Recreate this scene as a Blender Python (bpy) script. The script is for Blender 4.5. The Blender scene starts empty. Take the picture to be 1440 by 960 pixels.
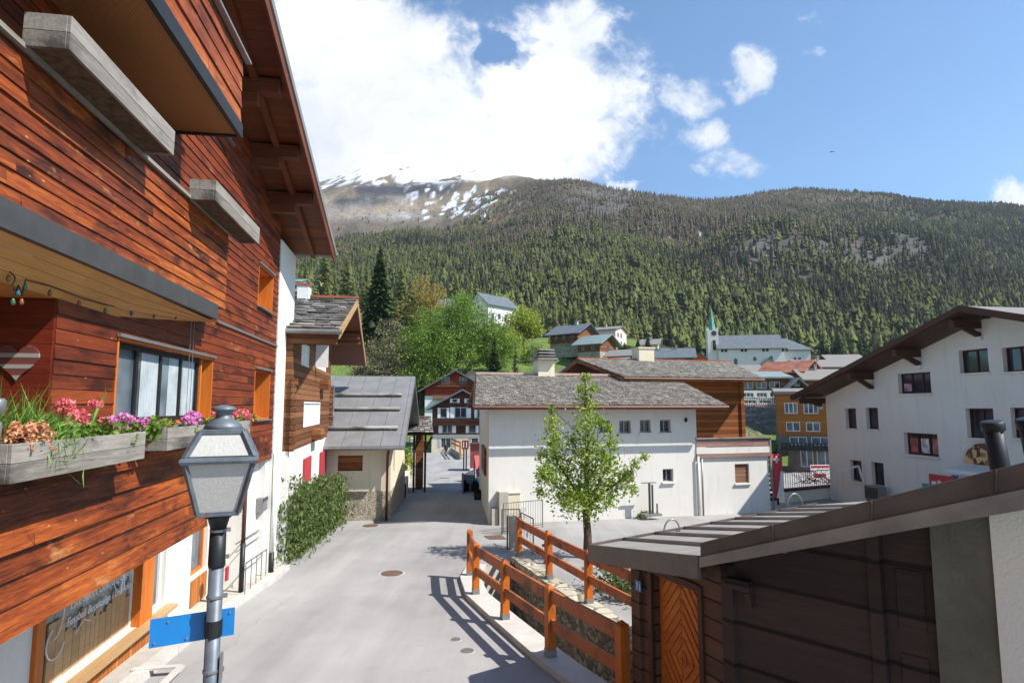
import bpy, math, random
import numpy as np
from mathutils import Vector, Matrix
from mathutils.geometry import tessellate_polygon
random.seed(7); RNG = np.random.default_rng(11)
R = math.radians
col = bpy.context.scene.collection
F = 850.0
TH = math.atan(90/850)
CT, ST = math.cos(TH), math.sin(TH)

# ---------------------------------------------------------------- placing
def ray(u, v):
    a = (u-720)/F; b = (480-v)/F
    return Vector((a, CT-b*ST, ST+b*CT))
def at(u, v, Y):
    d = ray(u, v); return d*(Y/d.y)
GS = 0.0375
def gz(y): return -4.0-GS*(y-9.6)          # the valley floor: one gentle plane falling away from the viewer
def gp(u, v, dz=0.0):                       # point of the street plane seen at a pixel
    d = ray(u, v); t = (-4.0+GS*9.6+dz)/(d.z+GS*d.y); return d*t

class Fr:
    """frame of a building: x along the facade, y into the building, z up"""
    def __init__(s, o, rz):
        s.o = Vector(o); s.rz = rz
        s.x = Vector((math.cos(rz), math.sin(rz), 0)); s.y = Vector((-math.sin(rz), math.cos(rz), 0))
    def L(s, p):
        d = Vector(p)-s.o; return Vector((d.dot(s.x), d.dot(s.y), d.z))
    def W(s, x, y, z): return s.o+s.x*x+s.y*y+Vector((0, 0, z))
    def hit(s, u, v, y=0.0):
        d = ray(u, v); t = (y+s.o.dot(s.y))/d.dot(s.y); q = s.L(d*t); return q.x, q.z
    def rect(s, u0, v0, u1, v1, y=0.0):
        a = s.hit(u0, v0, y); b = s.hit(u1, v1, y); c = s.hit(u0, v1, y); d = s.hit(u1, v0, y)
        xs = sorted(((a[0]+c[0])/2, (b[0]+d[0])/2)); zt = (a[1]+d[1])/2; zb = (b[1]+c[1])/2
        return xs[0], zb, xs[1], zt

# ---------------------------------------------------------------- objects
def tag(o, label=None, cat=None, group=None, kind=None):
    if label: o['label'] = label
    if cat: o['category'] = cat
    if group: o['group'] = group
    if kind: o['kind'] = kind
    return o
def empty(name, label, cat, loc=(0, 0, 0), rz=0.0, group=None):
    o = bpy.data.objects.new(name, None); col.objects.link(o)
    o.location = loc; o.rotation_euler = (0, 0, rz); o.empty_display_size = .2
    return tag(o, label, cat, group)
def copy_tree(o, parent=None):
    c = o.copy(); col.objects.link(c)
    if parent: c.parent = parent
    for ch in list(o.children): copy_tree(ch, c)
    return c

class MB:
    def __init__(s): s.v = []; s.f = []
    def add(s, vs, fs):
        n = len(s.v); s.v.extend(tuple(p) for p in vs); s.f.extend(tuple(i+n for i in f) for f in fs)
    def poly(s, pts): s.add(pts, [range(len(pts))])
    def box(s, x0, x1, y0, y1, z0, z1):
        if x1 < x0: x0, x1 = x1, x0
        if y1 < y0: y0, y1 = y1, y0
        if z1 < z0: z0, z1 = z1, z0
        s.add([(x0, y0, z0), (x1, y0, z0), (x1, y1, z0), (x0, y1, z0), (x0, y0, z1), (x1, y0, z1), (x1, y1, z1), (x0, y1, z1)],
              [(0, 3, 2, 1), (4, 5, 6, 7), (0, 1, 5, 4), (1, 2, 6, 5), (2, 3, 7, 6), (3, 0, 4, 7)])
    def prism(s, pts, vec):
        n = len(pts); vec = Vector(vec); a = [Vector(p) for p in pts]; b = [p+vec for p in a]
        fs = [tuple(range(n-1, -1, -1)), tuple(range(n, 2*n))]+[(i, (i+1) % n, n+(i+1) % n, n+i) for i in range(n)]
        nrm = Vector((0, 0, 0))
        for i in range(n): nrm += a[i].cross(a[(i+1) % n])
        if nrm.dot(vec) < 0: fs = [tuple(reversed(f)) for f in fs]
        s.add(a+b, fs)
    def beam(s, p, q, w, h, up=(0, 0, 1)):
        p = Vector(p); q = Vector(q); d = (q-p).normalized(); up = Vector(up)
        r = d.cross(up)
        if r.length < 1e-4: r = d.cross(Vector((0, 1, 0)))
        r.normalize(); uu = r.cross(d).normalized()
        r = r*(w/2); uu = uu*(h/2)
        s.prism([p-r-uu, p+r-uu, p+r+uu, p-r+uu], q-p)
    def tube(s, pts, rs, n=8, cap=True):
        pts = [Vector(p) for p in pts]
        if not hasattr(rs, '__len__'): rs = [rs]*len(pts)
        base = len(s.v); ref = None
        for i, p in enumerate(pts):
            d = (pts[min(i+1, len(pts)-1)]-pts[max(i-1, 0)]).normalized()
            if ref is None:
                ref = Vector((1, 0, 0)) if abs(d.x) < .8 else Vector((0, 1, 0))
            a = (ref-d*ref.dot(d)).normalized(); b = d.cross(a); ref = a
            for k in range(n):
                t = 2*math.pi*k/n; s.v.append(tuple(p+(a*math.cos(t)+b*math.sin(t))*rs[i]))
        for i in range(len(pts)-1):
            for k in range(n):
                k2 = (k+1) % n; s.f.append((base+i*n+k, base+i*n+k2, base+(i+1)*n+k2, base+(i+1)*n+k))
        if cap:
            s.f.append(tuple(base+k for k in range(n-1, -1, -1))); e = base+(len(pts)-1)*n
            s.f.append(tuple(e+k for k in range(n)))
    def lathe(s, prof, n=16, c=(0, 0, 0), sq=False):
        base = len(s.v); off = math.pi/4 if sq else 0; k2 = math.sqrt(2) if sq else 1
        for r, z in prof:
            for k in range(n):
                t = 2*math.pi*k/n+off; s.v.append((c[0]+r*k2*math.cos(t), c[1]+r*k2*math.sin(t), c[2]+z))
        for i in range(len(prof)-1):
            for k in range(n):
                q = (k+1) % n; s.f.append((base+i*n+k, base+i*n+q, base+(i+1)*n+q, base+(i+1)*n+k))
        s.f.append(tuple(base+k for k in range(n-1, -1, -1))); e = base+(len(prof)-1)*n
        s.f.append(tuple(e+k for k in range(n)))
    def quads(s, V):                         # numpy array (n,4,3)
        n = len(s.v); m = len(V); s.v.extend(map(tuple, V.reshape(-1, 3).tolist()))
        s.f.extend((n+4*i, n+4*i+1, n+4*i+2, n+4*i+3) for i in range(m))
    def build(s, name, m, parent=None, bev=0, smooth=False, loc=None):
        me = bpy.data.meshes.new(name); me.from_pydata(s.v, [], s.f); me.update()
        if m: me.materials.append(m)
        o = bpy.data.objects.new(name, me); col.objects.link(o)
        if parent is not None: o.parent = parent
        if loc is not None: o.location = loc
        if smooth: me.polygons.foreach_set('use_smooth', [True]*len(me.polygons))
        if bev:
            b = o.modifiers.new('bevel', 'BEVEL'); b.width = bev; b.segments = 2; b.limit_method = 'ANGLE'
        return o

# ---------------------------------------------------------------- materials
def lin(h):
    h = h.lstrip('#'); o = []
    for i in (0, 2, 4):
        c = int(h[i:i+2], 16)/255; o.append(c/12.92 if c <= .04045 else ((c+.055)/1.055)**2.4)
    return tuple(o)+(1,)
class G:
    def __init__(s, name, rough=.75, spec=.3, metal=0.0):
        s.m = bpy.data.materials.new(name); s.m.use_nodes = True; s.nt = s.m.node_tree
        s.b = s.nt.nodes['Principled BSDF']
        s.b.inputs['Roughness'].default_value = rough; s.b.inputs['Metallic'].default_value = metal
        s.b.inputs['Specular IOR Level'].default_value = spec
        s.P = s.n('ShaderNodeTexCoord').outputs['Object']
    def n(s, t, ins=None, **props):
        nd = s.nt.nodes.new(t)
        for k, v in props.items(): setattr(nd, k, v)
        for k, v in (ins or {}).items():
            if isinstance(v, bpy.types.NodeSocket): s.nt.links.new(v, nd.inputs[k])
            else: nd.inputs[k].default_value = v
        return nd
    def sc(s, v, k): return s.n('ShaderNodeVectorMath', {0: v, 1: k}, operation='MULTIPLY').outputs[0]
    def addv(s, v, k): return s.n('ShaderNodeVectorMath', {0: v, 1: k}, operation='ADD').outputs[0]
    def noise(s, v, scale, detail=4, rough=.55, dist=0):
        return s.n('ShaderNodeTexNoise', {'Vector': v, 'Scale': scale, 'Detail': detail, 'Roughness': rough, 'Distortion': dist}).outputs[0]
    def ma(s, op, a, b=0.0, c=None, clamp=False):
        d = {0: a, 1: b}
        if c is not None: d[2] = c
        return s.n('ShaderNodeMath', d, operation=op, use_clamp=clamp).outputs[0]
    def ramp(s, fac, stops, mode='LINEAR'):
        nd = s.n('ShaderNodeValToRGB', {0: fac}); e = nd.color_ramp; e.interpolation = mode
        while len(e.elements) < len(stops): e.elements.new(.5)
        for el, (p, c) in zip(e.elements, stops):
            el.position = p; el.color = lin(c) if isinstance(c, str) else (tuple(c)+(1,))[:4]
        return nd.outputs[0]
    def mix(s, f, a, b, mode='MIX'):
        a = lin(a) if isinstance(a, str) else a; b = lin(b) if isinstance(b, str) else b
        nd = s.n('ShaderNodeMix', data_type='RGBA', blend_type=mode)
        for i, v in ((0, f), (6, a), (7, b)):
            if isinstance(v, bpy.types.NodeSocket): s.nt.links.new(v, nd.inputs[i])
            else: nd.inputs[i].default_value = v
        return nd.outputs[2]
    def xyz(s, v=None):
        o = s.n('ShaderNodeSeparateXYZ', {0: v or s.P}).outputs; return o[0], o[1], o[2]
    def isl(s): return s.n('ShaderNodeNewGeometry').outputs['Random Per Island']
    def thr(s, v, a, b): return s.n('ShaderNodeMapRange', {0: v, 1: a, 2: b, 3: 0.0, 4: 1.0}).outputs[0]
    def out(s, c, bump=None, bs=.3, bd=.02, rough=None):
        if isinstance(c, str): c = lin(c)
        if isinstance(c, bpy.types.NodeSocket): s.nt.links.new(c, s.b.inputs['Base Color'])
        else: s.b.inputs['Base Color'].default_value = c
        if rough is not None: s.nt.links.new(rough, s.b.inputs['Roughness'])
        if bump is not None:
            bn = s.n('ShaderNodeBump', {'Strength': bs, 'Distance': bd, 'Height': bump})
            s.nt.links.new(bn.outputs[0], s.b.inputs['Normal'])
        return s.m

def plaster(name, c1, c2, sc=.6, stain='8d8679', bs=.35):
    g = G(name, .85, .2); a = g.noise(g.P, sc, 6, .6); f = g.noise(g.P, 38, 3)
    x, y, z = g.xyz()
    c = g.mix(g.thr(a, .35, .7), c1, c2)
    st = g.noise(g.sc(g.P, (2.5, 2.5, .35)), 1.3, 5, .6)
    c = g.mix(g.ma('MULTIPLY', g.thr(st, .54, .82), .3), c, stain)
    sp = g.ma('MULTIPLY', g.thr(g.noise(g.P, 4, 6, .7), .6, .75), g.thr(z, .55, .0))
    c = g.mix(g.ma('MULTIPLY', sp, .6), c, stain)
    return g.out(c, g.ma('ADD', f, g.ma('MULTIPLY', a, .5)), bs, .012)
def flat(name, c, rough=.6, spec=.3, metal=0, var=.12, sc=6, bs=.1):
    g = G(name, rough, spec, metal); a = g.noise(g.P, sc, 6, .6)
    c = lin(c); lo = tuple(max(0, x*(1-var*1.6)) for x in c[:3]); hi = tuple(min(1, x*(1+var)) for x in c[:3])
    return g.out(g.ramp(a, [(.3, lo), (.7, hi)]), g.noise(g.P, sc*8, 3), bs, .004)
def boards_mat(name, stops, axis='x', along=1.0, rough=.55, stains=None, worn=None, spec=.3, sc=1.0, nails=False):
    """boards built as geometry: tone per board, grain along one axis"""
    g = G(name, rough, spec); k = {'x': (.55, 9, 9), 'y': (9, .55, 9), 'z': (9, 9, .55)}[axis]
    r = g.isl(); off = g.n('ShaderNodeCombineXYZ', {0: g.ma('MULTIPLY', r, 17.0), 1: g.ma('MULTIPLY', r, 9.0), 2: g.ma('MULTIPLY', r, 5.0)}).outputs[0]
    p = g.addv(g.P, off)
    gr = g.noise(g.sc(p, tuple(q*sc for q in k)), 2.6, 7, .62, .7)
    fine = g.noise(g.sc(p, tuple(q*sc*4 for q in k)), 4, 4, .6)
    big = g.noise(g.sc(p, tuple(.25+q*.09 for q in k)), .9, 4, .6, .4)
    fac = g.ma('ADD', g.ma('MULTIPLY', gr, .5), g.ma('ADD', g.ma('MULTIPLY', r, .10), g.ma('MULTIPLY', big, .52)))
    fac = g.ma('ADD', fac, g.ma('MULTIPLY', g.ma('SUBTRACT', fine, .5), .25))
    c = g.ramp(fac, stops)
    if stains:
        s1 = g.noise(g.sc(p, tuple(.7+q*.12 for q in k)), 1.15, 5, .6, .3)
        c = g.mix(g.ma('MULTIPLY', g.thr(s1, .51, .64), .8), c, stains)
    if worn:
        w1 = g.noise(g.sc(g.addv(p, (3.1, 7.7, 1.3)), tuple(.8+q*.2 for q in k)), 1.5, 6, .65)
        c = g.mix(g.ma('MULTIPLY', g.thr(w1, .61, .72), .7), c, worn)
    if nails:                                # knots and pale resin dots
        vo = g.n('ShaderNodeTexVoronoi', {'Vector': g.sc(p, (1, 1, 2.2)), 'Scale': 3.0, 'Randomness': 1.0})
        kn = g.thr(vo.outputs['Distance'], .085, .03)
        c = g.mix(g.ma('MULTIPLY', kn, .6), c, nails)
    return g.out(c, g.ma('ADD', gr, g.ma('MULTIPLY', fine, .6)), .4, .006)
def plank_mat(name, stops, h=.16, axis='z', L=3.0, rough=.7, groove='1a0d07', grain=None, spec=.25):
    """boards drawn by rows across one axis (far or shaded walls)"""
    g = G(name, rough, spec); x, y, z = g.xyz(); A = {'x': x, 'y': y, 'z': z}[axis]
    c = g.ma('DIVIDE', A, h); row = g.ma('FLOOR', c); fr = g.ma('FRACT', c)
    r = g.n('ShaderNodeTexWhiteNoise', {'W': g.ma('MULTIPLY', row, 7.137)}, noise_dimensions='1D').outputs[0]
    k = {'z': (.8, .8, 12), 'x': (12, 12, .8), 'y': (.8, 12, .8)}[axis]
    off = g.n('ShaderNodeCombineXYZ', {0: g.ma('MULTIPLY', r, 9.0), 1: g.ma('MULTIPLY', r, 4.0), 2: g.ma('MULTIPLY', r, 9.0)}).outputs[0]
    gr = g.noise(g.sc(g.addv(g.P, off), k), 2.0, 6, .6, .5)
    fac = g.ma('ADD', g.ma('MULTIPLY', gr, .65), g.ma('MULTIPLY', r, .35))
    cc = g.ramp(fac, stops)
    gv = g.ma('MAXIMUM', g.thr(fr, .07, .03), g.thr(fr, .95, .98))
    cc = g.mix(gv, cc, groove)
    return g.out(cc, g.ma('SUBTRACT', gr, g.ma('MULTIPLY', gv, 2.0)), .5, .01)
def leaf_mat(name, c1, c2, c3, trans=.25, rough=.55):
    g = G(name, rough, .3); r = g.isl()
    big = g.noise(g.P, .55, 3, .5)
    f = g.ma('ADD', g.ma('MULTIPLY', r, .55), g.ma('MULTIPLY', big, .5))
    c = g.ramp(f, [(.2, c1), (.5, c2), (.85, c3)])
    m = g.out(c)
    tr = g.n('ShaderNodeBsdfTranslucent', {0: g.mix(.5, c, c3)}); mx = g.n('ShaderNodeMixShader', {0: trans})
    g.nt.links.new(g.b.outputs[0], mx.inputs[1]); g.nt.links.new(tr.outputs[0], mx.inputs[2])
    g.nt.links.new(mx.outputs[0], g.nt.nodes['Material Output'].inputs[0])
    return m
def slate_mat(name, stops, lichen='6f6a4a', rough=.7):
    g = G(name, rough, .35); r = g.isl(); a = g.noise(g.P, 3.0, 6, .65)
    c = g.ramp(g.ma('ADD', g.ma('MULTIPLY', r, .6), g.ma('MULTIPLY', a, .4)), stops)
    c = g.mix(g.ma('MULTIPLY', g.thr(g.noise(g.P, 1.1, 7, .7), .55, .7), .5), c, lichen)
    return g.out(c, g.noise(g.P, 14, 5), .5, .01)
def stone_mat(name, c1, c2, c3, sc=2.2, mortar='6b6459', flat_=(1, 1, 1.5), bs=.9, mw=.06):
    g = G(name, .85, .2); p = g.sc(g.addv(g.P, g.n('ShaderNodeVectorMath', {0: g.n('ShaderNodeTexNoise', {'Vector': g.P, 'Scale': 1.5}).outputs[1], 1: (.25, .25, .25)}, operation='MULTIPLY').outputs[0]), flat_)
    v = g.n('ShaderNodeTexVoronoi', {'Vector': p, 'Scale': sc}); e = g.n('ShaderNodeTexVoronoi', {'Vector': p, 'Scale': sc}, feature='DISTANCE_TO_EDGE').outputs['Distance']
    rx = g.n('ShaderNodeSeparateColor', {0: v.outputs['Color']}).outputs[0]
    a = g.noise(g.P, 9, 6, .65)
    c = g.ramp(g.ma('ADD', g.ma('MULTIPLY', rx, .6), g.ma('MULTIPLY', a, .4)), [(.2, c1), (.5, c2), (.85, c3)])
    ed = g.thr(e, mw, .0)
    c = g.mix(ed, c, mortar)
    return g.out(c, g.ma('ADD', g.thr(e, 0, .14), g.ma('MULTIPLY', a, .5)), bs, .04)
def glass(name, c='1c2226', rough=.06, c2='39424a'):
    g = G(name, rough, .7); a = g.noise(g.P, .9, 3)
    m = g.out(g.ramp(a, [(.35, c), (.7, c2)]), g.noise(g.P, .7, 1), .03, .05); return m

M = {}
M['white'] = plaster('white_plaster', 'cfcac1', 'd8d4cc')
M['white2'] = plaster('white_plaster_rough', 'c6c0b6', 'd2cdc4', 1.2, '8a8376', .7)
M['cream'] = plaster('cream_plaster', 'c9bda2', 'd6cbb2')
M['greyplaster'] = plaster('grey_plaster', 'd6d0c4', 'dfd9cd', .4, '958d7d', .8)
M['darkplaster'] = plaster('rough_grey_render', '5d5a50', '6f6b60', 2.5, '3f3c35', 1.0)
M['pink'] = plaster('pink_plaster', 'd3b7b0', 'dcc6bf')
M['orange_wall'] = plank_mat('ochre_cladding', [(.2, '84501f'), (.8, '9c6731')], .4, 'z', groove='7a4514')
RED = [(.3, '1a0905'), (.44, '481c0c'), (.57, '803a16'), (.69, 'a95c24'), (.87, 'd6a25e')]
M['redwood'] = boards_mat('varnished_larch_boards', RED, 'x', stains='180906', worn='b98350', nails='c9985f')
M['redwood_y'] = boards_mat('varnished_larch_boards_cross', [(.3, '2a0b06'), (.5, '5e1d0b'), (.7, '7a2f12'), (.85, '96461d')], 'y')
M['redwood_wall'] = boards_mat('varnished_larch_wall', [(.3, '290f08'), (.45, '53200f'), (.6, '723115'), (.74, '8d451e'), (.9, 'ac6f3d')], 'x', stains='240c08', worn='a06c40', nails='bb8a60')
M['ceilwood'] = boards_mat('light_ceiling_boards', [(.3, 'a5703a'), (.6, 'c08a4c'), (.85, 'd3a265')], 'x')
M['soffit'] = boards_mat('roof_soffit_boards', [(.3, '3c1d10'), (.55, '60311a'), (.8, '7e4828')], 'y')
M['orangewood'] = boards_mat('orange_larch', [(.3, '8f4210'), (.55, 'b7601c'), (.8, 'cf7e30')], 'z')
M['orangewood_x'] = boards_mat('orange_larch_long', [(.3, '8f4210'), (.55, 'b7601c'), (.8, 'cf7e30')], 'x')
M['greywood'] = boards_mat('weathered_grey_wood', [(.28, '4d473f'), (.5, '7c766d'), (.68, '9a948b'), (.85, 'b1aba1')], 'x', stains='37332e', sc=1.4)
M['tanwood'] = boards_mat('sunbleached_wood', [(.3, '8a6a45'), (.6, 'ad8a60'), (.85, 'c9ab82')], 'x')
M['fencewood'] = boards_mat('orange_stained_fence', [(.25, '78391a'), (.45, '9a5026'), (.62, 'ab6033'), (.85, 'bd7c50')], 'x', worn='8a6d58', stains='50281a', sc=1.6)
M['fencewood_z'] = boards_mat('orange_stained_post', [(.25, '86400f'), (.45, 'ac5716'), (.62, 'bf671c'), (.85, 'cf8538')], 'z', worn='8a6d58', stains='5a2d14', sc=1.6)
M['chaletwood'] = plank_mat('brown_chalet_logs', [(.2, '4d2d17'), (.5, '704629'), (.8, '8d6140')], .17)
M['barnwood'] = plank_mat('brown_barn_boards', [(.2, '5a2f14'), (.5, '80481f'), (.8, 'a2652f')], .2)
M['darkwood'] = plank_mat('dark_chalet_wood', [(.2, '2a1710'), (.5, '42261a'), (.8, '573525')], .2)
M['vbrown'] = plank_mat('brown_village_wood', [(.2, '55311b'), (.5, '7a4a2a'), (.8, '96643e')], .25)
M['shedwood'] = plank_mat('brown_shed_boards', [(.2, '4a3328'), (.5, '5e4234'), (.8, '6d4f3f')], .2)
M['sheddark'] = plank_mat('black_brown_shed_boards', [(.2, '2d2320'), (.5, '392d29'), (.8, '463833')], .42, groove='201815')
M['wainscot'] = plank_mat('orange_slat_panel', [(.2, '8b4c1c'), (.5, 'a8642b'), (.8, 'bd7c40')], .11, 'x', groove='4a230b')
M['slate'] = slate_mat('stone_slates', [(.15, '7b756d'), (.4, '918a81'), (.65, 'a39c92'), (.9, 'bab3a8')], '77704f')
M['slate2'] = slate_mat('grey_slates', [(.15, '57534f'), (.4, '6f6a65'), (.7, '87827c'), (.9, '9d9791')])
M['metalroof'] = flat('grey_sheet_roof', '787675', .5, .4, 0, .12, 1.5)
M['bluegrey'] = flat('blue_grey_roof', '5e6468', .5, .4, 0, .12, 1.0)
M['greenroof'] = flat('green_grey_roof', '7b8a88', .5, .4, 0, .12, 1.0)
M['rustroof'] = flat('rusty_red_roof', '95604c', .7, .3, 0, .3, .7)
M['shedroof'] = flat('brown_sheet_roof', '98928b', .5, .4, .1, .14, 2.0)
M['fascia'] = flat('brown_metal_fascia', '5a4f48', .45, .4, .2, .2, 3.0)
M['fascia2'] = flat('grey_metal_flashing', '827c73', .45, .4, .2, .15, 3.0)
M['steel'] = flat('grey_painted_steel', '4b4a4a', .5, .4, .3, .12, 4)
M['galv'] = flat('galvanised_steel', '8c8c8a', .4, .5, .6, .12, 5)
M['iron'] = flat('black_iron', '26282a', .5, .5, .4, .2, 9)
def lampiron():
    g = G('weathered_lamp_iron', .5, .5, .35); a = g.noise(g.P, 7, 6, .65); r = g.noise(g.P, 11, 7, .7)
    c = g.ramp(a, [(.3, '474d53'), (.7, '6d737a')]); x, y, z = g.xyz()
    c = g.mix(g.ma('MULTIPLY', g.thr(r, .58, .66), .9), c, '6e3d1c')
    return g.out(c, a, .2, .006)
M['lampiron'] = lampiron()
M['postiron'] = flat('grey_painted_post', '636a72', .5, .45, .3, .2, 7)
def lampglass():
    g = G('frosted_lamp_glass', .35, .4); x, y, z = g.xyz(); a = g.noise(g.P, 60, 4, .7)
    c = g.ramp(a, [(.3, 'a4a19b'), (.7, 'b3b0aa')])
    return g.out(c, a, .5, .004)
M['lampglass'] = lampglass()
M['blue'] = flat('blue_enamel', '1070b0', .35, .5, 0, .08, 5)
M['redpaint'] = flat('red_paint', 'a8232a', .4, .5, 0, .1, 5)
M['shutterred'] = plank_mat('red_shutter', [(.2, '9c3035'), (.8, 'b54247')], .12, 'x', groove='6e1f23')
M['whitepaint'] = flat('white_paint', 'd9d7d3', .5, .4, 0, .05, 5)
M['terracotta'] = flat('terracotta', '9c5a44', .8, .2, 0, .15, 6)
M['rustypipe'] = flat('brown_downpipe', '5e3a28', .5, .4, .2, .15, 6)
M['verdigris'] = flat('verdigris_copper', '64917f', .6, .3, 0, .15, .5)
M['glass'] = glass('window_glass')
M['shopglass'] = glass('shop_window_glass', '5c5e5a', .05, '7b7d78')
M['glass2'] = glass('bright_window_glass', '39444b', .05, '77858d')
M['curtain'] = flat('white_curtain', 'a4acae', .9, .1, 0, .15, 3)
M['curtainorange'] = flat('orange_curtain', 'b06a35', .9, .1, 0, .15, 3)
M['framewhite'] = flat('white_window_frame', 'd6d4cf', .5, .3, 0, .04, 4)
M['framered'] = flat('dark_red_window_frame', '4c2320', .6, .3, 0, .1, 4)
M['framebrown'] = flat('brown_window_frame', '4a2f20', .6, .3, 0, .1, 4)
M['stone'] = stone_mat('grey_rubble_wall', '5f5b53', '837d72', '9a9488', 5.5)
M['stone_light'] = stone_mat('pale_rubble_wall', '8d8674', 'a9a18d', 'c0b8a4', 2.0)
M['stone_dark'] = stone_mat('dark_rubble_wall', '55555a', '6c6c70', '85858a', 2.6)
M['stucco'] = stone_mat('pebbledash_plinth', '8a7f6c', 'a29680', 'b3a78f', 9, '8a7f6c', (1, 1, 1), .4, .03)
M['bark'] = flat('grey_brown_bark', '5a4c3e', .9, .1, 0, .3, 14, .8)
M['leaf_young'] = leaf_mat('young_tree_leaves', '4a6418', '78922c', 'a8b850', .35)
M['leaf_bright'] = leaf_mat('bright_green_leaves', '3a5616', '5f7f28', '93a846', .3)
M['leaf_yellow'] = leaf_mat('yellow_green_leaves', '6a7a1c', '8f9c30', 'adb34c', .3)
M['leaf_bud'] = leaf_mat('budding_yellow_twigs', '7d6c30', '97833d', 'ad9a52', .3)
M['leaf_grey'] = leaf_mat('grey_budding_twigs', '5b5540', '77704f', '8b8560', .2)
M['leaf_larch'] = leaf_mat('pale_larch_needles', '6c7340', '8a8f57', 'a8a972', .4)
M['leaf_spruce'] = leaf_mat('dark_spruce_needles', '17260e', '263a16', '3d5220', .1)
M['leaf_conifer'] = leaf_mat('green_conifer_needles', '202f15', '334421', '4d5c2f', .15)
M['leaf_hedge'] = leaf_mat('hedge_leaves', '2a3a14', '465a22', '74824a', .25)
M['leaf_geranium'] = leaf_mat('geranium_leaves', '35500f', '5d7d22', '8da050', .3)
M['grassblade'] = leaf_mat('ornamental_grass', '37601e', '5c8a30', '93a95a', .3)
M['heather'] = leaf_mat('dried_heather', 'a8653f', 'c98e64', 'dcae8a', .3)
M['flower_red'] = leaf_mat('coral_red_petals', 'cc4458', 'de6f7a', 'eaa396', .3)
M['flower_pink'] = leaf_mat('magenta_petals', 'b84a92', 'd07cb2', 'e2aed0', .3)
def asphalt():
    g = G('worn_light_asphalt', .85, .25); a = g.noise(g.P, .35, 7, .62); f = g.noise(g.P, 60, 3, .6); x, y, z = g.xyz()
    st = g.noise(g.sc(g.P, (1.2, .12, 1)), .9, 5, .6)
    c = g.ramp(g.ma('ADD', g.ma('MULTIPLY', a, .5), g.ma('MULTIPLY', st, .5)), [(.32, '7b7875'), (.5, '94918e'), (.68, 'a8a5a1')])
    c = g.mix(g.ma('MULTIPLY', g.thr(g.noise(g.P, 1.7, 6, .7), .6, .72), .3), c, '7b7874')
    c = g.mix(g.ma('MULTIPLY', f, .22), c, '6f6c69')
    v = g.n('ShaderNodeTexVoronoi', {'Vector': g.addv(g.P, g.n('ShaderNodeVectorMath', {0: g.n('ShaderNodeTexNoise', {'Vector': g.P, 'Scale': .7, 'Detail': 5}).outputs[1], 1: (1.6, 1.6, 0)}, operation='MULTIPLY').outputs[0]), 'Scale': .16}, feature='DISTANCE_TO_EDGE').outputs['Distance']
    c = g.mix(g.ma('MULTIPLY', g.thr(v, .004, .001), .22), c, '5d5a57')
    return g.out(c, f, .5, .01)
M['asphalt'] = asphalt()
M['concrete'] = plaster('pale_concrete', 'a59e92', 'b5aea2', 1.4, '7a7267', .5)
M['kerb'] = plaster('kerb_stone', 'b0aba3', 'bfbab2', 2.0, '8a857c', .5)
M['streambed'] = flat('grey_stream_bed', '6e6c68', .35, .4, 0, .3, 1.2, .5)
M['grass'] = (lambda g: g.out(g.ramp(g.ma('ADD', g.ma('MULTIPLY', g.noise(g.P, .25, 6, .65), .6), g.ma('MULTIPLY', g.noise(g.P, 4, 4), .4)), [(.3, '4a5f26'), (.55, '627838'), (.8, '84904c')]), g.noise(g.P, 9, 4), 1, .1))(G('meadow_grass', .9, .1))
# ---------------------------------------------------------------- building helpers
def clip_poly(pts, clip):
    out = list(pts); n = len(clip)
    for i in range(n):
        a = clip[i]; b = clip[(i+1) % n]; inp = out; out = []
        if not inp: break
        def side(p): return (b[0]-a[0])*(p[1]-a[1])-(b[1]-a[1])*(p[0]-a[0])
        for j in range(len(inp)):
            p = inp[j]; q = inp[(j+1) % len(inp)]; sp = side(p); sq = side(q)
            if sp >= 0: out.append(p)
            if (sp >= 0) != (sq >= 0):
                t = sp/(sp-sq); out.append((p[0]+(q[0]-p[0])*t, p[1]+(q[1]-p[1])*t))
    return out
def wall(mb, outline, holes, y=0.0, depth=.25, conv=None):
    """flat wall in x,z with window openings and their reveals; outline counter-clockwise and convex"""
    xs = sorted({p[0] for p in outline} | {h[0] for h in holes} | {h[2] for h in holes})
    zs = sorted({p[1] for p in outline} | {h[1] for h in holes} | {h[3] for h in holes})
    conv = conv or (lambda x, y, z: (x, y, z))
    for i in range(len(xs)-1):
        for j in range(len(zs)-1):
            cx = (xs[i]+xs[i+1])/2; cz = (zs[j]+zs[j+1])/2
            if any(h[0] < cx < h[2] and h[1] < cz < h[3] for h in holes): continue
            p = clip_poly([(xs[i], zs[j]), (xs[i+1], zs[j]), (xs[i+1], zs[j+1]), (xs[i], zs[j+1])], outline)
            if len(p) >= 3: mb.poly([conv(a, y, b) for a, b in p])
    for x0, z0, x1, z1 in holes:
        for a, b in (((x0, z0), (x1, z0)), ((x1, z0), (x1, z1)), ((x1, z1), (x0, z1)), ((x0, z1), (x0, z0))):
            mb.poly([conv(a[0], y, a[1]), conv(a[0], y+depth, a[1]), conv(b[0], y+depth, b[1]), conv(b[0], y, b[1])])
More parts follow.
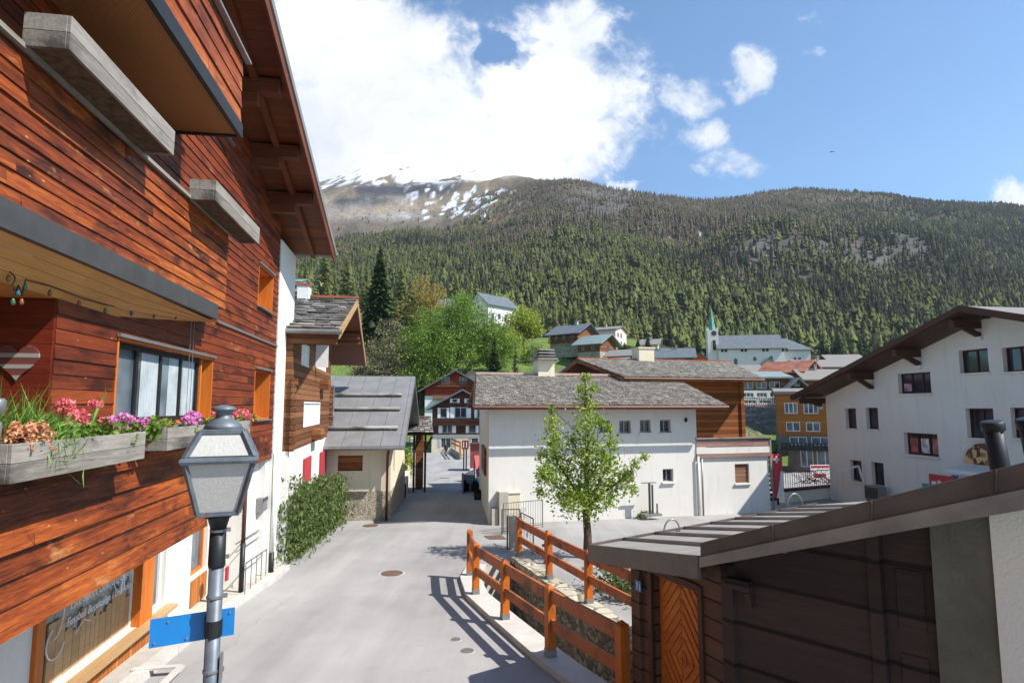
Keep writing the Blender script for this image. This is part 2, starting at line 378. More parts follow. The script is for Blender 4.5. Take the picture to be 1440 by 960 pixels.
def window(root, rect, y=0.0, rec=.2, cols=2, rows=1, fm='framewhite', gm='glass', sill='white', fw=.06, name='window', back=None, conv=None):
    x0, z0, x1, z1 = rect; mb = MB(); yf = y+rec
    for a, b, c, d in ((x0, x0+fw, z0, z1), (x1-fw, x1, z0, z1), (x0+fw, x1-fw, z0, z0+fw), (x0+fw, x1-fw, z1-fw, z1)):
        mb.box(a, b, yf-.06, yf, c, d)
    for k in range(1, cols):
        xc = x0+(x1-x0)*k/cols; mb.box(xc-fw*.5, xc+fw*.5, yf-.055, yf-.004, z0+fw, z1-fw)
    for k in range(1, rows):
        zc = z0+(z1-z0)*k/rows; mb.box(x0+fw, x1-fw, yf-.05, yf-.008, zc-fw*.35, zc+fw*.35)
    w = mb.build(name, M[fm], root)
    p = MB(); p.box(x0+.02, x1-.02, yf-.02, yf+.01, z0+.02, z1-.02); p.build('pane', M[gm], w)
    if back:
        c = MB(); n = 14
        for sx in back[1]:
            a = x0+fw+(x1-x0-2*fw)*sx[0]; b = x0+fw+(x1-x0-2*fw)*sx[1]
            for i in range(n):
                xa = a+(b-a)*i/n; xb = a+(b-a)*(i+1)/n; dy = .012*(i % 2)
                c.poly([(xa, yf-.024-dy*.4, z0+fw), (xb, yf-.024-(.012-dy)*.4, z0+fw), (xb, yf-.024-(.012-dy)*.4, z1-fw), (xa, yf-.024-dy*.4, z1-fw)])
        c.build('curtain', M[back[0]], w)
    if sill:
        s = MB(); s.box(x0-.06, x1+.06, y-.09, y+rec-.07, z0-.07, z0-.003); s.build('sill', M[sill], w)
    return w
def slates(mb, A, B, C, D, rows, tw, lift=.035, jit=.3, th=.03):
    """lapped stone slates between an eave A-B and a ridge D-C"""
    A, B, C, D = map(Vector, (A, B, C, D))
    nrm = (B-A).cross(D-A).normalized()
    for r in range(rows):
        t0 = r/rows; t1 = (r+1.35)/rows
        L0 = A.lerp(D, t0); R0 = B.lerp(C, t0); L1 = A.lerp(D, min(t1, 1.0)); R1 = B.lerp(C, min(t1, 1.0))
        n = max(1, int((R0-L0).length/tw)); off = random.random()
        e = [0.0]
        x = -off/n
        while x < 1:
            x += (1+random.uniform(-jit, jit))/n
            if 0.02/n < x < 1-.3/n: e.append(x)
        e.append(1.0)
        for i in range(len(e)-1):
            a, b = e[i]+.04/n, e[i+1]-.04/n
            dz = random.uniform(.6, 1.5)*lift; sl = random.uniform(-.16, .16)/rows
            p = L0.lerp(R0, a); q = L0.lerp(R0, b); pu = L1.lerp(R1, a); qu = L1.lerp(R1, b)
            p = p+(pu-p)*sl; q = q+(qu-q)*(sl+random.uniform(-.05, .05)/rows)
            up = nrm*(dz+th); tilt = nrm*random.uniform(-.012, .012)
            mb.add([p+up+tilt, q+up-tilt, qu+nrm*.004, pu+nrm*.004, p+nrm*dz+tilt, q+nrm*dz-tilt],
                   [(0, 1, 2, 3), (4, 5, 1, 0), (4, 0, 3), (1, 5, 2)])
def slab(mb, A, B, C, D, t):
    A, B, C, D = map(Vector, (A, B, C, D)); n = (B-A).cross(D-A).normalized()
    mb.prism([A, B, C, D], n*-t)
def rowboards(mb, x0, x1, z0, z1, holes=(), h=.165, y=0.0, lap=.018, L=(2.4, 4.6), smax=None, gap=.003, thick=.02, side=-1):
    z = z0
    while z < z1-.01:
        hh = min(h*random.uniform(.93, 1.07), z1-z); xe = x1 if smax is None else min(x1, smax(z+hh))
        iv = [(x0, xe)] if xe > x0 else []
        for a, b, c, d in holes:
            if c-.0 < a: continue
            if b < z+hh*.5 < d:
                nv = []
                for p, q in iv:
                    if c <= p or a >= q: nv.append((p, q)); continue
                    if a > p: nv.append((p, a))
                    if c < q: nv.append((c, q))
                iv = nv
        for p, q in iv:
            s = p
            while s < q-.001:
                e = min(q, s+random.uniform(*L))
                if q-e < .5: e = q
                lp = lap*random.uniform(.6, 1.4)
                mb.prism([(s+.001, y+side*(lp+.008), z+gap), (s+.001, y+side*.008, z+hh), (s+.001, y-side*thick, z+hh), (s+.001, y-side*thick, z+gap)], (e-s-.002, 0, 0))
                s = e
        z += hh
def house(name, label, o, rz, w, d, hw, rise, ridge='y', wm='vbrown', rm='slate2', over=.8, base=0.0, bm='white', wins=(), group=None, chim=(), rt=.22, fm='framewhite', gm='glass', balc=None, sidewins=(), shut=None, cat='house'):
    """a house standing on o (middle of its front foot): front = -y side; ridge along y shows a gable in front"""
    r = empty(name, label, cat, o, rz, group)
    hs = []
    for q in wins: hs.append((q[0]-q[2]/2, q[1], q[0]+q[2]/2, q[1]+q[3]))
    out = [(-w/2, base), (w/2, base), (w/2, hw)]+([(0, hw+rise)] if ridge == 'y' else [])+[(-w/2, hw)]
    up = [h for h in hs if h[1] >= base]; lo = [h for h in hs if h[1] < base]
    mb = MB(); wall(mb, out, up, 0, .18)
    for sx in (-1, 1):
        X = sx*w/2
        if ridge == 'y': pts = [(X, 0, base), (X, d, base), (X, d, hw), (X, 0, hw)]
        else: pts = [(X, 0, base), (X, d, base), (X, d, hw), (X, d/2, hw+rise), (X, 0, hw)]
        mb.poly(pts if sx > 0 else pts[::-1])
    mb.poly([(w/2, d, base), (-w/2, d, base), (-w/2, d, hw)]+([(0, d, hw+rise)] if ridge == 'y' else [])+[(w/2, d, hw)])
    mb.build('wall', M[wm], r)
    if base > 0:
        b = MB(); wall(b, [(-w/2-.05, -1.5), (w/2+.05, -1.5), (w/2+.05, base), (-w/2-.05, base)], lo, -.05, .23)
        b.poly([(w/2+.05, -.05, -1.5), (w/2+.05, d, -1.5), (w/2+.05, d, base), (w/2+.05, -.05, base)])
        b.poly([(-w/2-.05, d, -1.5), (-w/2-.05, -.05, -1.5), (-w/2-.05, -.05, base), (-w/2-.05, d, base)])
        b.poly([(-w/2-.05, -.05, base), (w/2+.05, -.05, base), (w/2+.05, 0, base), (-w/2-.05, 0, base)])
        b.build('base', M[bm], r)
    rf = MB(); ov = over
    if ridge == 'y':
        k = rise/(w/2); e = w/2+ov*.9
        for sx in (-1, 1):
            pts = [(0, -ov, hw+rise+rt), (sx*e, -ov, hw+rise+rt-k*e), (sx*e, -ov, hw+rise-k*e), (0, -ov, hw+rise)]
            rf.prism(pts, (0, d+2*ov, 0))
    else:
        k = rise/(d/2); e = d/2+ov
        for sy in (-1, 1):
            yc = d/2; pts = [(-w/2-ov, yc, hw+rise+rt), (-w/2-ov, yc+sy*e, hw+rise+rt-k*e), (-w/2-ov, yc+sy*e, hw+rise-k*e), (-w/2-ov, yc, hw+rise)]
            rf.prism(pts, (w+2*ov, 0, 0))
    rf.build('roof', M[rm], r)
    for q, hrect in zip(wins, hs):
        wn = window(r, hrect, 0 if q[1] >= base else -.05, .12, q[4] if len(q) > 4 else 2, 1, fm, gm, None, .07)
        if shut:
            for sx in (-1, 1):
                s = MB(); xa = hrect[0]-.03 if sx < 0 else hrect[2]+.03
                s.box(xa, xa+sx*(hrect[2]-hrect[0])*.36, -.05, -.004, hrect[1]-.03, hrect[3]+.03); s.build('shutter', M[shut], wn)
    for sx, yy, z0, ww, hh in sidewins:
        X = sx*w/2; s = MB(); s.box(X-.03*sx, X+.03*sx, yy-ww/2, yy+ww/2, z0, z0+hh); s.build('window', M[gm], r)
    for b in (balc or ()):
        x0, x1, z0, dp, hh, mat = b; s = MB()
        s.box(x0, x1, -dp, -.004, z0-.14, z0)
        n = max(3, int((x1-x0)/.3)); s.box(x0, x1, -dp, -dp+.06, z0+hh-.08, z0+hh)
        for i in range(n+1):
            xx = x0+(x1-x0-.12)*i/n; s.box(xx, xx+.16, -dp+.012, -dp+.045, z0, z0+hh-.08)
        s.build('balcony', M[mat], r)
    for cx, cy, cw, ch in chim:
        s = MB(); s.box(cx-cw/2, cx+cw/2, cy-cw/2, cy+cw/2, hw+rise-.8, hw+rise+ch); s.box(cx-cw*.65, cx+cw*.65, cy-cw*.65, cy+cw*.65, hw+rise+ch, hw+rise+ch+.12)
        s.build('chimney', M['concrete'], r)
    return r

# ---------------------------------------------------------------- large wooden chalet on the near left
A = Fr((-3.73, 0, -4.1), math.atan2(.9885, -.1512))
ra = empty('wooden_chalet', 'large red varnished timber chalet with balconies and a shop at street level', 'house', A.o, A.rz)
ZB = 4.1
def zr(s): return 4.65+ZB+.258*(17.5-s)
Wb = A.rect(160, 474, 297, 588); W2 = A.rect(362, 371, 383, 441); W3 = A.rect(356, 519, 378, 588); W1 = A.rect(284, 186, 323, 222)
def fixz(r, a, b): return (r[0], a, r[2], b)
z_ = A.hit(165, 474)[1]; Wb = (Wb[0], A.hit(165, 600)[1], Wb[2], z_)
z_ = A.hit(364, 371)[1]; W2 = (W2[0], A.hit(364, 431)[1], W2[2], z_)
z_ = A.hit(358, 518)[1]; W3 = (W3[0], A.hit(358, 590)[1], W3[2], z_)
W1 = (W1[0], W2[1]+2.75, W1[2], W2[3]+2.75)
XR = A.hit(80, 430)[0]                        # corner of the deep loggia
SP = A.hit(387, 500)[0]; SE = A.hit(409, 500)[0]; XJ = 14.3
loggia = (-4.0, 2.6, XR, 5.62)
gw = MB()
hs = [loggia, Wb, W2, W3, W1]
rowboards(gw, -4, SP, 2.77, 10.2, hs, .15, 0, .014, smax=lambda z: 17.5-(z-8.45)/.258 if z > 8.45 else 99)
gw.build('timber_wall', M['redwood_wall'], ra)
core = MB(); core.box(SP-.3, SE, .05, 8, 0, 8.4); core.build('gable_wall', M['white'], ra)
pil = MB(); pil.box(SP, SE, -.045, .05, -.3, zr(SE)-.27); pil.build('white_pillar', M['white'], ra)
# loggia
lg = MB(); rowboards(lg, XR+.02, 10.4, 2.7, 5.6, [Wb], .15, .03, .0)
hw_ = MB()
z = 2.77
while z < 5.6:
    hw_.box(XR-.03, XR-.008, .0, 2.6, z+.002, z+.148); z += .15
hw_.box(XR-.012, XR-.002, .0, 2.6, 2.7, 5.6)
hw_.build('loggia_side_wall', M['redwood_y'], ra)
bk = MB(); rowboards(bk, -4, XR-.03, 2.77, 5.6, (), .15, 2.55, .01); bk.build('loggia_back_wall', M['redwood_wall'], ra)
cl = MB()
yy = .0; zc_ = A.hit(83, 421)[1]
while yy < 2.55:
    cl.box(-4, XR-.04, yy, yy+.126, zc_, zc_+.03); yy += .13
cs = [-4, XR, XR+1.2, 10.2]; ci = [zc_, zc_, zc_-.01, 5.50]
for i in range(3):
    for k in range(4):
        f0, f1 = k/4, (k+.97)/4; yo = -.34; zo = 5.50
        P_ = lambda s_, f, zi: (s_, yo+(-.01-yo)*f, zo+(zi-zo)*f)
        cl.add([P_(cs[i], f0, ci[i]), P_(cs[i+1], f0, ci[i+1]), P_(cs[i+1], f1, ci[i+1]), P_(cs[i], f1, ci[i])], [(0, 1, 2, 3)])
cl.build('loggia_ceiling', M['ceilwood'], ra)
fl = MB(); fl.box(-4, XR-.04, -.33, 2.55, 2.58, 2.68); fl.build('loggia_floor', M['tanwood'], ra)
# casings and windows
def casing(r, d):
    x0, z0, x1, z1 = r; c = MB(); t = .035
    c.box(x0-.002, x0+t, -.022, d, z0, z1); c.box(x1-t, x1+.002, -.022, d, z0, z1); c.box(x0+t, x1-t, -.022, d, z1-t, z1+.002); c.box(x0+t, x1-t, -.022, d, z0-.002, z0+t)
    c.build('window_casing', M['orangewood'], ra)
    s = MB(); s.box(x0-.05, x1+.05, -.09, -.024, z0-.035, z0-.002); s.build('window_sill', M['galv'], ra)
    lt = MB(); lt.box(x0-.04, x1+.04, -.07, -.024, z1+.004, z1+.045); lt.build('window_flashing', M['galv'], ra)
for r in (W1, W2, W3):
    casing(r, .42); x0, z0, x1, z1 = r
    window(ra, (x0+.036, z0+.036, x1-.036, z1-.036), 0, .40, 1, 1, 'framewhite', 'glass2', None, .07)
casing(Wb, .34)
window(ra, (Wb[0]+.036, Wb[1]+.036, Wb[2]-.40, Wb[3]-.036), 0, .14, 4, 1, 'iron', 'glass2', None, .07, back=('curtain', ((.3, .5), (.62, .75), (.8, .98))))
ow = MB(); ow.box(Wb[2]-.40, Wb[2]-.34, .05, .34, Wb[1]+.04, Wb[3]-.04); ow.build('window_post', M['orangewood'], ra)
# flashing at storey height
tr = MB(); tr.box(A.hit(302, 452)[0], SP, -.05, -.022, 5.60, 5.65); tr.build('storey_flashing', M['galv'], ra)
# balcony fronts
PY = -.376
up = MB(); rowboards(up, -4, 10.25, 5.72, 7.02, (), .145, PY, .018, gap=.005, L=(3, 6)); up.build('upper_balcony_front', M['redwood'], ra)
cap = MB(); cap.box(-4, 10.27, PY-.06, PY+.1, 7.025, 7.07); cap.box(10.16, 10.25, PY+.03, -.03, 5.72, 7.02); cap.build('upper_balcony_cap', M['greywood'], ra)
bm = MB(); bm.box(-4, 9.85, PY-.035, PY-.02, 5.50, 5.74); bm.box(-4, 9.85, PY-.02, PY+.16, 5.50, 5.52); bm.box(-4, 9.85, PY-.02, PY+.16, 5.64, 5.66)
bm.build('steel_beam', M['steel'], ra)
lo = MB(); rowboards(lo, -4, 9.86, 2.2, 3.70, (), .23, PY, .04, gap=.012, L=(3.5, 7)); lo.build('lower_balcony_front', M['redwood'], ra)
cp = MB(); cp.box(-4, 9.88, PY-.05, PY+.1, 3.705, 3.745); cp.box(9.78, 9.86, PY+.03, -.03, 2.2, 3.7); cp.box(-4, 9.86, PY+.022, -.03, 2.18, 2.21); cp.build('lower_balcony_cap', M['greywood'], ra)
for dx in (.0, .14):
    b = MB(); b.tube([(9.7+dx, -.06, 5.5), (9.72+dx, -.05, 3.6)], .005, 5); b.build('cable', M['galv'], ra)
# top balcony with its perforated underside
zf = A.hit(233, 180)[1]; xe = A.hit(333, 184, -.95)[0]
def mesh_mat():
    g = G('perforated_panel', .6, .4, .2); x, y, z = g.xyz()
    w = g.n('ShaderNodeTexWave', {'Vector': g.sc(g.P, (.25, 1, 1)), 'Scale': 9.0, 'Distortion': 1.2, 'Detail': 2.0, 'Detail Scale': 4.0}, bands_direction='Y')
    w2 = g.n('ShaderNodeTexWave', {'Vector': g.P, 'Scale': 17.0, 'Distortion': .6}, bands_direction='X')
    f = g.ma('MULTIPLY', w2.outputs[1], .75); f = g.ma('ADD', f, g.ma('MULTIPLY', w.outputs[1], .25))
    c = g.ramp(f, [(.25, '6a3a1e'), (.5, '9a6236'), (.8, 'c08a52')])
    return g.out(c, f, .8, .01)
un = MB(); un.box(-4, xe, -.95, -.02, zf, zf+.04); un.build('balcony_underside', mesh_mat(), ra)
ch = MB(); ch.box(-4, xe+.05, -1.02, -.955, zf-.03, zf+.17); ch.box(xe+.002, xe+.05, -.95, -.02, zf-.03, zf+.17); ch.build('balcony_channel', M['iron'], ra)
bf = MB(); rowboards(bf, -4, xe+.02, zf+.18, zf+1.15, (), .24, -.97, .02, gap=.006)
z = zf+.18
while z < zf+1.1:
    bf.box(xe+.01, xe+.045, -.96, -.04, z+.003, z+.235); z += .24
bf.build('top_balcony_front', M['redwood'], ra)
hr = MB(); hr.box(-4, xe+.12, -1.08, -1.0, zf+1.17, zf+1.21); hr.build('handrail', M['galv'], ra)
rc = MB(); rc.box(-4, 4.2, -.025, .02, 7.1, zf-.05); rc.build('upper_recess_shade', M['iron'], ra)  # flat dark sheet on the wall, its colour stands in for shade in a recess
rg = MB(); rg.box(-4, 4.0, -.05, -.03, 7.2, zf-.3); rg.build('upper_glazing', M['glass'], ra)
# roof with overhang, purlins and rafters
OV = -1.12
def rl(s, dz=0): return zr(s)+dz
sf = MB(); s = 17.6
while s > -.4:
    e = s-.2
    sf.prism([(s, OV, rl(s, -.17)), (e+.006, OV, rl(e, -.17)), (e+.006, OV, rl(e, -.2)), (s, OV, rl(s, -.2))], (0, 9, 0)); s = e
sf.build('roof_soffit', M['soffit'], ra)
rt = MB(); rt.prism([(17.75, OV-.06, rl(17.75)), (-.4, OV-.06, rl(-.4)), (-.4, OV-.06, rl(-.4, -.16)), (17.75, OV-.06, rl(17.75, -.16))], (0, 9.2, 0))
rt.prism([(-.4, OV-.06, rl(-.4)), (-9, OV-.06, rl(-.4)-2.2), (-9, OV-.06, rl(-.4)-2.4), (-.4, OV-.06, rl(-.4, -.2))], (0, 9.2, 0)); rt.build('roof', M['metalroof'], ra)
bb = MB(); bb.prism([(17.7, OV-.03, rl(17.7, -.165)), (-.4, OV-.03, rl(-.4, -.165)), (-.4, OV-.03, rl(-.4, -.4)), (17.7, OV-.03, rl(17.7, -.4))], (0, .035, 0)); bb.build('bargeboard', M['soffit'], ra)
gt = MB(); gt.tube([(17.78, OV-.1, rl(17.75, -.12)), (17.78, 8, rl(17.75, -.12))], .07, 8); gt.build('gutter', M['galv'], ra)
for u, v in ((388, 108), (413, 245), (432, 318)):
    px = A.hit(u, v, -.9)[0]; b = MB(); b.box(px-.11, px+.11, -1.0, 1.0, rl(px, -.52), rl(px, -.24)); b.box(px-.09, px+.09, -.62, -.004, rl(px, -.74), rl(px, -.52)); b.build('purlin', M['soffit'], ra, bev=.012)
for yy in (-.55,):
    b = MB(); b.prism([(17.5, yy-.06, rl(17.5, -.21)), (0, yy-.06, rl(0, -.21)), (0, yy-.06, rl(0, -.36)), (17.5, yy-.06, rl(17.5, -.36))], (0, .12, 0)); b.build('rafter', M['soffit'], ra)
# street level: recessed shop wall with its window
S0 = .76
za = A.hit(236, 846, S0)[1]
sh = (A.hit(52, 955, S0)[0], za, A.hit(196, 800, S0)[0], 2.62)
s2 = (A.hit(213, 800, S0)[0], za, A.hit(233, 800, S0)[0], 2.62)
s3 = (A.hit(268, 800, S0)[0], A.hit(280, 805, S0)[1], A.hit(291, 780, S0)[0], 2.3)
wl = MB(); wall(wl, [(-4, -.6), (XJ, -.6), (XJ, 2.78), (-4, 2.78)], [sh, s2, s3], S0, .2)
wl.poly([(XJ, S0, -.6), (XJ, .2, -.6), (XJ, .2, 2.78), (XJ, S0, 2.78)]); wl.poly([(XJ, .2, -.6), (SP, .2, -.6), (SP, .2, 2.78), (XJ, .2, 2.78)])
wl.poly([(-4, .0, 2.765), (XJ, .0, 2.765), (XJ, S0, 2.765), (-4, S0, 2.765)])
wl.build('street_wall', M['white'], ra)
sw = window(ra, sh, S0, .14, 1, 1, 'framewhite', 'shopglass', None, .05, 'shop_window')
window(ra, s2, S0, .14, 1, 1, 'framewhite', 'glass2', None, .05, 'shop_window')
w3 = window(ra, s3, S0, .14, 1, 1, 'orangewood', 'glass2', None, .07, 'shop_window')
po = MB(); po.box(sh[2]-.005, s2[0]+.005, S0-.05, S0+.1, za, 2.6); po.build('shop_window_post', M['orangewood'], ra); po = MB(); po.box(sh[0]-.16, sh[0]+.005, S0-.05, S0+.1, 0, 2.6); po.build('shop_window_post', M['orangewood'], ra)
si = MB(); si.box(-1, s2[2]+.12, S0-.2, S0+.05, za-.06, za-.002); si.build('shop_sill', M['tanwood'], ra)
wa = MB(); wa.box(-1, s2[2]+.02, S0-.035, S0-.004, .08, za-.062); wa.build('slatted_panel', M['wainscot'], ra)
wa = MB(); wa.box(s3[0]+.02, s3[2]-.02, S0-.03, S0-.004, .1, s3[1]-.05); wa.build('slatted_panel', M['wainscot'], ra)
wa = MB(); wa.box(-1, s2[2]+.6, S0-.06, S0-.002, -.4, .078); wa.build('plinth', M['white'], ra)
# paling and boards standing inside the shop window
pl = MB(); xx = sh[0]+.35
while xx < sh[2]-.15:
    w_ = random.uniform(.11, .2); t = random.uniform(.5, .82); pl.prism([(xx, S0+.095, za+.03), (xx+w_-.01, S0+.095, za+.03), (xx+w_-.01, S0+.095, za+t-random.uniform(0, .06)), (xx+w_*.4, S0+.095, za+t), (xx, S0+.095, za+t-random.uniform(0, .06))], (0, .018, 0)); xx += w_
pl.build('window_display_paling', M['tanwood'], sw)
nt = MB(); q = A.hit(132, 838, S0)[0]; nt.box(q-.1, q+.11, S0+.09, S0+.11, za+.86, za+1.2); nt.build('window_notice', M['whitepaint'], sw)
def text(body, name, loc, rot, size, m, parent=None, shear=0.0, align='LEFT', ext=.002):
    c = bpy.data.curves.new(name, 'FONT'); c.body = body; c.size = size; c.extrude = ext; c.shear = shear; c.align_x = align
    o = bpy.data.objects.new(name, c); col.objects.link(o); o.location = loc; o.rotation_euler = rot
    c.materials.append(m)
    if parent: o.parent = parent
    dg = bpy.context.evaluated_depsgraph_get(); me = bpy.data.meshes.new_from_object(o.evaluated_get(dg)); q = bpy.data.objects.new(name, me); col.objects.link(q)
    q.location = loc; q.rotation_euler = rot
    if parent: q.parent = parent
    bpy.data.objects.remove(o); return q
tx = A.hit(95, 872, S0+.09)[0]
text('Live Sport Übertragungen', 'shop_lettering', (tx, S0+.066, za+.86), (R(90), 0, 0), .165, M['whitepaint'], sw)
text('Fussball Bundesliga / Eishockey', 'shop_lettering', (tx-.06, S0+.066, za+.66), (R(90), 0, 0), .15, M['whitepaint'], sw, .15)
dc = MB()                                     # white line drawing of a player and a ball on the glass
def swirl(cx, cz, pts, r=.006): dc.tube([(cx+a, S0+.068, cz+b) for a, b in pts], r, 5)
cx = A.hit(176, 822, S0)[0]; cz = za+1.0
swirl(cx, cz, [(.25*math.cos(t*.35)*(.6+.03*t), .3*math.sin(t*.35)) for t in range(16)])
swirl(cx, cz, [(.0, -.35), (.05, -.1), (.02, .1), (.1, .3)], .022); swirl(cx, cz, [(.12, -.3), (.1, -.05), (.15, .15), (.12, .34)], .016)
swirl(cx, cz, [(.22+.06*math.cos(t), .33+.06*math.sin(t)) for t in np.linspace(0, 6.3, 12)], .012); swirl(cx, cz, [(.1, .2), (.3, .26)], .012); swirl(cx, cz, [(.1, .12), (.3, .17)], .012)
cx = A.hit(85, 880, S0)[0]; swirl(cx, za+.95, [(.2*math.cos(t), .35*math.sin(t)) for t in np.linspace(-1.6, 1.6, 12)], .008); swirl(cx+.05, za+.55, [(.2*math.cos(t), .2*math.sin(t)) for t in np.linspace(2, 6.0, 12)], .01)
swirl(cx+.5, za+.5, [(0, 0), (.2, .12), (.35, .05), (.55, .2), (.7,   .15)], .008)
dc.build('window_drawing', M['whitepaint'], sw)
# side passage: letter box, railings, steps, pipes
def thing_at(f, name, label, cat, x, y, z, group=None):
    return empty(name, label, cat, f.W(x, y, z), f.rz, group)
lx, lz = A.hit(364, 708, .2)
t = thing_at(A, 'letter_box', 'pale grey double letter box on the white wall behind the lantern', 'letter box', lx, .2, lz)
b = MB(); b.box(-.3, .3, -.16, -.004, -.17, .17); b.build('body', M['galv'], t, .01)
for sx in (-1, 1):
    b = MB(); b.box(sx*.15-.13, sx*.15+.13, -.172, -.163, .08, .15); b.build('flap', M['steel'], t)
px_ = A.hit(342, 760, .1)[0]
t = thing_at(A, 'downpipe', 'brown downpipe at the corner beside the chalet steps', 'downpipe', px_, .1, 0)
b = MB(); b.tube([(0, 0, -.15), (0, 0, 1.1)], .055, 10); b.build('shoe_pipe', M['iron'], t, smooth=True); b = MB(); b.tube([(0, 0, 1.1), (0, 0, 2.75)], .045, 10); b.build('upper_pipe', M['rustypipe'], t, smooth=True)
dx_ = A.hit(383, 780, -.12)[0]
t = thing_at(A, 'downpipe', 'white downpipe with dark foot on the white pillar', 'downpipe', dx_, -.1, 0)
b = MB(); b.tube([(0, 0, .45), (0, 0, 2.9)], .05, 10); b.build('pipe', M['whitepaint'], t, smooth=True); b = MB(); b.tube([(0, 0, -.2), (0, 0, .45)], .065, 10); b.build('foot', M['iron'], t, smooth=True)
x0 = A.hit(346, 790, -.05)[0]; x1 = A.hit(375, 770, -.05)[0]
t = thing_at(A, 'railing', 'thin grey iron railing beside the entrance steps of the chalet', 'railing', x0, -.05, 0)
b = MB(); n = 5
for i in range(n): b.tube([((x1-x0)*i/(n-1), 0, -.35), ((x1-x0)*i/(n-1), 0, .72-.12*i/(n-1))], .012, 6)
b.tube([(0, 0, .72), (x1-x0, 0, .60)], .018, 6); b.tube([(0, 0, -.12), (x1-x0, 0, -.2)], .014, 6); b.build('balusters', M['galv'], t)
b = MB(); b.tube([(-.1, .2, 1.15), (x1-x0+.3, .2, 1.05)], .016, 6); b.tube([(-.1, .2, .98), (x1-x0+.3, .2, .88)], .012, 6); b.build('handrail', M['galv'], t)
t = thing_at(A, 'entrance_steps', 'rough stone steps at the foot of the white chalet wall', 'steps', x0+.4, -.05, 0)
for i in range(3):
    b = MB(); b.box(-.6+i*.5, -.1+i*.5, -.02, .24, -.6, .02-.12*i); b.build('step', M['stone_light'], t)
t = thing_at(A, 'wall_sign', 'small round cream disc on the white chalet wall', 'sign', *(lambda q: (q[0], .2, q[1]))(A.hit(318, 786, .2)))
b = MB(); b.tube([(-.0, -.035, 0), (0, -.005, 0)], .13, 16); b.build('disc', M['cream'], t); b = MB(); b.box(-.06, .06, -.05, -.006, -.42, -.15); b.build('bracket', M['redpaint'], t)
# heart and lights in the loggia
hp = A.W(XR-.035, .72, 0)
d = ray(25, 507); tt = (A.hit(80, 430)[0]-.04+A.o.dot(A.x))/d.dot(A.x); q = A.L(d*tt)
def heart_mat():
    g = G('striped_heart_paint', .8, .2); x, y, z = g.xyz(); f = g.ma('FRACT', g.ma('MULTIPLY', z, 9.0))
    c = g.ramp(f, [(.0, '5a3a30'), (.3, '8f8880'), (.62, '857e76'), (.68, '6e352f')], 'CONSTANT')
    return g.out(c)
t = thing_at(A, 'heart_decoration', 'striped wooden heart on the dark loggia wall', 'decoration', q.x, q.y, q.z)
b = MB(); pts = []
for i in range(40):
    a = 2*math.pi*i/40; pts.append((-.012, -.0122*16*math.sin(a)**3, .0125*(13*math.cos(a)-5*math.cos(2*a)-2*math.cos(3*a)-math.cos(4*a))))
b.prism(pts, (.02, 0, 0)); b.build('heart_board', heart_mat(), t)
t = thing_at(A, 'string_lights', 'coloured bulbs strung under the loggia ceiling', 'lights', 4.5, -.1, 5.4)
bulbs = [(12, 392, 'b0642a'), (20, 400, 'b08a2a'), (25, 412, '2f7f8a'), (35, 404, '3a8f7a'), (18, 425, '3c7a4a'), (30, 425, 'a85a30'), (70, 412, '7a6a2a'), (111, 427, 'b04a30'), (148, 437, '2f7a48'), (185, 441, '3a4a8a'), (217, 445, 'a87a28'), (247, 446, '9a3a30')]
pts = []
for i, (u, v, c) in enumerate(bulbs):
    x, z = A.hit(u, v, -.1); x -= 4.5; z -= 5.4; b = MB(); b.lathe([(.009, .035), (.013, .025), (.021, .0), (.018, -.015), (.008, -.028)], 10, (x, 0, z)); b.build('bulb', flat('bulb_glass_'+c, ''.join('%02x' % int(int(c[q:q+2], 16)*.6+18) for q in (0, 2, 4)), .15, .6, 0, .05), t, smooth=True); pts.append((x, 0, z+.07))
b = MB(); b.tube(sorted(pts), .006, 5); b.build('cable', M['iron'], t)
# planters
def planter(label, x0, x1, z0, hgt, y0=PY-.03, dp=.36, group='wooden planters on the chalet balconies'):
    t = thing_at(A, 'planter_box', label, 'planter', (x0+x1)/2, y0-dp/2, z0, group); w = (x1-x0)/2
    f = MB()
    for k in (0, 1): f.prism([(-w, -dp/2-.0, k*hgt/2+.003), (-w, -dp/2-.0, (k+1)*hgt/2), (-w, -dp/2+.03, (k+1)*hgt/2), (-w, -dp/2+.03, k*hgt/2+.003)], (2*w, 0, 0))
    f.build('front_board', M['greywood'], t, .004)
    for sx in (-1, 1):
        e = MB()
        for k in (0, 1): e.box(sx*w-.004, sx*w-sx*.03, -dp/2+.03, dp/2, k*hgt/2+.003, (k+1)*hgt/2)
        e.build('end_board', M['greywood'], t, .004)
    e = MB(); e.box(-w+.03, w-.03, dp/2-.025, dp/2, 0, hgt); e.build('back_board', M['greywood'], t)
    e = MB(); e.box(-w+.03, w-.03, -dp/2+.03, dp/2-.03, .02, hgt*.8); e.build('soil', M['bark'], t)
    return t
yf = PY-.39
p1 = planter('weathered grey planter full of flowers on the lower balcony', A.hit(16, 650, yf)[0], A.hit(204, 630, yf)[0], A.hit(150, 655, yf)[1], .29)
p2 = planter('short grey planter just behind the street lantern', A.hit(236, 615, yf)[0]+.0, A.hit(352, 600, yf)[0], A.hit(235, 634, yf)[1], .27)
zq = A.hit(245, 220, yf)[1]
p3 = planter('large empty grey planter high on the upper balcony at the frame edge', A.hit(97, 78, yf)[0], A.hit(245, 210, yf)[0], zq, .30)
p4 = planter('smaller empty grey planter farther along the upper balcony', A.hit(303, 285, yf)[0], A.hit(365, 330, yf)[0], zq-.03, .30)
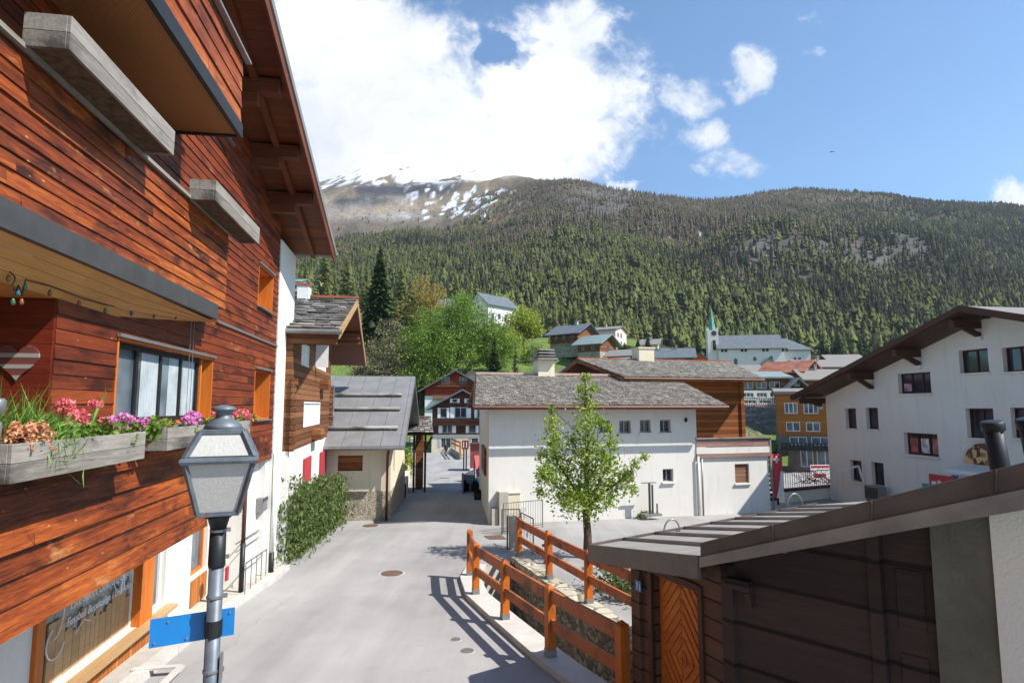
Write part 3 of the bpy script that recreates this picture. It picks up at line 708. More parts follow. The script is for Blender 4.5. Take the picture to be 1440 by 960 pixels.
# ---------------------------------------------------------------- plants
def nrmz(a): return a/np.maximum(np.linalg.norm(a, axis=-1, keepdims=True), 1e-9)
def leaves(P, size, aspect=.6, bias=(0, 0, .5), jit=.35, T=None):
    n = len(P); N = nrmz(RNG.normal(size=(n, 3))+np.array(bias))
    T = RNG.normal(size=(n, 3)) if T is None else T
    T = nrmz(T-N*np.sum(T*N, 1, keepdims=True)); B = np.cross(N, T)
    L = (size*(1+jit*RNG.uniform(-1, 1, n)))[:, None]; W = L*aspect
    return np.stack([P-T*L*.5, P+B*W*.5+T*L*.05+N*L*.08, P+T*L*.5, P-B*W*.5+T*L*.05+N*L*.08], 1)
def in_ball(n, power=.5):
    d = nrmz(RNG.normal(size=(n, 3))); return d*(RNG.uniform(0, 1, n)**power)[:, None]
def foliage(centres, radii, per, size, aspect=.6, bias=(0, 0, .5), flat_=.8):
    V = []
    for c, r in zip(centres, radii):
        P = np.array(c)+in_ball(per, .45)*np.array([r, r, r*flat_]); V.append(leaves(P, size, aspect, bias))
    return np.concatenate(V)
def mbq(V, name, m, parent, smooth=False):
    b = MB(); b.quads(V); return b.build(name, m, parent, smooth=smooth)
def deciduous(name, label, base, h, w, leafm, ncl=60, per=45, size=.45, clump=.16, trunk=.25, bare=.22, shape=1.0, group=None, seed=None, gaps=0.0, tw=None):
    """tapered trunk and limbs, leaf clumps through an uneven crown"""
    t = empty(name, label, 'tree', base, random.uniform(0, 6.28), group)
    zc = h*(bare+(1-bare)/2); rz_ = h*(1-bare)/2
    C = []; 
    for i in range(ncl):
        d = in_ball(1, .38)[0]; k = 1.0
        if d[2] > 0: k = (1-d[2])**.35*.35+.65
        lob = 1+.22*math.sin(3*math.atan2(d[1], d[0])+d[2]*4+h)
        C.append((d[0]*w/2*k*lob*.86, d[1]*w/2*k*lob*.86, zc+d[2]*rz_*.88*shape))
    Rd = [w*clump*random.uniform(.6, 1.3) for _ in C]
    b = MB(); tr = tw or h*.022
    b.tube([(0, 0, -.3), (random.uniform(-.1, .1)*w*.1, 0, h*bare), (0, random.uniform(-.1, .1)*w*.1, h*.55), (0, 0, h*.86)], [tr*1.25, tr, tr*.6, tr*.2], 8)
    for c in C[::max(1, len(C)//26)]:
        z0 = max(h*bare*.9, c[2]-abs(c[0])*.8-abs(c[1])*.8); b.tube([(0, 0, min(z0, h*.8)), (c[0]*.5, c[1]*.5, (min(z0, h*.8)+c[2])/2+.03*h), c], [tr*.4, tr*.25, tr*.08], 5, False)
    b.build('trunk', M['bark'], t, smooth=True)
    mbq(foliage(C, Rd, per, size), 'crown', leafm, t)
    return t
def bough_quads(h, w, nb, z0=.06, droop=.35, power=.85, segs=(.3, .6, .88), wid=.42, top=.0):
    tz = RNG.uniform(0, 1, nb)**1.25; tz = z0+(1-z0)*tz; ph = RNG.uniform(0, 6.283, nb)
    r = w/2*(1-tz)**power*(RNG.uniform(.62, 1.12, nb))+.02*w
    V = []
    for f in segs:
        rr = r*f; P = np.stack([np.cos(ph)*rr, np.sin(ph)*rr, tz*h-rr*droop+RNG.normal(0, .012*h, nb)], 1)
        T = np.stack([np.cos(ph), np.sin(ph), np.full(nb, -droop*1.1)], 1)+RNG.normal(0, .22, (nb, 3))
        N = np.stack([-np.sin(ph)*RNG.normal(0, .5, nb), np.cos(ph)*RNG.normal(0, .5, nb), np.ones(nb)], 1)
        T = nrmz(T); N = nrmz(N-T*np.sum(N*T, 1, keepdims=True)); B = np.cross(N, T)
        L = (r*.5)[:, None]+.01*w; W = L*wid*RNG.uniform(.7, 1.4, nb)[:, None]
        V.append(np.stack([P-T*L*.55, P+B*W-N*L*.12, P+T*L*.6, P-B*W-N*L*.12], 1))
    return np.concatenate(V)
def conifer(name, label, base, h, w, leafm, nb=420, group=None, **k):
    t = empty(name, label, 'tree', base, random.uniform(0, 6.28), group)
    b = MB(); b.tube([(0, 0, -.5), (0, 0, h*.5), (0, 0, h*.99)], [h*.016, h*.011, h*.002], 7); b.build('trunk', M['bark'], t, smooth=True)
    mbq(bough_quads(h, w, nb, **k), 'crown', leafm, t); return t

# flowers in the planters
def plant(name, label, p, cat='plant', group=None): return empty(name, label, cat, p, A.rz, group)
def geranium(label, x, y, z, w, heads, fm, n=260):
    t = plant('geranium_plant', label, A.W(x, y, z), group='geraniums in the balcony planters')
    C = [(random.uniform(-w/2, w/2), random.uniform(-.12, .1), random.uniform(.02, .16)) for _ in range(9)]
    st = MB(); st.quads(foliage(C, [.11]*9, n//9, .062, .9, (0, -.3, .7)))
    for hx, hy, hz, hr in heads:
        st.tube([(hx*.6, hy*.5, .05), (hx, hy, hz)], .005, 5)
        P = np.array((hx, hy, hz))+nrmz(RNG.normal(size=(90, 3)))*np.array([hr, hr, hr*.72])*RNG.uniform(.75, 1, (90, 1))
        mbq(leaves(P, hr*.52, .85, (0, 0, .5)), 'blossom', M[fm], t)
    st.build('leaves', M['leaf_geranium'], t)
    return t
ypl = PY-.21
def hx(u, v): return A.hit(u, v, ypl)
zt = A.hit(110, 618, ypl)[1]-.05
def ger(label, u0, u1, heads, fm, zz=None):
    a = hx(u0, 600)[0]; b = hx(u1, 600)[0]; c = (a+b)/2; z = zt if zz is None else zz
    hh = [(hx(u, v)[0]-c, random.uniform(-.08, .06), max(.12, hx(u, v)[1]-z), r) for u, v, r in heads]
    return geranium(label, c, ypl, z, (b-a)*.95, hh, fm)
ger('geranium with one tall coral red blossom beside the green grass tuft', 66, 100, [(78, 570, .085), (88, 596, .06)], 'flower_red')
ger('geranium with salmon blossoms in the middle of the long planter', 98, 142, [(104, 588, .075), (117, 584, .08), (128, 568, .06), (92, 594, .06), (138, 592, .055)], 'flower_red')
ger('geranium with full magenta blossoms near the far end of the long planter', 145, 192, [(150, 594, .06), (165, 592, .075), (178, 588, .08), (188, 598, .085), (172, 604, .08), (160, 604, .06)], 'flower_pink')
ger('small magenta geranium at the very end of the long planter', 195, 220, [(203, 593, .07), (212, 598, .075), (208, 608, .06)], 'flower_pink')
z2 = A.hit(260, 603, ypl)[1]-.06
ger('pink geranium in the planter behind the lantern, left of its cap', 242, 292, [(255, 590, .09), (270, 585, .1), (282, 588, .1), (262, 597, .08), (290, 595, .07), (276, 594, .09)], 'flower_pink', z2)
ger('coral geranium in the planter behind the lantern, right of its cap', 296, 352, [(305, 580, .1), (330, 583, .1), (342, 582, .12), (348, 588, .08), (322, 590, .09)], 'flower_red', z2)
gx, gz_ = hx(62, 612)
t = plant('ornamental_grass', 'tuft of green needle grass hanging over the long planter', A.W(gx, ypl, zt))
n = 520; P = np.stack([RNG.normal(0, .13, n), RNG.normal(-.04, .09, n), RNG.uniform(.0, .26, n)], 1); P[:, 2] -= np.clip(-P[:, 1]-.1, 0, 1)*1.6
mbq(leaves(P, .2, .05, (0, 0, 0), .5, T=np.stack([RNG.normal(0, .5, n), RNG.normal(-.25, .4, n), RNG.normal(.9, .5, n)], 1)), 'blades', M['grassblade'], t)
gx = hx(35, 600)[0]; t = plant('ornamental_grass', 'tall thin grass standing up behind the dried heather', A.W(gx, ypl+.08, zt+.05))
n = 130; P = np.stack([RNG.normal(0, .2, n), RNG.normal(0, .06, n), RNG.uniform(.1, .3, n)], 1)
mbq(leaves(P, .42, .02, (0, 0, 0), .5, T=np.stack([RNG.normal(.2, .35, n), RNG.normal(0, .3, n), np.ones(n)], 1)), 'blades', M['grassblade'], t)
gx = hx(125, 585)[0]; t = plant('ornamental_grass', 'few long pale grass stalks leaning over the salmon geranium', A.W(gx, ypl, zt+.1))
b = MB()
for i in range(7):
    a = .35+.07*i; b.tube([(0, 0, 0), (.12+.03*i, .02, .22+.02*i), (.3+.06*i, .03*i, .3+.03*i)], [.006, .004, .001], 5)
b.build('stalks', M['grassblade'], t)
gx = hx(26, 625)[0]; t = plant('heather_plant', 'dried salmon coloured heather spilling over the near planter corner', A.W(gx, ypl, zt))
V = []
for i in range(34):
    a = random.uniform(-2.9, .3); ln = random.uniform(.2, .42); dr = random.uniform(.05, .5); kx = math.cos(a)*.9; ky = math.sin(a)*.7
    s = np.linspace(.1, 1, 16); P = np.stack([kx*ln*s, ky*ln*s*.8, .16*np.sin(s*2.2)*1.2-dr*s**2*.55+.04], 1)
    P = np.repeat(P, 4, 0)+RNG.normal(0, .013, (64, 3)); V.append(leaves(P, .04, .5, (0, 0, .3), T=np.tile(np.array([[kx, ky, -.3]]), (64, 1))+RNG.normal(0, .5, (64, 3))))
mbq(np.concatenate(V), 'sprays', M['heather'], t)
cx_, cz_ = A.hit(3, 610, ypl-.1); t = empty('metal_candle_lantern', 'silver metal lantern cup at the end of the flower planter', 'lantern', A.W(cx_-.02, ypl-.05, cz_-.1), 0)
b = MB(); b.lathe([(.05, 0), (.05, .18), (.03, .2), (.03, .24), (.065, .25), (.065, .34), (.05, .36)], 16); b.build('cup', M['galv'], t, smooth=True)

# ---------------------------------------------------------------- street lantern
LP = at(300, 760, 4.1); gl = gz(4.1)
top = at(318, 572, 4.1)
lt = empty('street_lamp', 'grey iron lamp post with a square frosted lantern in front of the timber chalet', 'street lamp', (top.x-.012, 4.1, gl), R(22))
T0 = -gl                                       # local z of the eye level
def zv(v): return at(310, v, 4.1).z+T0
zb, zrim, ztop = zv(722), zv(642), zv(606)
b = MB(); b.tube([(0, 0, 0), (0, 0, zb-.32)], [.047, .046], 20)
b.build('post', M['postiron'], lt, smooth=True)
b = MB(); b.tube([(0, 0, zb-.34), (0, 0, zb-.32), (0, 0, zb-.09)], [.05, .053, .05], 20); b.tube([(0, 0, zb-.09), (0, 0, zb-.03), (0, 0, zb-.005)], [.05, .066, .1], 20); b.build('post_head', M['iron'], lt, smooth=True)
def sq(mb, prof): mb.lathe([(r*.84, z) for r, z in prof], 4, (0, 0, 0), True)
b = MB(); sq(b, [(.138, zb), (.15, zb+.004), (.15, zb+.03), (.14, zb+.03)])
for sx in (-1, 1):
    for sy in (-1, 1): b.beam((sx*.12, sy*.12, zb+.02), (sx*.204, sy*.204, zrim), .024, .024)
for (ax, r0, r1) in (('x', .143, .243),):
    pass
b.build('frame', M['lampiron'], lt)
b = MB(); sq(b, [(.134, zb+.02), (.236, zrim-.005)]); b.build('panes', M['lampglass'], lt)
b = MB(); sq(b, [(.262, zrim-.03), (.272, zrim-.012), (.268, zrim+.006), (.24, zrim+.02)])
sq(b, [(.255, zrim+.018), (.25, zrim+.02)])
for sx in (-1, 1):
    for sy in (-1, 1): b.beam((sx*.2, sy*.2, zrim+.01), (sx*.124, sy*.124, ztop), .03, .03)
sq(b, [(.165, ztop-.012), (.165, ztop+.01), (.15, ztop+.016)]); b.build('hood_frame', M['lampiron'], lt)
b = MB(); sq(b, [(.232, zrim+.012), (.146, ztop)]); b.build('hood_panes', M['lampglass'], lt)
b = MB(); b.lathe([(.125, ztop+.012), (.11, ztop+.045), (.075, ztop+.075), (.052, ztop+.09), (.047, ztop+.125), (.076, ztop+.138), (.079, ztop+.152), (.05, ztop+.165), (.025, ztop+.175)], 24); b.build('cap', M['postiron'], lt, smooth=True)
for k, v in enumerate((745, 783, 838, 942)):
    b = MB(); z = zv(v); b.lathe([(.048, z-.01), (.052, z-.008), (.052, z+.008), (.048, z+.01)], 20); b.box(.045, .075, -.012, .012, z-.012, z+.012); b.build('clamp_band', M['galv'], lt)
b = MB(); z = zv(935); b.box(.048, .066, -.04, .04, z-.1, z+.06); b.build('number_plate', M['galv'], lt)
sd = Vector((1.835, 1, 0)).normalized(); sa = math.atan2(sd.y, sd.x); zc = at(297, 882, 4.1).z
st = empty('street_sign', 'blank blue back of a street name plate clamped to the lamp post', 'sign', (lt.location.x, 4.1, zc), sa)
b = MB(); b.prism([(-.36, .07, -.088), (.13, .07, -.088), (.13, .07, .088), (-.36, .07, .088)], (0, .004, 0)); b.build('plate', M['blue'], st)
b = MB()
for (x, z) in ((-.26, .06), (-.15, -.06), (.1, .06), (-.33, -.06)): b.tube([(x, .072, z), (x, .062, z)], .007, 8)
b.build('rivets', M['galv'], st); b = MB(); b.box(-.05, .05, .058, .07, -.06, .06); b.lathe([(.05, -.05), (.054, -.05), (.054, .05), (.05, .05)], 18); b.build('bracket', M['iron'], st)

# ---------------------------------------------------------------- second chalet on the left
kB = .18
Bf = Fr((-3.05-kB*16.6, 16.6, gz(16.6)), math.atan2(1, -kB))
rb = empty('log_chalet', 'brown log chalet with white ground floor and red shutters behind the hedge', 'house', Bf.o, Bf.rz)
zB = -Bf.o.z
e0 = Bf.hit(476, 464, -1.2); ap = Bf.hit(502, 421, -1.2)
kk = (ap[1]-e0[1])/(ap[0]-e0[0]); LB = 9.0; wz = Bf.hit(400, 637)[1]
def bz(x): return (e0[1]+kk*(x-e0[0]) if x < ap[0] else ap[1]-kk*(x-ap[0]))
hl = Bf.rect(427, 565, 450, 598); hu = Bf.rect(444, 482, 459, 520); hu2 = Bf.rect(424, 484, 435, 515)
w = MB(); wall(w, [(0, wz), (LB, wz), (LB, bz(LB)-.2), (ap[0], ap[1]-.2), (0, bz(0)-.2)], [hl, hu, hu2], 0, .15)
w.poly([(0, 7, wz), (0, 0, wz), (0, 0, bz(0)-.2), (0, 7, bz(0)-.2)]); w.build('log_wall', M['chaletwood'], rb)
for x in (.02, LB-.05):
    w = MB()
    for i in range(int((5.2-wz)/.2)): w.box(x-.09, x+.09, -.11-.04*(i % 2), -.002, wz+.2*i, wz+.2*i+.17)
    w.build('log_ends', M['chaletwood'], rb)
g = MB(); rs = [Bf.rect(436, 645, 450, 668)]
g.box(-.02, LB, .03, 7, -1, wz); g.build('ground_floor', M['white'], rb)
for u0, v0, u1, v1 in ((427, 643, 436, 677), (450, 634, 458, 666), (464, 627, 470, 657)):
    q = Bf.rect(u0, v0, u1, v1); s = MB(); s.box(q[0], q[2], -.04, .02, (q[1]), q[3]); s.build('red_shutter', M['shutterred'], rb, .006)
for q in (hl, hu, hu2):
    wn = window(rb, q, 0, .06, 1, 1, 'framewhite', 'whitepaint', None, .05)
b = MB(); b.box(hu[0]-.05, hu[0]+.02, -.42, -.02, hu[1], hu[3]); b.build('open_shutter', M['whitepaint'], rb)
for u, v in ((452, 540), (441, 609)):
    x, z = Bf.hit(u, v); b = MB(); b.box(x-.45, x+.45, -.3, -.005, z-.2, z+.15); b.build('window_box', M['vbrown'], rb)
# slated roof with deep overhang
r = MB(); x0 = e0[0]; 
for sgn in (1, -1):
    if sgn > 0: pts = [(x0, -1.2, bz(x0)), (ap[0], -1.2, ap[1]), (ap[0], -1.2, ap[1]-.18), (x0, -1.2, bz(x0)-.18)]
    else: pts = [(ap[0], -1.2, ap[1]), (2*ap[0]-x0, -1.2, bz(x0)), (2*ap[0]-x0, -1.2, bz(x0)-.18), (ap[0], -1.2, ap[1]-.18)]
    r.prism(pts, (0, 10, 0))
r.build('roof_boards', M['soffit'], rb)
r = MB(); slates(r, (x0-.06, 8.8, bz(x0)+.01), (x0-.06, -1.25, bz(x0)+.01), (ap[0], -1.25, ap[1]+.01), (ap[0], 8.8, ap[1]+.01), 15, .42); 
slates(r, (2*ap[0]-x0, -1.25, bz(x0)+.01), (2*ap[0]-x0, 8.8, bz(x0)+.01), (ap[0], 8.8, ap[1]+.01), (ap[0], -1.25, ap[1]+.01), 15, .5); r.build('slates', M['slate2'], rb)
b = MB(); b.box(ap[0]-.14, ap[0]+.14, -1.26, 8.8, ap[1]+.02, ap[1]+.1); b.build('ridge_tiles', M['terracotta'], rb)
b = MB(); b.tube([(x0-.1, -1.3, bz(x0)-.06), (x0-.1, 8, bz(x0)-.06)], .075, 8); b.build('gutter', M['galv'], rb)
b = MB()
b.prism([(x0-.05, -1.24, bz(x0)-.02), (ap[0], -1.24, ap[1]-.02), (ap[0], -1.24, ap[1]-.26), (x0-.05, -1.24, bz(x0)-.26)], (0, .035, 0)); b.prism([(ap[0], -1.24, ap[1]-.02), (2*ap[0]-x0, -1.24, bz(x0)-.02), (2*ap[0]-x0, -1.24, bz(x0)-.26), (ap[0], -1.24, ap[1]-.26)], (0, .035, 0)); b.build('bargeboard', M['tanwood'], rb)
for xx in (.1, ap[0]*.5, ap[0], ap[0]*1.5, LB-.2):
    b = MB(); b.box(xx-.1, xx+.1, -1.15, -.003, bz(xx)-.45, bz(xx)-.2); b.build('purlin', M['chaletwood'], rb)
c = at(427, 418, 22.0); ql = Bf.L(c); b = MB(); b.box(ql.x-.2, ql.x+.2, ql.y-.2, ql.y+.2, ql.z-1.6, ql.z+.4); b.build('chimney', M['whitepaint'], rb); b = MB(); b.box(ql.x-.23, ql.x+.23, ql.y-.23, ql.y+.23, ql.z+.405, ql.z+.5); b.build('chimney_cap', M['terracotta'], rb)
xx = Bf.hit(462, 640)[0]; t = empty('downpipe', 'dark downpipe between the red shutters of the log chalet', 'downpipe', Bf.W(xx, -.12, 0), Bf.rz)
b = MB(); b.tube([(0, 0, -.5), (0, 0, 5.1)], .05, 8); b.build('pipe', M['steel'], t, smooth=True)
xx = Bf.hit(404, 600)[0]; t = empty('downpipe', 'dark green downpipe between the white pillar and the log chalet', 'downpipe', Bf.W(-.12, .25, 0), Bf.rz)
b = MB(); b.tube([(0, 0, 2.6), (0, 0, 6.3)], .055, 8); b.build('pipe', flat('green_pipe', '24403c', .5), t, smooth=True)
# hedge in front of it
a = gp(414, 796); c = gp(486, 735)
t = empty('hedge', 'yellow green clipped hedge along the white wall of the log chalet', 'hedge', ((a.x+c.x)/2, (a.y+c.y)/2, gz((a.y+c.y)/2)))
V = []; b = MB()
for i in range(30):
    f = i/29; p = a.lerp(c, f)-Vector(t.location)
    hh = 1.75+.4*math.sin(i*1.7)+random.uniform(-.25, .25)-.25*f; bx = -.42+random.uniform(-.12, .12)
    P = np.stack([p.x+bx+RNG.normal(0, .23, 640), p.y+RNG.normal(0, .26, 640), gz(p.y+t.location.y)-t.location.z+RNG.uniform(0.02, 1, 640)**.9*hh], 1)
    V.append(leaves(P, .13, .42, (.2, -.2, .4), .4, T=np.stack([RNG.normal(0, .5, 640), RNG.normal(0, .5, 640), np.ones(640)], 1)))
    for q in range(5): b.tube([(p.x+bx, p.y, -.1+gz(p.y+t.location.y)-t.location.z), (p.x+bx+random.uniform(-.3, .3), p.y+random.uniform(-.3, .3), hh*.95)], [.015, .004], 4, False)
mbq(np.concatenate(V), 'foliage', M['leaf_hedge'], t); b.build('stems', M['bark'], t)

# ---------------------------------------------------------------- grey metal roofed house on the left
cc = gp(548, 731); aC = math.atan2(.10, .995); Cf = Fr(cc, aC)
rc_ = empty('barn_house', 'cream plastered house with grey sheet metal roof and snow logs', 'house', cc, aC)
zC = -cc.z; ev = Cf.hit(500, 626, -.55)[1]; WC = 5.4; DC = 7.5
rdg = at(578, 529, 31.0); rl_ = Cf.L(rdg)
we = ev+.15
hw1 = Cf.rect(475, 640, 510, 662)
fr_ = MB(); wall(fr_, [(-WC, 1.15), (0, 1.15), (0, we), (-WC, we)], [hw1], 0, .12)
hs1 = (1.1, 1.75, 1.7, 2.75)
wall(fr_, [(0, 1.15), (DC, 1.15), (DC, we), (rl_.y, we+(rl_.y)*.47), (0, we)], [hs1], 0, .15, lambda x, y, z: (-y, x, z))
fr_.build('wall', M['cream'], rc_)
pn = MB(); pn.box(-WC, .03, -.03, .2, -.6, 1.15); pn.box(-.2, .03, .2, DC, -.6, 1.15); pn.build('plinth', M['stucco'], rc_)
b = MB(); b.box(hw1[0], hw1[2], .05, .09, hw1[1], hw1[3]); b.build('shutter', M['vbrown'], rc_)
b = MB(); b.box(-.13, -.09, hs1[0], hs1[2], hs1[1], hs1[3]); b.build('side_window', M['framebrown'], rc_)
rr = Cf.L(Cf.W(*[0, 0, 0])); sl = (rl_.z-ev)/(rl_.y+.55); ov_ = .55
def cz(y): return ev+sl*(y+.55)
r = MB(); slab(r, (-WC-.3, -.62, cz(-.62)), (ov_, -.62, cz(-.62)), (ov_, rl_.y, cz(rl_.y)), (-WC-.3, rl_.y, cz(rl_.y)), .14)
slab(r, (ov_, 2*rl_.y+.6, cz(-.6)), (-WC-.3, 2*rl_.y+.6, cz(-.6)), (-WC-.3, rl_.y, cz(rl_.y)-.002), (ov_, rl_.y, cz(rl_.y)-.002), .14); r.build('roof', M['metalroof'], rc_)
b = MB()
for i in range(9):
    x = -WC-.2+i*.75; b.beam((x, -.6, cz(-.6)+.012), (x, rl_.y, cz(rl_.y)+.012), .02, .025)
b.build('roof_seams', M['metalroof'], rc_)
for k, (v, a0, a1) in enumerate(((612, -4.0, .2), (578, -4.6, .15), (553, -5.5, .1))):
    yk = (.6, 2.3, 3.7)[k]; b = MB(); b.tube([(a0, yk, cz(yk)+.12), (a1, yk, cz(yk)+.12)], .075, 8)
    for q in range(4): b.beam((a0+.3+(a1-a0-.6)*q/3, yk, cz(yk)-.02), (a0+.3+(a1-a0-.6)*q/3, yk, cz(yk)+.1), .06, .05)
    b.build('snow_log', M['greywood'], rc_, smooth=True)
b = MB(); b.tube([(-WC-.3, -.7, cz(-.62)-.08), (ov_, -.7, cz(-.62)-.08)], .07, 8); b.build('gutter', M['galv'], rc_)
b = MB(); b.prism([(ov_+.002, -.6, cz(-.6)-.02), (ov_+.002, rl_.y, cz(rl_.y)-.02), (ov_+.002, rl_.y, cz(rl_.y)-.24), (ov_+.002, -.6, cz(-.6)-.24)], (.03, 0, 0)); b.build('bargeboard', M['galv'], rc_)
t = empty('downpipe', 'rusty brown downpipe at the corner of the cream house', 'downpipe', Cf.W(-.12, -.16, 0), aC)
b = MB(); b.tube([(0, 0, -.2), (0, 0, we-.6), (.1, -.4, we-.25)], .05, 8); b.build('pipe', M['rustypipe'], t, smooth=True)
# ---------------------------------------------------------------- white house in the middle with stone slate roof
aE = math.atan2(.265, .964)
o = gp(687, 737); Ef = Fr(o, aE)
re_ = empty('white_house', 'long white house with grey stone slate roofs behind the young tree', 'house', o, aE)
RX = Ef.hit(982, 690)[0]; RF = Ef.hit(1083, 690)[0]
evE = Ef.hit(840, 570, -.7)[1]; wtE = evE+.06
wins = []
for u0, v0, u1, v1 in ((842, 591, 858, 609), (871, 591, 887, 609), (900, 590, 915, 608), (928, 590, 943, 608), (877, 661, 892, 678), (932, 659, 947, 677)):
    wins.append(Ef.rect(u0, v0, u1, v1))
mb = MB(); wall(mb, [(0, -.6), (RX, -.6), (RX, wtE), (0, wtE)], wins, 0, .22)
# street side (slightly skewed) and far sides
lw = Ef.L(Ef.o+Vector((-.085, 1, 0)).normalized()*11.5); DE = 11.5
rE = Ef.L(at(670, 527, 30.0)); slE = (rE.z-evE)/(rE.y+.7)
def ez(y): return evE+slE*(y+.7)
yr = rE.y
def lx_(y): return lw.x/lw.y*y
mb.poly([(lx_(DE), DE, -.6), (0, 0, -.6), (0, 0, wtE), (lx_(yr), yr, ez(yr)-.15), (lx_(DE), DE, wtE)])
mb.poly([(RX, 0, -.6), (RX, DE, -.6), (RX, DE, wtE), (RX, yr, ez(yr)-.15), (RX, 0, wtE)])
mb.build('wall', M['white'], re_)
for q in wins: window(re_, q, 0, .2, 2, 1, 'galv', 'glass', 'white', .05)
dk = MB()
q = Ef.hit(865, 691)
b = MB()
for zz in (2.6, 3.1): pass
# balcony-like wooden panel on the street side
def side(y, z, off=.03): return (lx_(y)-off, y, z)
b.prism([side(2.0, 1.6, .02), side(5.5, 1.6, .02), side(5.5, 2.7, .02), side(2.0, 2.7, .02)], (-.08, 0, 0)); b.build('side_panel', M['vbrown'], re_)
r = MB(); ol = 1.0
XL0 = -.75; XLr = rE.x+.0
XR0 = Ef.L(at(1005, 563, 26.6)).x; XRr = Ef.L(at(958, 527, 32.0)).x
slab(r, (XL0, -.7, ez(-.7)), (XR0, -.7, ez(-.7)), (XRr, yr, ez(yr)), (XLr, yr, ez(yr)), .16)
slab(r, (XRr, 2*yr+.7, ez(-.7)), (XLr+.9, 2*yr+.7, ez(-.7)), (XLr, yr, ez(yr)-.002), (XRr, yr, ez(yr)-.002), .16)
r.build('roof_boards', M['vbrown'], re_)
r = MB(); slates(r, (XL0, -.78, ez(-.78)+.02), (XR0, -.78, ez(-.78)+.02), (XRr, yr, ez(yr)+.02), (XLr, yr, ez(yr)+.02), 40, .19, .022, .55)
slates(r, (XRr, 2*yr+.7, ez(-.7)+.02), (XLr+.9, 2*yr+.7, ez(-.7)+.02), (XLr, yr, ez(yr)+.02), (XRr, yr, ez(yr)+.02), 12, .5); r.build('slates', M['slate'], re_)
b = MB(); b.beam((XLr-.05, yr, ez(yr)+.09), (XRr, yr, ez(yr)+.09), .32, .1); b.build('ridge_tiles', flat('pale_ridge_tiles', 'b0968a', .8), re_)
b = MB(); b.tube([(XL0-.05, -.86, ez(-.78)-.05), (XR0, -.86, ez(-.78)-.05)], .075, 8); b.build('gutter', M['rustypipe'], re_)
b = MB(); b.prism([(XL0-.02, -.78, ez(-.78)), (XLr-.02, yr, ez(yr)), (XLr-.02, yr, ez(yr)-.3), (XL0-.02, -.78, ez(-.78)-.3)], (-.05, 0, 0)); b.build('bargeboard', M['framebrown'], re_)
# chimney with slate cap on the ridge
q = Ef.L(at(769, 524, 30.5)); b = MB(); hw = .43
b.box(q.x-hw, q.x+hw, yr-.4, yr+.5, ez(yr)-.3, ez(yr)+.78); b.build('chimney', M['cream'], re_)
b = MB(); zc0 = ez(yr)+.78
for i, (k, h0, h1) in enumerate(((1.12, .003, .1), (.95, .17, .23), (.9, .33, .39), (.84, .48, .55))):
    b.box(q.x-hw*k*1.1, q.x+hw*k*1.1, yr-.62*k, yr+.72*k, zc0+h0, zc0+h1)
for sx in (-1, 1):
    for sy in (-1, 1): b.box(q.x+sx*.18-.05, q.x+sx*.18+.05, yr+sy*.2-.05, yr+sy*.2+.05, zc0+.1, zc0+.5)
b.build('chimney_cap', M['slate2'], re_)
# taller wooden barn behind, same stone slates
bo = Ef.L(at(1045, 612, 33.5)); yB = bo.y
rg_ = empty('wooden_barn', 'brown timber barn with tall slate roof behind the white house', 'barn', Ef.W(bo.x-6, yB, 0), aE)
Gf = Fr(Ef.W(bo.x-6, yB, 0), aE)
yg = -1.35; gq = Gf.hit(1073, 533, yg); gr0 = Vector((gq[0], yg, gq[1]))
gr1 = Gf.L(at(1027, 510, 40.0)); gl1 = Gf.L(at(813, 509, 37.0)); 
ze = gr0.z; zr_ = gr1.z; yr2 = gr1.y
w = MB(); w.box(-4.6, 6, 0, 9, -1, ze+.1); w.build('wall', M['barnwood'], rg_)
for x in (6.0, 2.2, -2): b = MB(); b.box(x-.12, x+.1, -.1, -.003, -1, ze); b.build('corner_post', M['barnwood'], rg_)
r = MB(); XA = gl1.x-.4
slab(r, (XA, yg, ze), (gr0.x, yg, ze), (gr1.x, yr2, zr_), (gl1.x, yr2, zr_), .18); slab(r, (gr1.x, 2*yr2-yg, ze), (gl1.x, 2*yr2-yg, ze), (gl1.x, yr2, zr_-.002), (gr1.x, yr2, zr_-.002), .18); r.build('roof_boards', M['vbrown'], rg_)
r = MB(); slates(r, (XA, yg-.06, ze+.02), (gr0.x+.05, yg-.06, ze+.02), (gr1.x, yr2, zr_+.02), (gl1.x, yr2, zr_+.02), 36, .22, .026, .55); slates(r, (gr1.x, 2*yr2-yg, ze+.02), (gl1.x, 2*yr2-yg, ze+.02), (gl1.x, yr2, zr_+.02), (gr1.x, yr2, zr_+.02), 10, .6); r.build('slates', M['slate'], rg_)
b = MB(); b.beam((gl1.x, yr2, zr_+.08), (gr1.x, yr2, zr_+.08), .3, .1); b.build('ridge_tiles', M['terracotta'], rg_)
b = MB(); b.tube([(XA, yg-.12, ze-.05), (gr0.x, yg-.12, ze-.05)], .06, 8); b.build('gutter', M['rustypipe'], rg_)
q = Gf.L(at(886, 506, 40)); b = MB(); b.box(q.x-.5, q.x+.55, yr2-.5, yr2+.5, zr_-.4, zr_+.75); b.box(q.x-.56, q.x+.61, yr2-.56, yr2+.56, zr_+.75, zr_+.83); b.build('chimney', M['cream'], rg_)
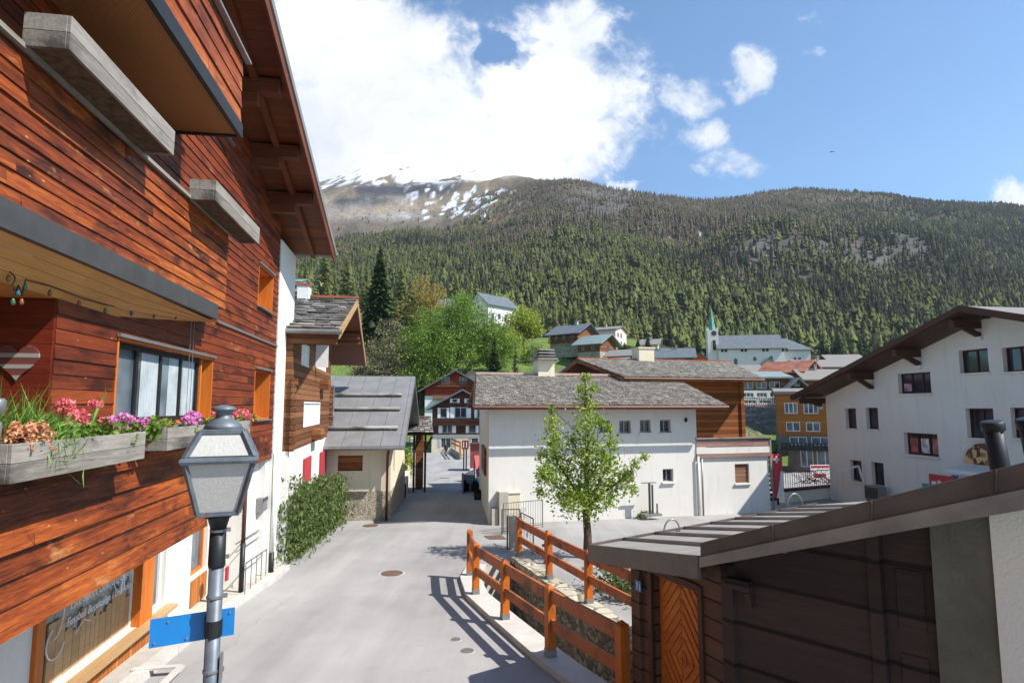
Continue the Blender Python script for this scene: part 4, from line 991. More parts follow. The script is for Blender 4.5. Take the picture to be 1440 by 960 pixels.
# flat roofed white annex with timber balustrade
za0 = Ef.hit(990, 641)[1]; za1 = Ef.hit(990, 617)[1]; zmid = (za0*2+za1)/3
rx = empty('white_annex', 'low white annex with weathered wooden terrace balustrade', 'house', Ef.W(RX, 0, 0), aE); WX = RF-RX
bw = Ef.rect(1034, 652, 1054, 679); bw = (bw[0]-RX, bw[1], bw[2]-RX, bw[3])
w = MB(); wall(w, [(.0, -.6), (WX, -.6), (WX, za0), (.0, za0)], [bw], .02, .14); w.poly([(WX, .02, -.6), (WX, 5, -.6), (WX, 5, za0), (WX, .02, za0)]); w.poly([(0, .02, za0), (WX, .02, za0), (WX, 5, za0), (0, 5, za0)]); w.build('wall', M['white'], rx)
b = MB(); b.box(bw[0], bw[2], .10, .14, bw[1], bw[3]); b.build('boarded_window', plank_mat('grey_brown_planks', [(.2, '6b4a38'), (.8, '967058')], .16), rx); b = MB(); b.box(bw[0]-.05, bw[2]+.05, -.06, .1, bw[1]-.07, bw[1]-.003); b.build('sill', M['white'], rx)
hh = za1-za0; b = MB(); b.box(-.05, WX+.1, -.08, .0, za0-.06, za0+.1); rowboards(b, -.05, WX+.1, za0+.38, za1, (), .2, -.02, .01); b.build('balustrade_boards', boards_mat('grey_pink_boards', [(.3, '5c4037'), (.55, '84655a'), (.85, 'a98d80')], 'x'), rx)
b = MB(); b.box(-.05, WX+.08, -.05, .06, za0+.1, za0+.36); b.build('parapet', M['white'], rx)
b = MB(); b.box(-.08, WX+.15, -.1, .06, za1, za1+.05); b.box(WX+.04, WX+.12, -.06, .02, za0-1.5, za1); b.build('handrail', M['greywood'], rx)
t = empty('downpipe', 'pair of pale downpipes between white house and annex', 'downpipe', Ef.W(RX-.02, -.1, 0), aE)
b = MB(); b.tube([(0, 0, -.1), (0, 0, za0)], .045, 8); b.build('pipe', M['whitepaint'], t, smooth=True); b = MB(); b.tube([(.17, 0, -.1), (.17, 0, za0-.1)], .04, 8); b.build('pipe', M['galv'], t, smooth=True)
t = empty('vent_lamp', 'tiny dark wall lamp under the eave of the white house', 'wall lamp', Ef.W(*(lambda q: (q[0], -.03, q[1]))(Ef.hit(964, 590))), aE)
b = MB(); b.lathe([(.04, -.1), (.07, -.02), (.05, .08)], 10); b.build('body', M['iron'], t, smooth=True)
# standpipe and weeds at the foot of the facade
x, z = Ef.hit(914, 722, -.5); t = empty('standpipe', 'dark metal standpipe with a cross bar in front of the white house', 'pipe', Ef.W(x, -.5, z-.05), aE)
b = MB(); b.tube([(0, 0, 0), (0, 0, 1.25)], .05, 8); b.tube([(.13, 0, 0), (.13, 0, 1.2)], .04, 8); b.build('pipes', M['steel'], t); b = MB(); b.box(-.35, .3, -.03, .03, 1.26, 1.3); b.box(-.3, .45, -.18, .18, -.03, .06); b.build('plates', M['galv'], t); b = MB(); b.tube([(.3, -.05, 0), (.3, -.05, .45)], .03, 8); b.build('stub', M['iron'], t)
for i, (u, v, s) in enumerate(((863, 722, 1.0), (890, 724, .8), (903, 728, .8), (945, 722, .6), (972, 721, .7), (994, 718, .9), (1010, 717, .5), (848, 727, .6))):
    p = gp(u, v); t = empty('weed_tuft', 'green weed tuft at the foot of the white house', 'weed', p, 0, 'weeds along the white house')
    n = int(130*s); P = np.stack([RNG.normal(0, .2*s, n), RNG.normal(0, .12, n), RNG.uniform(.0, .34*s, n)], 1)
    mbq(leaves(P, .2*s+.05, .3, (0, 0, .3), .4, T=np.stack([RNG.normal(0, .6, n), RNG.normal(0, .6, n), np.ones(n)], 1)), 'leaves', M['leaf_bright'], t)

# ---------------------------------------------------------------- large pale house on the right
y0h = 32.0; ph = at(1168, 690, y0h)
Hf = Fr((ph.x, y0h, gz(y0h)), math.atan2(-.989, .148))
rh = empty('gabled_house', 'large pale plastered house with wide dark gable roof on the right', 'house', Hf.o, Hf.rz)
ah = Hf.hit(1350, 430, -1.3); th = Hf.hit(1112, 557, -1.3); kh = (ah[1]-th[1])/(ah[0]-th[0])
def hz(x): return ah[1]-kh*abs(x-ah[0])
LH = 2*ah[0]+1.0
HW = [(1349, 491, 1390, 524, 2), (1410, 487, 1452, 522, 2), (1263, 524, 1309, 553, 3), (1189, 574, 1204, 602, 1), (1218, 573, 1235, 603, 1), (1272, 609, 1319, 640, 3), (1359, 574, 1398, 616, 2), (1422, 573, 1462, 616, 2), (1196, 647, 1212, 676, 1), (1226, 650, 1243, 682, 1)]
hr_ = [Hf.rect(*q[:4]) for q in HW]
mb = MB(); wall(mb, [(0, -1), (LH, -1), (LH, hz(LH)-.33), (ah[0], ah[1]-.33), (0, hz(0)-.33)], hr_, 0, .3)
mb.poly([(0, 14, -1), (0, 0, -1), (0, 0, hz(0)-.33), (0, 14, hz(0)-.33)]); mb.build('wall', M['greyplaster'], rh)
for q, r in zip(HW, hr_): window(rh, r, 0, .24, q[4], 1, 'framered', 'glass', 'greyplaster', .06)
for k, cols in ((5, ('a6584f', 'c9c3bb', 'b0756c')), (2, ('b58a94',))):
    r = hr_[k]
    for j, c in enumerate(cols):
        b = MB(); w_ = (r[2]-r[0])/3; b.box(r[0]+w_*j+.1, r[0]+w_*(j+1)-.08, .205, .217, r[1]+.1, r[1]+(r[3]-r[1])*(.75 if k == 5 else .5)); b.build('window_poster', flat('poster_'+c+str(k), c, .5, var=.5, sc=4), rh)
r = MB()
for s_ in (-1, 1):
    xe_ = th[0] if s_ < 0 else 2*ah[0]-th[0]
    r.prism([(ah[0], -1.3, ah[1]), (xe_, -1.3, th[1]), (xe_, -1.3, th[1]-.12), (ah[0], -1.3, ah[1]-.12)], (0, 16, 0))
r.build('roof', M['slate2'], rh)
r = MB()
for s_ in (-1, 1):
    xe_ = th[0] if s_ < 0 else 2*ah[0]-th[0]
    r.prism([(ah[0], -1.26, ah[1]-.123), (xe_, -1.26, th[1]-.123), (xe_, -1.26, th[1]-.24), (ah[0], -1.26, ah[1]-.24)], (0, 15.9, 0))
r.build('roof_boards', M['framebrown'], rh)
b = MB()
for s_ in (-1, 1):
    xe_ = th[0] if s_ < 0 else 2*ah[0]-th[0]
    b.prism([(ah[0], -1.34, ah[1]+.03), (xe_, -1.34, th[1]+.03), (xe_, -1.34, th[1]-.2), (ah[0], -1.34, ah[1]-.2)], (0, .05, 0))
b.build('bargeboard', M['framebrown'], rh)
for u, v in ((1155, 566), (1227, 541), (1293, 507), (1377, 466)):
    x, z = Hf.hit(u, v); zt_ = hz(x)-.36; b = MB(); b.box(x-.12, x+.12, -1.2, .2, hz(x)-.6, hz(x)-.32); b.build('purlin', M['framebrown'], rh)
    b = MB(); b.beam((x, -.02, z-.16), (x, -1.12, zt_+.02), .16, .18); b.build('strut', M['framebrown'], rh); b = MB(); b.box(x-.13, x+.13, -.12, -.003, z-.34, z-.2); b.build('corbel', M['whitepaint'], rh)
ax, az = Hf.hit(1385, 655); b = MB(); R0 = .95
pts = [(ax+R0*math.cos(t), -.03, az+R0*math.sin(t)) for t in np.linspace(0, math.pi, 18)]; b.prism(pts, (0, .027, 0)); b.build('arch_surround', M['white2'], rh)
def mosaic():
    g = G('arched_mosaic', .7, .3); v = g.n('ShaderNodeTexVoronoi', {'Vector': g.P, 'Scale': 5.0}); q = g.n('ShaderNodeSeparateColor', {0: v.outputs['Color']}).outputs[0]
    return g.out(g.ramp(q, [(.1, '5a3a25'), (.4, '9a6a3c'), (.7, 'c9a878'), (.9, '6e4a33')], 'CONSTANT'))
b = MB(); R1 = .82; pts = [(ax+R1*math.cos(t), -.045, az+.03+R1*math.sin(t)) for t in np.linspace(0, math.pi, 18)]; b.prism(pts, (0, .012, 0)); b.build('arch_mosaic', mosaic(), rh)
b = MB(); b.prism([(ax-.9, -.9, az-.22), (ax+1.6, -.9, az-.22), (ax+1.6, -.003, az-.1), (ax-.9, -.003, az-.1)], (0, 0, .05)); b.box(ax-.9, ax+1.6, -.94, -.9, az-.3, az-.17); b.build('awning', M['whitepaint'], rh)
x, z = Hf.hit(1377, 450); b = MB(); b.lathe([(.12, 0), (.14, .1), (.05, .15)], 10, (x+.4, -.1, z)); b.build('wall_lamp', M['iron'], rh)
# posters, sunshade and service items at its foot
def board(name, label, f, u0, v0, u1, v1, y, m, cat='poster', extra=None, depth=.06):
    r = f.rect(u0, v0, u1, v1, y); t = empty(name, label, cat, f.W((r[0]+r[2])/2, y, r[1]), f.rz); w_ = (r[2]-r[0])/2; h_ = r[3]-r[1]
    b = MB(); b.box(-w_, w_, 0, depth, 0, h_); b.build('panel', m, t)
    if extra:
        for fx0, fz0, fx1, fz1, c in extra:
            b = MB(); b.box(-w_+2*w_*fx0, -w_+2*w_*fx1, -.012, -.002, h_*fz0, h_*fz1); b.build('print', flat('print_'+c, c, .5, var=.2), t)
    for sx in (-1, 1):
        b = MB(); b.box(sx*w_*.85-.02, sx*w_*.85+.02, .01, .05, -max(.05, r[1]-.0)+.0, 0); b.build('leg', M['galv'], t)
    return t
board('advert_board', 'red advertising board with pale pictures in front of the right house', Hf, 1307, 668, 1341, 692, -1.2, M['redpaint'], extra=[(.1, .1, .3, .6, 'd8d2cc'), (.36, .15, .5, .7, 'c9b9ae'), (.6, .05, .9, .6, 'b88a5a')])
board('advert_board', 'small teal board at the left of the red advertising board', Hf, 1297, 680, 1309, 694, -1.4, flat('teal', '3f8394', .5))
board('advert_board', 'small teal board at the right of the red advertising board', Hf, 1338, 668, 1346, 678, -1.0, flat('teal2', '2f7590', .5))
p = at(1172, 692, 29.5); t = empty('sunshade_frame', 'white tubular sunshade frame at the left corner of the right house', 'sunshade', (p.x, p.y, gz(p.y)), 0)
zq = at(1207, 655, 29.5); b = MB(); b.beam((zq.x-p.x+.5, 0, 0), (zq.x-p.x, 0, zq.z-gz(p.y)), .07, .07); b.beam((zq.x-p.x, 0, zq.z-gz(p.y)), (zq.x-p.x-1.2, -.3, zq.z-gz(p.y)-.18), .07, .09); b.build('frame', M['whitepaint'], t)
p = gp(1234, 716); t = empty('air_conditioner', 'pale air conditioning unit at the foot of the right house', 'air conditioner', Hf.W(*(lambda q: (q[0], -.5, q[1]-.35))(Hf.hit(1231, 692, -.5))), Hf.rz)
b = MB(); b.box(-.45, .45, -.2, .2, 0, .65); b.build('case', M['galv'], t, .02); b = MB(); b.box(-.4, .4, -.22, -.203, .08, .58); b.build('grille', M['steel'], t); b = MB(); b.box(-.4, .4, -.15, .15, -1, 0); b.build('stand', M['steel'], t)
# terrace wall and railing between annex and right house
pa = at(1104, 712, 30.5); pb = at(1178, 690, 33.0); zt1 = at(1104, 691, 30.5).z; zt2 = at(1178, 684, 33).z
t = empty('terrace_wall', 'grey rendered terrace wall with dark coping left of the right house', 'wall', (pa.x, pa.y, gz(pa.y)))
d = pb-pa; q0 = Vector((0, 0, -.5)); b = MB(); nrm_ = Vector((-d.y, d.x, 0)).normalized()*.3
b.prism([(0, 0, -.5), (d.x, d.y, -.5), (d.x, d.y, zt2-gz(pa.y)), (0, 0, zt1-gz(pa.y))], nrm_); b.build('wall', M['greyplaster'], t)
b = MB(); b.beam(Vector((0, 0, zt1-gz(pa.y)+.05))+nrm_*.5, Vector((d.x, d.y, zt2-gz(pa.y)+.05))+nrm_*.5, .4, .1); b.build('coping', M['framered'], t)
r = empty('terrace_railing', 'low black iron railing with thin bars on the terrace wall', 'railing', (pa.x, pa.y, zt1))
b = MB(); 
for i in range(26):
    f = i/25; P0 = Vector((d.x*f, d.y*f, (zt2-zt1)*f+.1))+nrm_*.5; b.tube([P0, P0+Vector((0, 0, .8))], .014, 5)
b.beam(Vector((0, 0, .9))+nrm_*.5, Vector((d.x, d.y, zt2-zt1+.9))+nrm_*.5, .05, .04); b.build('bars', M['iron'], r)
# banner
p = at(1097, 716, 27.6); g0 = gz(27.6); t = empty('banner_flag', 'tall red and white vertical banner beside the annex', 'flag', (p.x-.1, p.y, g0), R(8))
zt_ = at(1097, 638, 27.6).z-g0; zb_ = at(1097, 700, 27.6).z-g0
b = MB(); b.tube([(-.2, 0, 0), (-.2, 0, zt_+.05)], .03, 8); b.build('pole', M['galv'], t)
def banner_mat():
    g = G('banner_cloth', .8, .2); x, y, z = g.xyz(); f = g.ma('ADD', g.ma('MULTIPLY', x, 1.6), g.ma('MULTIPLY', z, .9))
    k = g.ma('GREATER_THAN', f, .9+.9*(zb_+.7)); zz = g.thr(z, zb_+1.15, zb_+1.2)
    c = g.mix(g.ma('MULTIPLY', g.ma('GREATER_THAN', g.ma('SUBTRACT', x, g.ma('MULTIPLY', g.ma('SUBTRACT', z, zb_), .22)), -.02), g.ma('SUBTRACT', 1.0, zz)), 'b8434b', 'd6d3d4'); return g.out(c)
b = MB(); n = 10
for i in range(n):
    a = -.18+.5*i/n; c = a+.5/n; y1 = .03*math.sin(i*.9); y2 = .03*math.sin((i+1)*.9); b.prism([(a, y1, zb_), (c, y2, zb_), (c, y2, zt_), (a, y1, zt_)], (0, .004, 0))
b.build('cloth', banner_mat(), t)
b = MB(); b.prism([(-.02, -.045, zb_+1.55), (.06, -.045, zb_+1.55), (.06, -.045, zb_+1.85), (-.02, -.045, zb_+1.85)], (0, .006, 0)); b.prism([(-.11, -.045, zb_+1.66), (.15, -.045, zb_+1.66), (.15, -.045, zb_+1.74), (-.11, -.045, zb_+1.74)], (0, .004, 0)); b.build('white_cross', M['whitepaint'], t)
# dark slatted screen beside the annex
p = at(1084, 706, 29.4); t = empty('slatted_screen', 'dark slatted screen between the annex and the banner', 'screen', (p.x+.2, p.y+.3, gz(29.4)), R(20))
b = MB()
for i in range(11): b.box(-.3, .35, -.02, .02, .2+.22*i, .34+.22*i)
b.build('slats', M['framered'], t); b = MB(); b.box(-.33, -.27, -.04, .04, 0, 2.7); b.box(.32, .38, -.04, .04, 0, 2.7); b.build('posts', M['iron'], t)

# ---------------------------------------------------------------- dark shed in the right foreground
kD = -.4235
D0 = Vector((2.28, 6.49, -4.0)); dd = Vector((kD, 1, 0)).normalized()
rs = empty('timber_shed', 'dark brown timber shed with sheet metal roof and orange chevron door', 'shed', (2.28, 6.49, gz(6.49)), math.atan2(dd.y, dd.x))
Sf = Fr(rs.location, rs.rotation_euler.z)       # x runs along the door wall away from the viewer; -y is towards the street... y into the street
def SL(p): return Sf.L(p)
P0 = at(985, 785, 6.3); P2 = at(830, 768, 8.9); P3 = at(1150, 703, 12.6); P3.z = P2.z
n_ = (P2-P0).cross(P3-P2).normalized()
if n_.z < 0: n_ = -n_
def onroof(x, y): return Vector((x, y, P0.z-(n_.x*(x-P0.x)+n_.y*(y-P0.y))/n_.z))
Rv = Vector((.683, -.73, 0))                    # run of the near dark wall
Pn = onroof(P0.x+Rv.x*4, P0.y+Rv.y*4); Pf = P3+(Pn-P0)+Vector((1.5, 0, 0)); Pf = onroof(P3.x+3.4, P3.y-3.0)
fL = MB(); Nn = Vector((.73, .683, 0))*.62; top_ = [SL(P0), SL(P2), SL(P3), SL(Pf), SL(onroof(Pn.x+Nn.x, Pn.y+Nn.y)), SL(onroof(P0.x+Nn.x, P0.y+Nn.y))]
fL.prism([p for p in top_][::-1], (0, 0, -.05)); fL.build('roof', M['shedroof'], rs)
b = MB(); e1 = (P2-P0)
for i in range(1, 9):
    f = i/9; a = P2.lerp(P3, f); q = a-e1*1.25
    b.beam(SL(onroof(a.x, a.y)+n_*.02), SL(onroof(q.x, q.y)+n_*.02), .03, .05)
b.build('roof_seams', M['shedroof'], rs)
fs = MB()
def fas(a, c, h, off=0.0):
    a = SL(a); c = SL(c); fs.prism([a+Vector((0, 0, .03)), c+Vector((0, 0, .03)), c-Vector((0, 0, h)), a-Vector((0, 0, h))], (c-a).cross(Vector((0, 0, 1))).normalized()*-.04)
fas(P0, P2, .2); fas(P2, P3, .16); fs.build('roof_edge', M['fascia'], rs)
# big rake board of the upper roof
Fa = at(985, 763, 6.3); Fb = at(985, 797, 6.3); Fc = at(1440, 650, 4.42); Fd = at(1440, 716, 4.42)
ex = (Fc-Fa)*.8; Fc2 = Fc+ex; Fd2 = Fd+(Fd-Fb)*.8
mid = Fa.lerp(Fb, .62); midr = Fc2.lerp(Fd2, .58)
bk = Vector((.73, .683, 0))*.08
b = MB(); b.prism([SL(p) for p in (Fa, Fc2, midr, mid)], SL(Sf.o+bk)-SL(Sf.o)); b.build('upper_fascia', M['fascia'], rs)
b = MB(); fw_ = Vector((-.73, -.683, 0))*.025; b.prism([SL(p+fw_) for p in (mid+Vector((0, 0, .01)), midr+Vector((0, 0, .01)), Fd2, Fb)], SL(Sf.o+bk)-SL(Sf.o)); b.build('lower_flashing', M['fascia2'], rs)
for f in (.16, .34, .52, .7):
    a = Fa.lerp(Fc2, f)+fw_*.2; c = mid.lerp(midr, f)+fw_*.2; b = MB(); b.beam(SL(a), SL(c), .022, .012); b.build('fascia_joint', M['fascia'], rs)
bk2 = Vector((.73, .683, 0))*.9
b = MB(); b.prism([SL(p) for p in (Fa+bk-Vector((0, 0, .03)), Fc2+bk-Vector((0, 0, .03)), Fc2+bk2-Vector((0, 0, .5)), Fa+bk2-Vector((0, 0, .35)))], (0, 0, -.05)); b.build('upper_roof', M['shedroof'], rs)
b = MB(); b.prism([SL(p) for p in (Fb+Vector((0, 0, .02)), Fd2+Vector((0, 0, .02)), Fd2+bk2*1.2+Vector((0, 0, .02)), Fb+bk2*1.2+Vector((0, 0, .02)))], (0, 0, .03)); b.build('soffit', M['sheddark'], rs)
# door wall: local x from 0 (near) to Ld (far); outside = +y (towards the street)
Ld = (Vector((1.59, 8.11, 0))-Vector((2.28, 6.49, 0))).length
def du(u, v, y=0.0): return Sf.hit(u, v, y)
zt0 = SL(onroof(2.28, 6.49)).z-.1; zt1_ = SL(onroof(1.59, 8.11)).z-.1
dr0 = du(985, 900)[0]; dr1 = du(919, 880)[0]; dh = du(919, 805)[1]
w = MB(); wall(w, [(0, -.3), (Ld, -.3), (Ld, zt1_), (0, zt0)], [(dr0, -.2, dr1, dh)], 0, .14, lambda x, y, z: (x, -y, z))
w.v = [v for v in w.v]; w.build('wall', M['shedwood'], rs)
b = MB(); b.box(dr0-.07, dr0, -.02, .03, 0, dh+.07); b.box(dr1, dr1+.07, -.02, .03, 0, dh+.07); b.box(dr0, dr1, -.02, .03, dh, dh+.08); b.build('door_frame', M['framebrown'], rs)
dm = (dr0+dr1)/2; wd = dr1-dr0; dz0 = .95
door = MB(); door.box(dr0+.004, dr1-.004, -.13, -.10, -.15, dh-.004); do = door.build('door', M['orangewood'], rs)
cv = MB(); k = 1.35
step = .115; hwid = wd/2-.07
def strip(pa, pb, w_=.1):
    cv.beam((pa[0], -.092, pa[1]), (pb[0], -.092, pb[1]), .016, w_, (0, 0, 1))
i = 0
while i*step < 2.4:
    a = (i+.5)*step                             # diamonds growing from the middle, cut by the door edges
    for sx in (-1, 1):
        for sz in (-1, 1):
            p = (0, a*1.25); q = (a, 0)
            # clip to door rectangle
            xm = hwid; zm = (dh-.02-dz0) if sz > 0 else dz0
            x1 = min(q[0], xm); z_at = lambda x: p[1]*(1-x/a)
            zlo = z_at(x1); x0 = 0.0; zhi = p[1]
            if zhi > zm: x0 = a*(1-zm/p[1]); zhi = zm
            if x0 < x1-.02: strip((dm+sx*x0, dz0+sz*zhi), (dm+sx*x1, dz0+sz*zlo), .062)
    i += 1
cv.build('door_chevrons', M['orangewood_x'], do)
b = MB(); b.box(dr0+.05, dr0+.09, -.085, -.06, 1.12, 1.26); b.tube([(dr0+.07, -.05, 1.0), (dr0+.07, -.05, 1.1)], .012, 6); b.build('door_handle', M['galv'], do)
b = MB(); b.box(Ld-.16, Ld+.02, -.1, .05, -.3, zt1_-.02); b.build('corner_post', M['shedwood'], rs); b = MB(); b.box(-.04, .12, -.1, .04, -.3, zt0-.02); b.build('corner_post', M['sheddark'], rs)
b = MB(); b.beam(SL(P0)+Vector((.1, -.2, -.16)), SL(P2)+Vector((-.2, -.2, -.16)), .1, .14); b.build('edge_beam', M['framebrown'], rs)
b = MB(); x, z = du(884, 800); b.box(Ld-.3, Ld+.55, -.02, .05, zt1_-.1, zt1_-.04); b.build('beam_end', M['framebrown'], rs)
# near dark wall (runs towards the right of the frame)
nl = MB(); W0 = Vector((2.28, 6.49, 0))
def nw(t, z, off=0.0): p = W0+Rv*t+Vector((.73, .683, 0))*off; return SL(Vector((p.x, p.y, z)))
def nwt(u, v=850):                              # distance along the near wall of a pixel column
    d = ray(u, v); nn = Vector((.73, .683, 0)); t = W0.dot(nn)/d.dot(nn); return (d*t-W0).dot(Rv)
za_ = gz(6.5); t1 = nwt(1242); t2 = nwt(1315); t3 = nwt(1402); t4 = t3+2.5
def zup(t): return SL(Fb.lerp(Fd2, min(1, max(0, (t+.2)/(Fd2-Fb).to_2d().length)))+Vector((0, 0, .05))).z+Sf.o.z
def panel(ta, tb, name, m, off=0.0, hgt=None):
    b = MB(); b.prism([nw(ta, za_-.6, off), nw(tb, za_-.6, off), nw(tb, zup(tb)+.1, off), nw(ta, zup(ta)+.1, off)], nw(0, 0, off+.12)-nw(0, 0, off)); return b.build(name, m, rs)
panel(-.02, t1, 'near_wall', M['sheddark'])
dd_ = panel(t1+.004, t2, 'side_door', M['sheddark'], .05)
for z0, z1 in ((-3.9, -2.95), (-2.75, -2.1), (-1.9, -1.4)):
    b = MB(); b.prism([nw(t1+.1, z0, .035), nw(t2-.08, z0, .035), nw(t2-.08, z1, .035), nw(t1+.1, z1, .035)], nw(0, 0, .046)-nw(0, 0, .035)); b.build('door_panel', M['sheddark'], dd_, .008)
panel(t2+.004, t3, 'rendered_wall', M['darkplaster'], -.02); panel(t3+.004, t4, 'plastered_wall', M['greyplaster'], -.05)
b = MB(); b.prism([nw(t1-.1, za_-.6, -.03), nw(t1+.0, za_-.6, -.03), nw(t1+.0, zup(t1), -.03), nw(t1-.1, zup(t1), -.03)], nw(0, 0, 0)-nw(0, 0, -.03)); b.build('door_post', M['sheddark'], rs)
b = MB(); p = nw(.12, -1.95, -.15); b.beam(nw(-.02, -1.8, -.07), nw(.24, -1.8, -.07), .12, .1); b.beam(nw(.2, -1.86, -.07), nw(.2, -2.02, -.03), .06, .06); b.build('eave_bracket', M['sheddark'], rs)
# snow hoops on the roof
for u, v, lab in ((945, 748, 'bent steel snow hoop on the shed roof near its street edge'), (1118, 713, 'bent steel snow hoop at the far end of the shed roof')):
    d = ray(u, v); tt = P0.dot(n_)/d.dot(n_); p = d*tt; t = empty('snow_hoop', lab, 'snow hoop', p, math.atan2(e1.y, e1.x)); t['group'] = 'snow hoops on the shed roof'
    k = p.length/16; pts = [(0.02*math.sin(a)*0-.0, -.17*math.cos(a)*k*1.3, .24*math.sin(a)*k*1.3) for a in np.linspace(0, math.pi, 14)]
    b = MB(); b.tube(pts, [.013]*14, 8); b.build('hoop', M['galv'], t, smooth=True)
    b = MB(); b.box(-.35, .03, -.2*k, -.13*k, -.0, .014); b.build('foot_plate', M['steel'], t)
# flues behind the fascia
for u, v, ub, lab in ((1395, 592, 1412, 'dark metal flue rising behind the shed fascia'), (1444, 588, 1466, 'dark metal flue cut by the right frame edge')):
    Yf = 5.6; a = at(u, v, Yf); c = at(ub, 690, Yf+.05); t = empty('chimney_flue', lab, 'chimney', c, 0, 'flues behind the shed'); q = a-c
    b = MB(); b.tube([q*-.5, q*.97], [.084, .074], 20); b.build('pipe', M['iron'], t, smooth=True); b = MB(); b.tube([q*.86, q*.87, q*.99, q], [.08, .092, .092, .08], 20); b.build('cap', M['iron'], t, smooth=True)
q = du(898, 823, .052); t = empty('house_number', 'small blue number plate on the shed corner post', 'sign', Sf.W(q[0], .055, q[1]), Sf.rz)
b = MB(); b.box(-.06, .06, -.004, .006, -.065, .065); b.build('plate', M['blue'], t)
text('11', 'numeral', (.045, .009, -.045), (R(90), 0, R(180)), .12, M['whitepaint'], t)
# ---------------------------------------------------------------- ground, street, stream
def struct(o): o['kind'] = 'structure'; return o
LEFT = [(2.25, 6.6), (1.66, 8.2), (.82, 10.05), (.08, 11.95), (-.57, 13.7), (-.82, 15.2), (-.72, 16.5)]
RIGHT = [(.02, 17.3), (.72, 15.0), (1.40, 12.85), (2.3, 10.0), (2.85, 8.3), (3.2, 6.6)]
def sheet(name, outer, hole, m, dz=0.0):
    polys = [[Vector((x, y, 0)) for x, y in outer]]+([[Vector((x, y, 0)) for x, y in hole]] if hole else [])
    tr = tessellate_polygon(polys); pts = [p for q in polys for p in q]; b = MB()
    b.add([(p.x, p.y, gz(p.y)+dz) for p in pts], [tuple(t) if (pts[t[1]]-pts[t[0]]).cross(pts[t[2]]-pts[t[0]]).z > 0 else tuple(t[::-1]) for t in tr])
    return struct(b.build(name, m))
sheet('street', [(-60, -25), (60, -25), (60, 97), (-60, 97)], LEFT+RIGHT, M['asphalt'])
b = MB(); BD = 1.35; LOOP = LEFT+RIGHT
b.add([(x, y, gz(y)-BD) for x, y in LOOP], [tuple(range(len(LOOP)))[::-1]]); struct(b.build('stream_bed', M['streambed']))
def chan_wall(pts, m, name, label, flip):
    t = empty(name, label, 'wall', (pts[0][0], pts[0][1], gz(pts[0][1]))); b = MB(); o = Vector(t.location)
    for p, q in zip(pts[:-1], pts[1:]):
        b.poly([Vector((p[0], p[1], gz(p[1])-BD))-o, Vector((q[0], q[1], gz(q[1])-BD))-o, Vector((q[0], q[1], gz(q[1])+.02))-o, Vector((p[0], p[1], gz(p[1])+.02))-o])
    b.build('wall_face', m, t); return t, o
def offs(pts, d):
    out = []
    for i, p in enumerate(pts):
        a = Vector(pts[max(i-1, 0)]).to_3d(); c = Vector(pts[min(i+1, len(pts)-1)]).to_3d(); t = (c-a).normalized(); out.append((p[0]-t.y*d, p[1]+t.x*d))
    return out
def dens(pts, n=4):
    out = []
    for p, q in zip(pts[:-1], pts[1:]):
        for k in range(n): out.append((p[0]+(q[0]-p[0])*k/n, p[1]+(q[1]-p[1])*k/n))
    return out+[pts[-1]]
def coping(t, o, pts, d, h, m, name, rough=0.0):
    pts = dens(pts); op = offs(pts, d); ip = offs(pts, -.04*(1 if d > 0 else -1)); b = MB()
    for i in range(len(pts)-1):
        J = [random.uniform(-rough, rough) for _ in range(4)]
        f = [Vector((ip[i][0], ip[i][1], gz(ip[i][1])+h+J[0])), Vector((ip[i+1][0], ip[i+1][1], gz(ip[i+1][1])+h+J[0])), Vector((op[i+1][0], op[i+1][1], gz(op[i+1][1])+h+J[0])), Vector((op[i][0], op[i][1], gz(op[i][1])+h+J[0]))]
        b.prism([p-o-Vector((0, 0, h+.06)) for p in f], (0, 0, h+.06))
    return b.build(name, m, t)
t, o = chan_wall(LEFT, M['concrete'], 'stream_kerb', 'pale concrete kerb carrying the street side fence along the stream', False)
coping(t, o, LEFT, .44, .10, M['kerb'], 'coping')
t, o = chan_wall(RIGHT, M['stone'], 'stream_wall', 'rough stone retaining wall on the car park side of the stream', False)
coping(t, o, RIGHT, .36, .10, M['stone_light'], 'coping', .025)
t, o = chan_wall([LEFT[-1], RIGHT[0]], M['concrete'], 'culvert_wall', 'shaded culvert head wall where the stream runs under the street', False)
chan_wall([RIGHT[-1], LEFT[0]], M['concrete'], 'culvert_wall', 'hidden near culvert wall below the shed', False)
# pavement slab and gutter stones on the left
def gpl(u, v): p = gp(u, v); return (p.x, p.y)
side_ = [gpl(160, 985), gpl(215, 940), gpl(305, 868), gpl(385, 815), gpl(402, 800)]
inn = [A.W(9.0, .78, 0), A.W(14.3, .78, 0), A.W(16.2, .25, 0)]
b = MB(); outer = [Vector((x, y, 0)) for x, y in side_]; poly = [(p.x, p.y) for p in outer]+[(p.x, p.y) for p in reversed(inn)]
b.prism([Vector((x, y, gz(y)-.05)) for x, y in poly], (0, 0, .15)); struct(b.build('pavement', M['concrete']))
for i in range(len(outer)-1):
    pass
kb = MB(); op = dens(side_, 4)
for p, q in zip(op[:-1], op[1:]):
    a = Vector((p[0], p[1], gz(p[1])+.04)); c = Vector((q[0], q[1], gz(q[1])+.04)); kb.beam(a+(c-a)*.01, c-(c-a)*.01, .2, .16)
struct(kb.build('pavement_kerb', M['kerb']))
kb = MB()
for (u0, v0, u1, v1) in ((186, 941, 255, 936), (255, 936, 228, 962)):
    a = gp(u0, v0, .115); c = gp(u1, v1, .115); kb.beam(a, c, .1, .03)
struct(kb.build('pavement_line', M['kerb']))
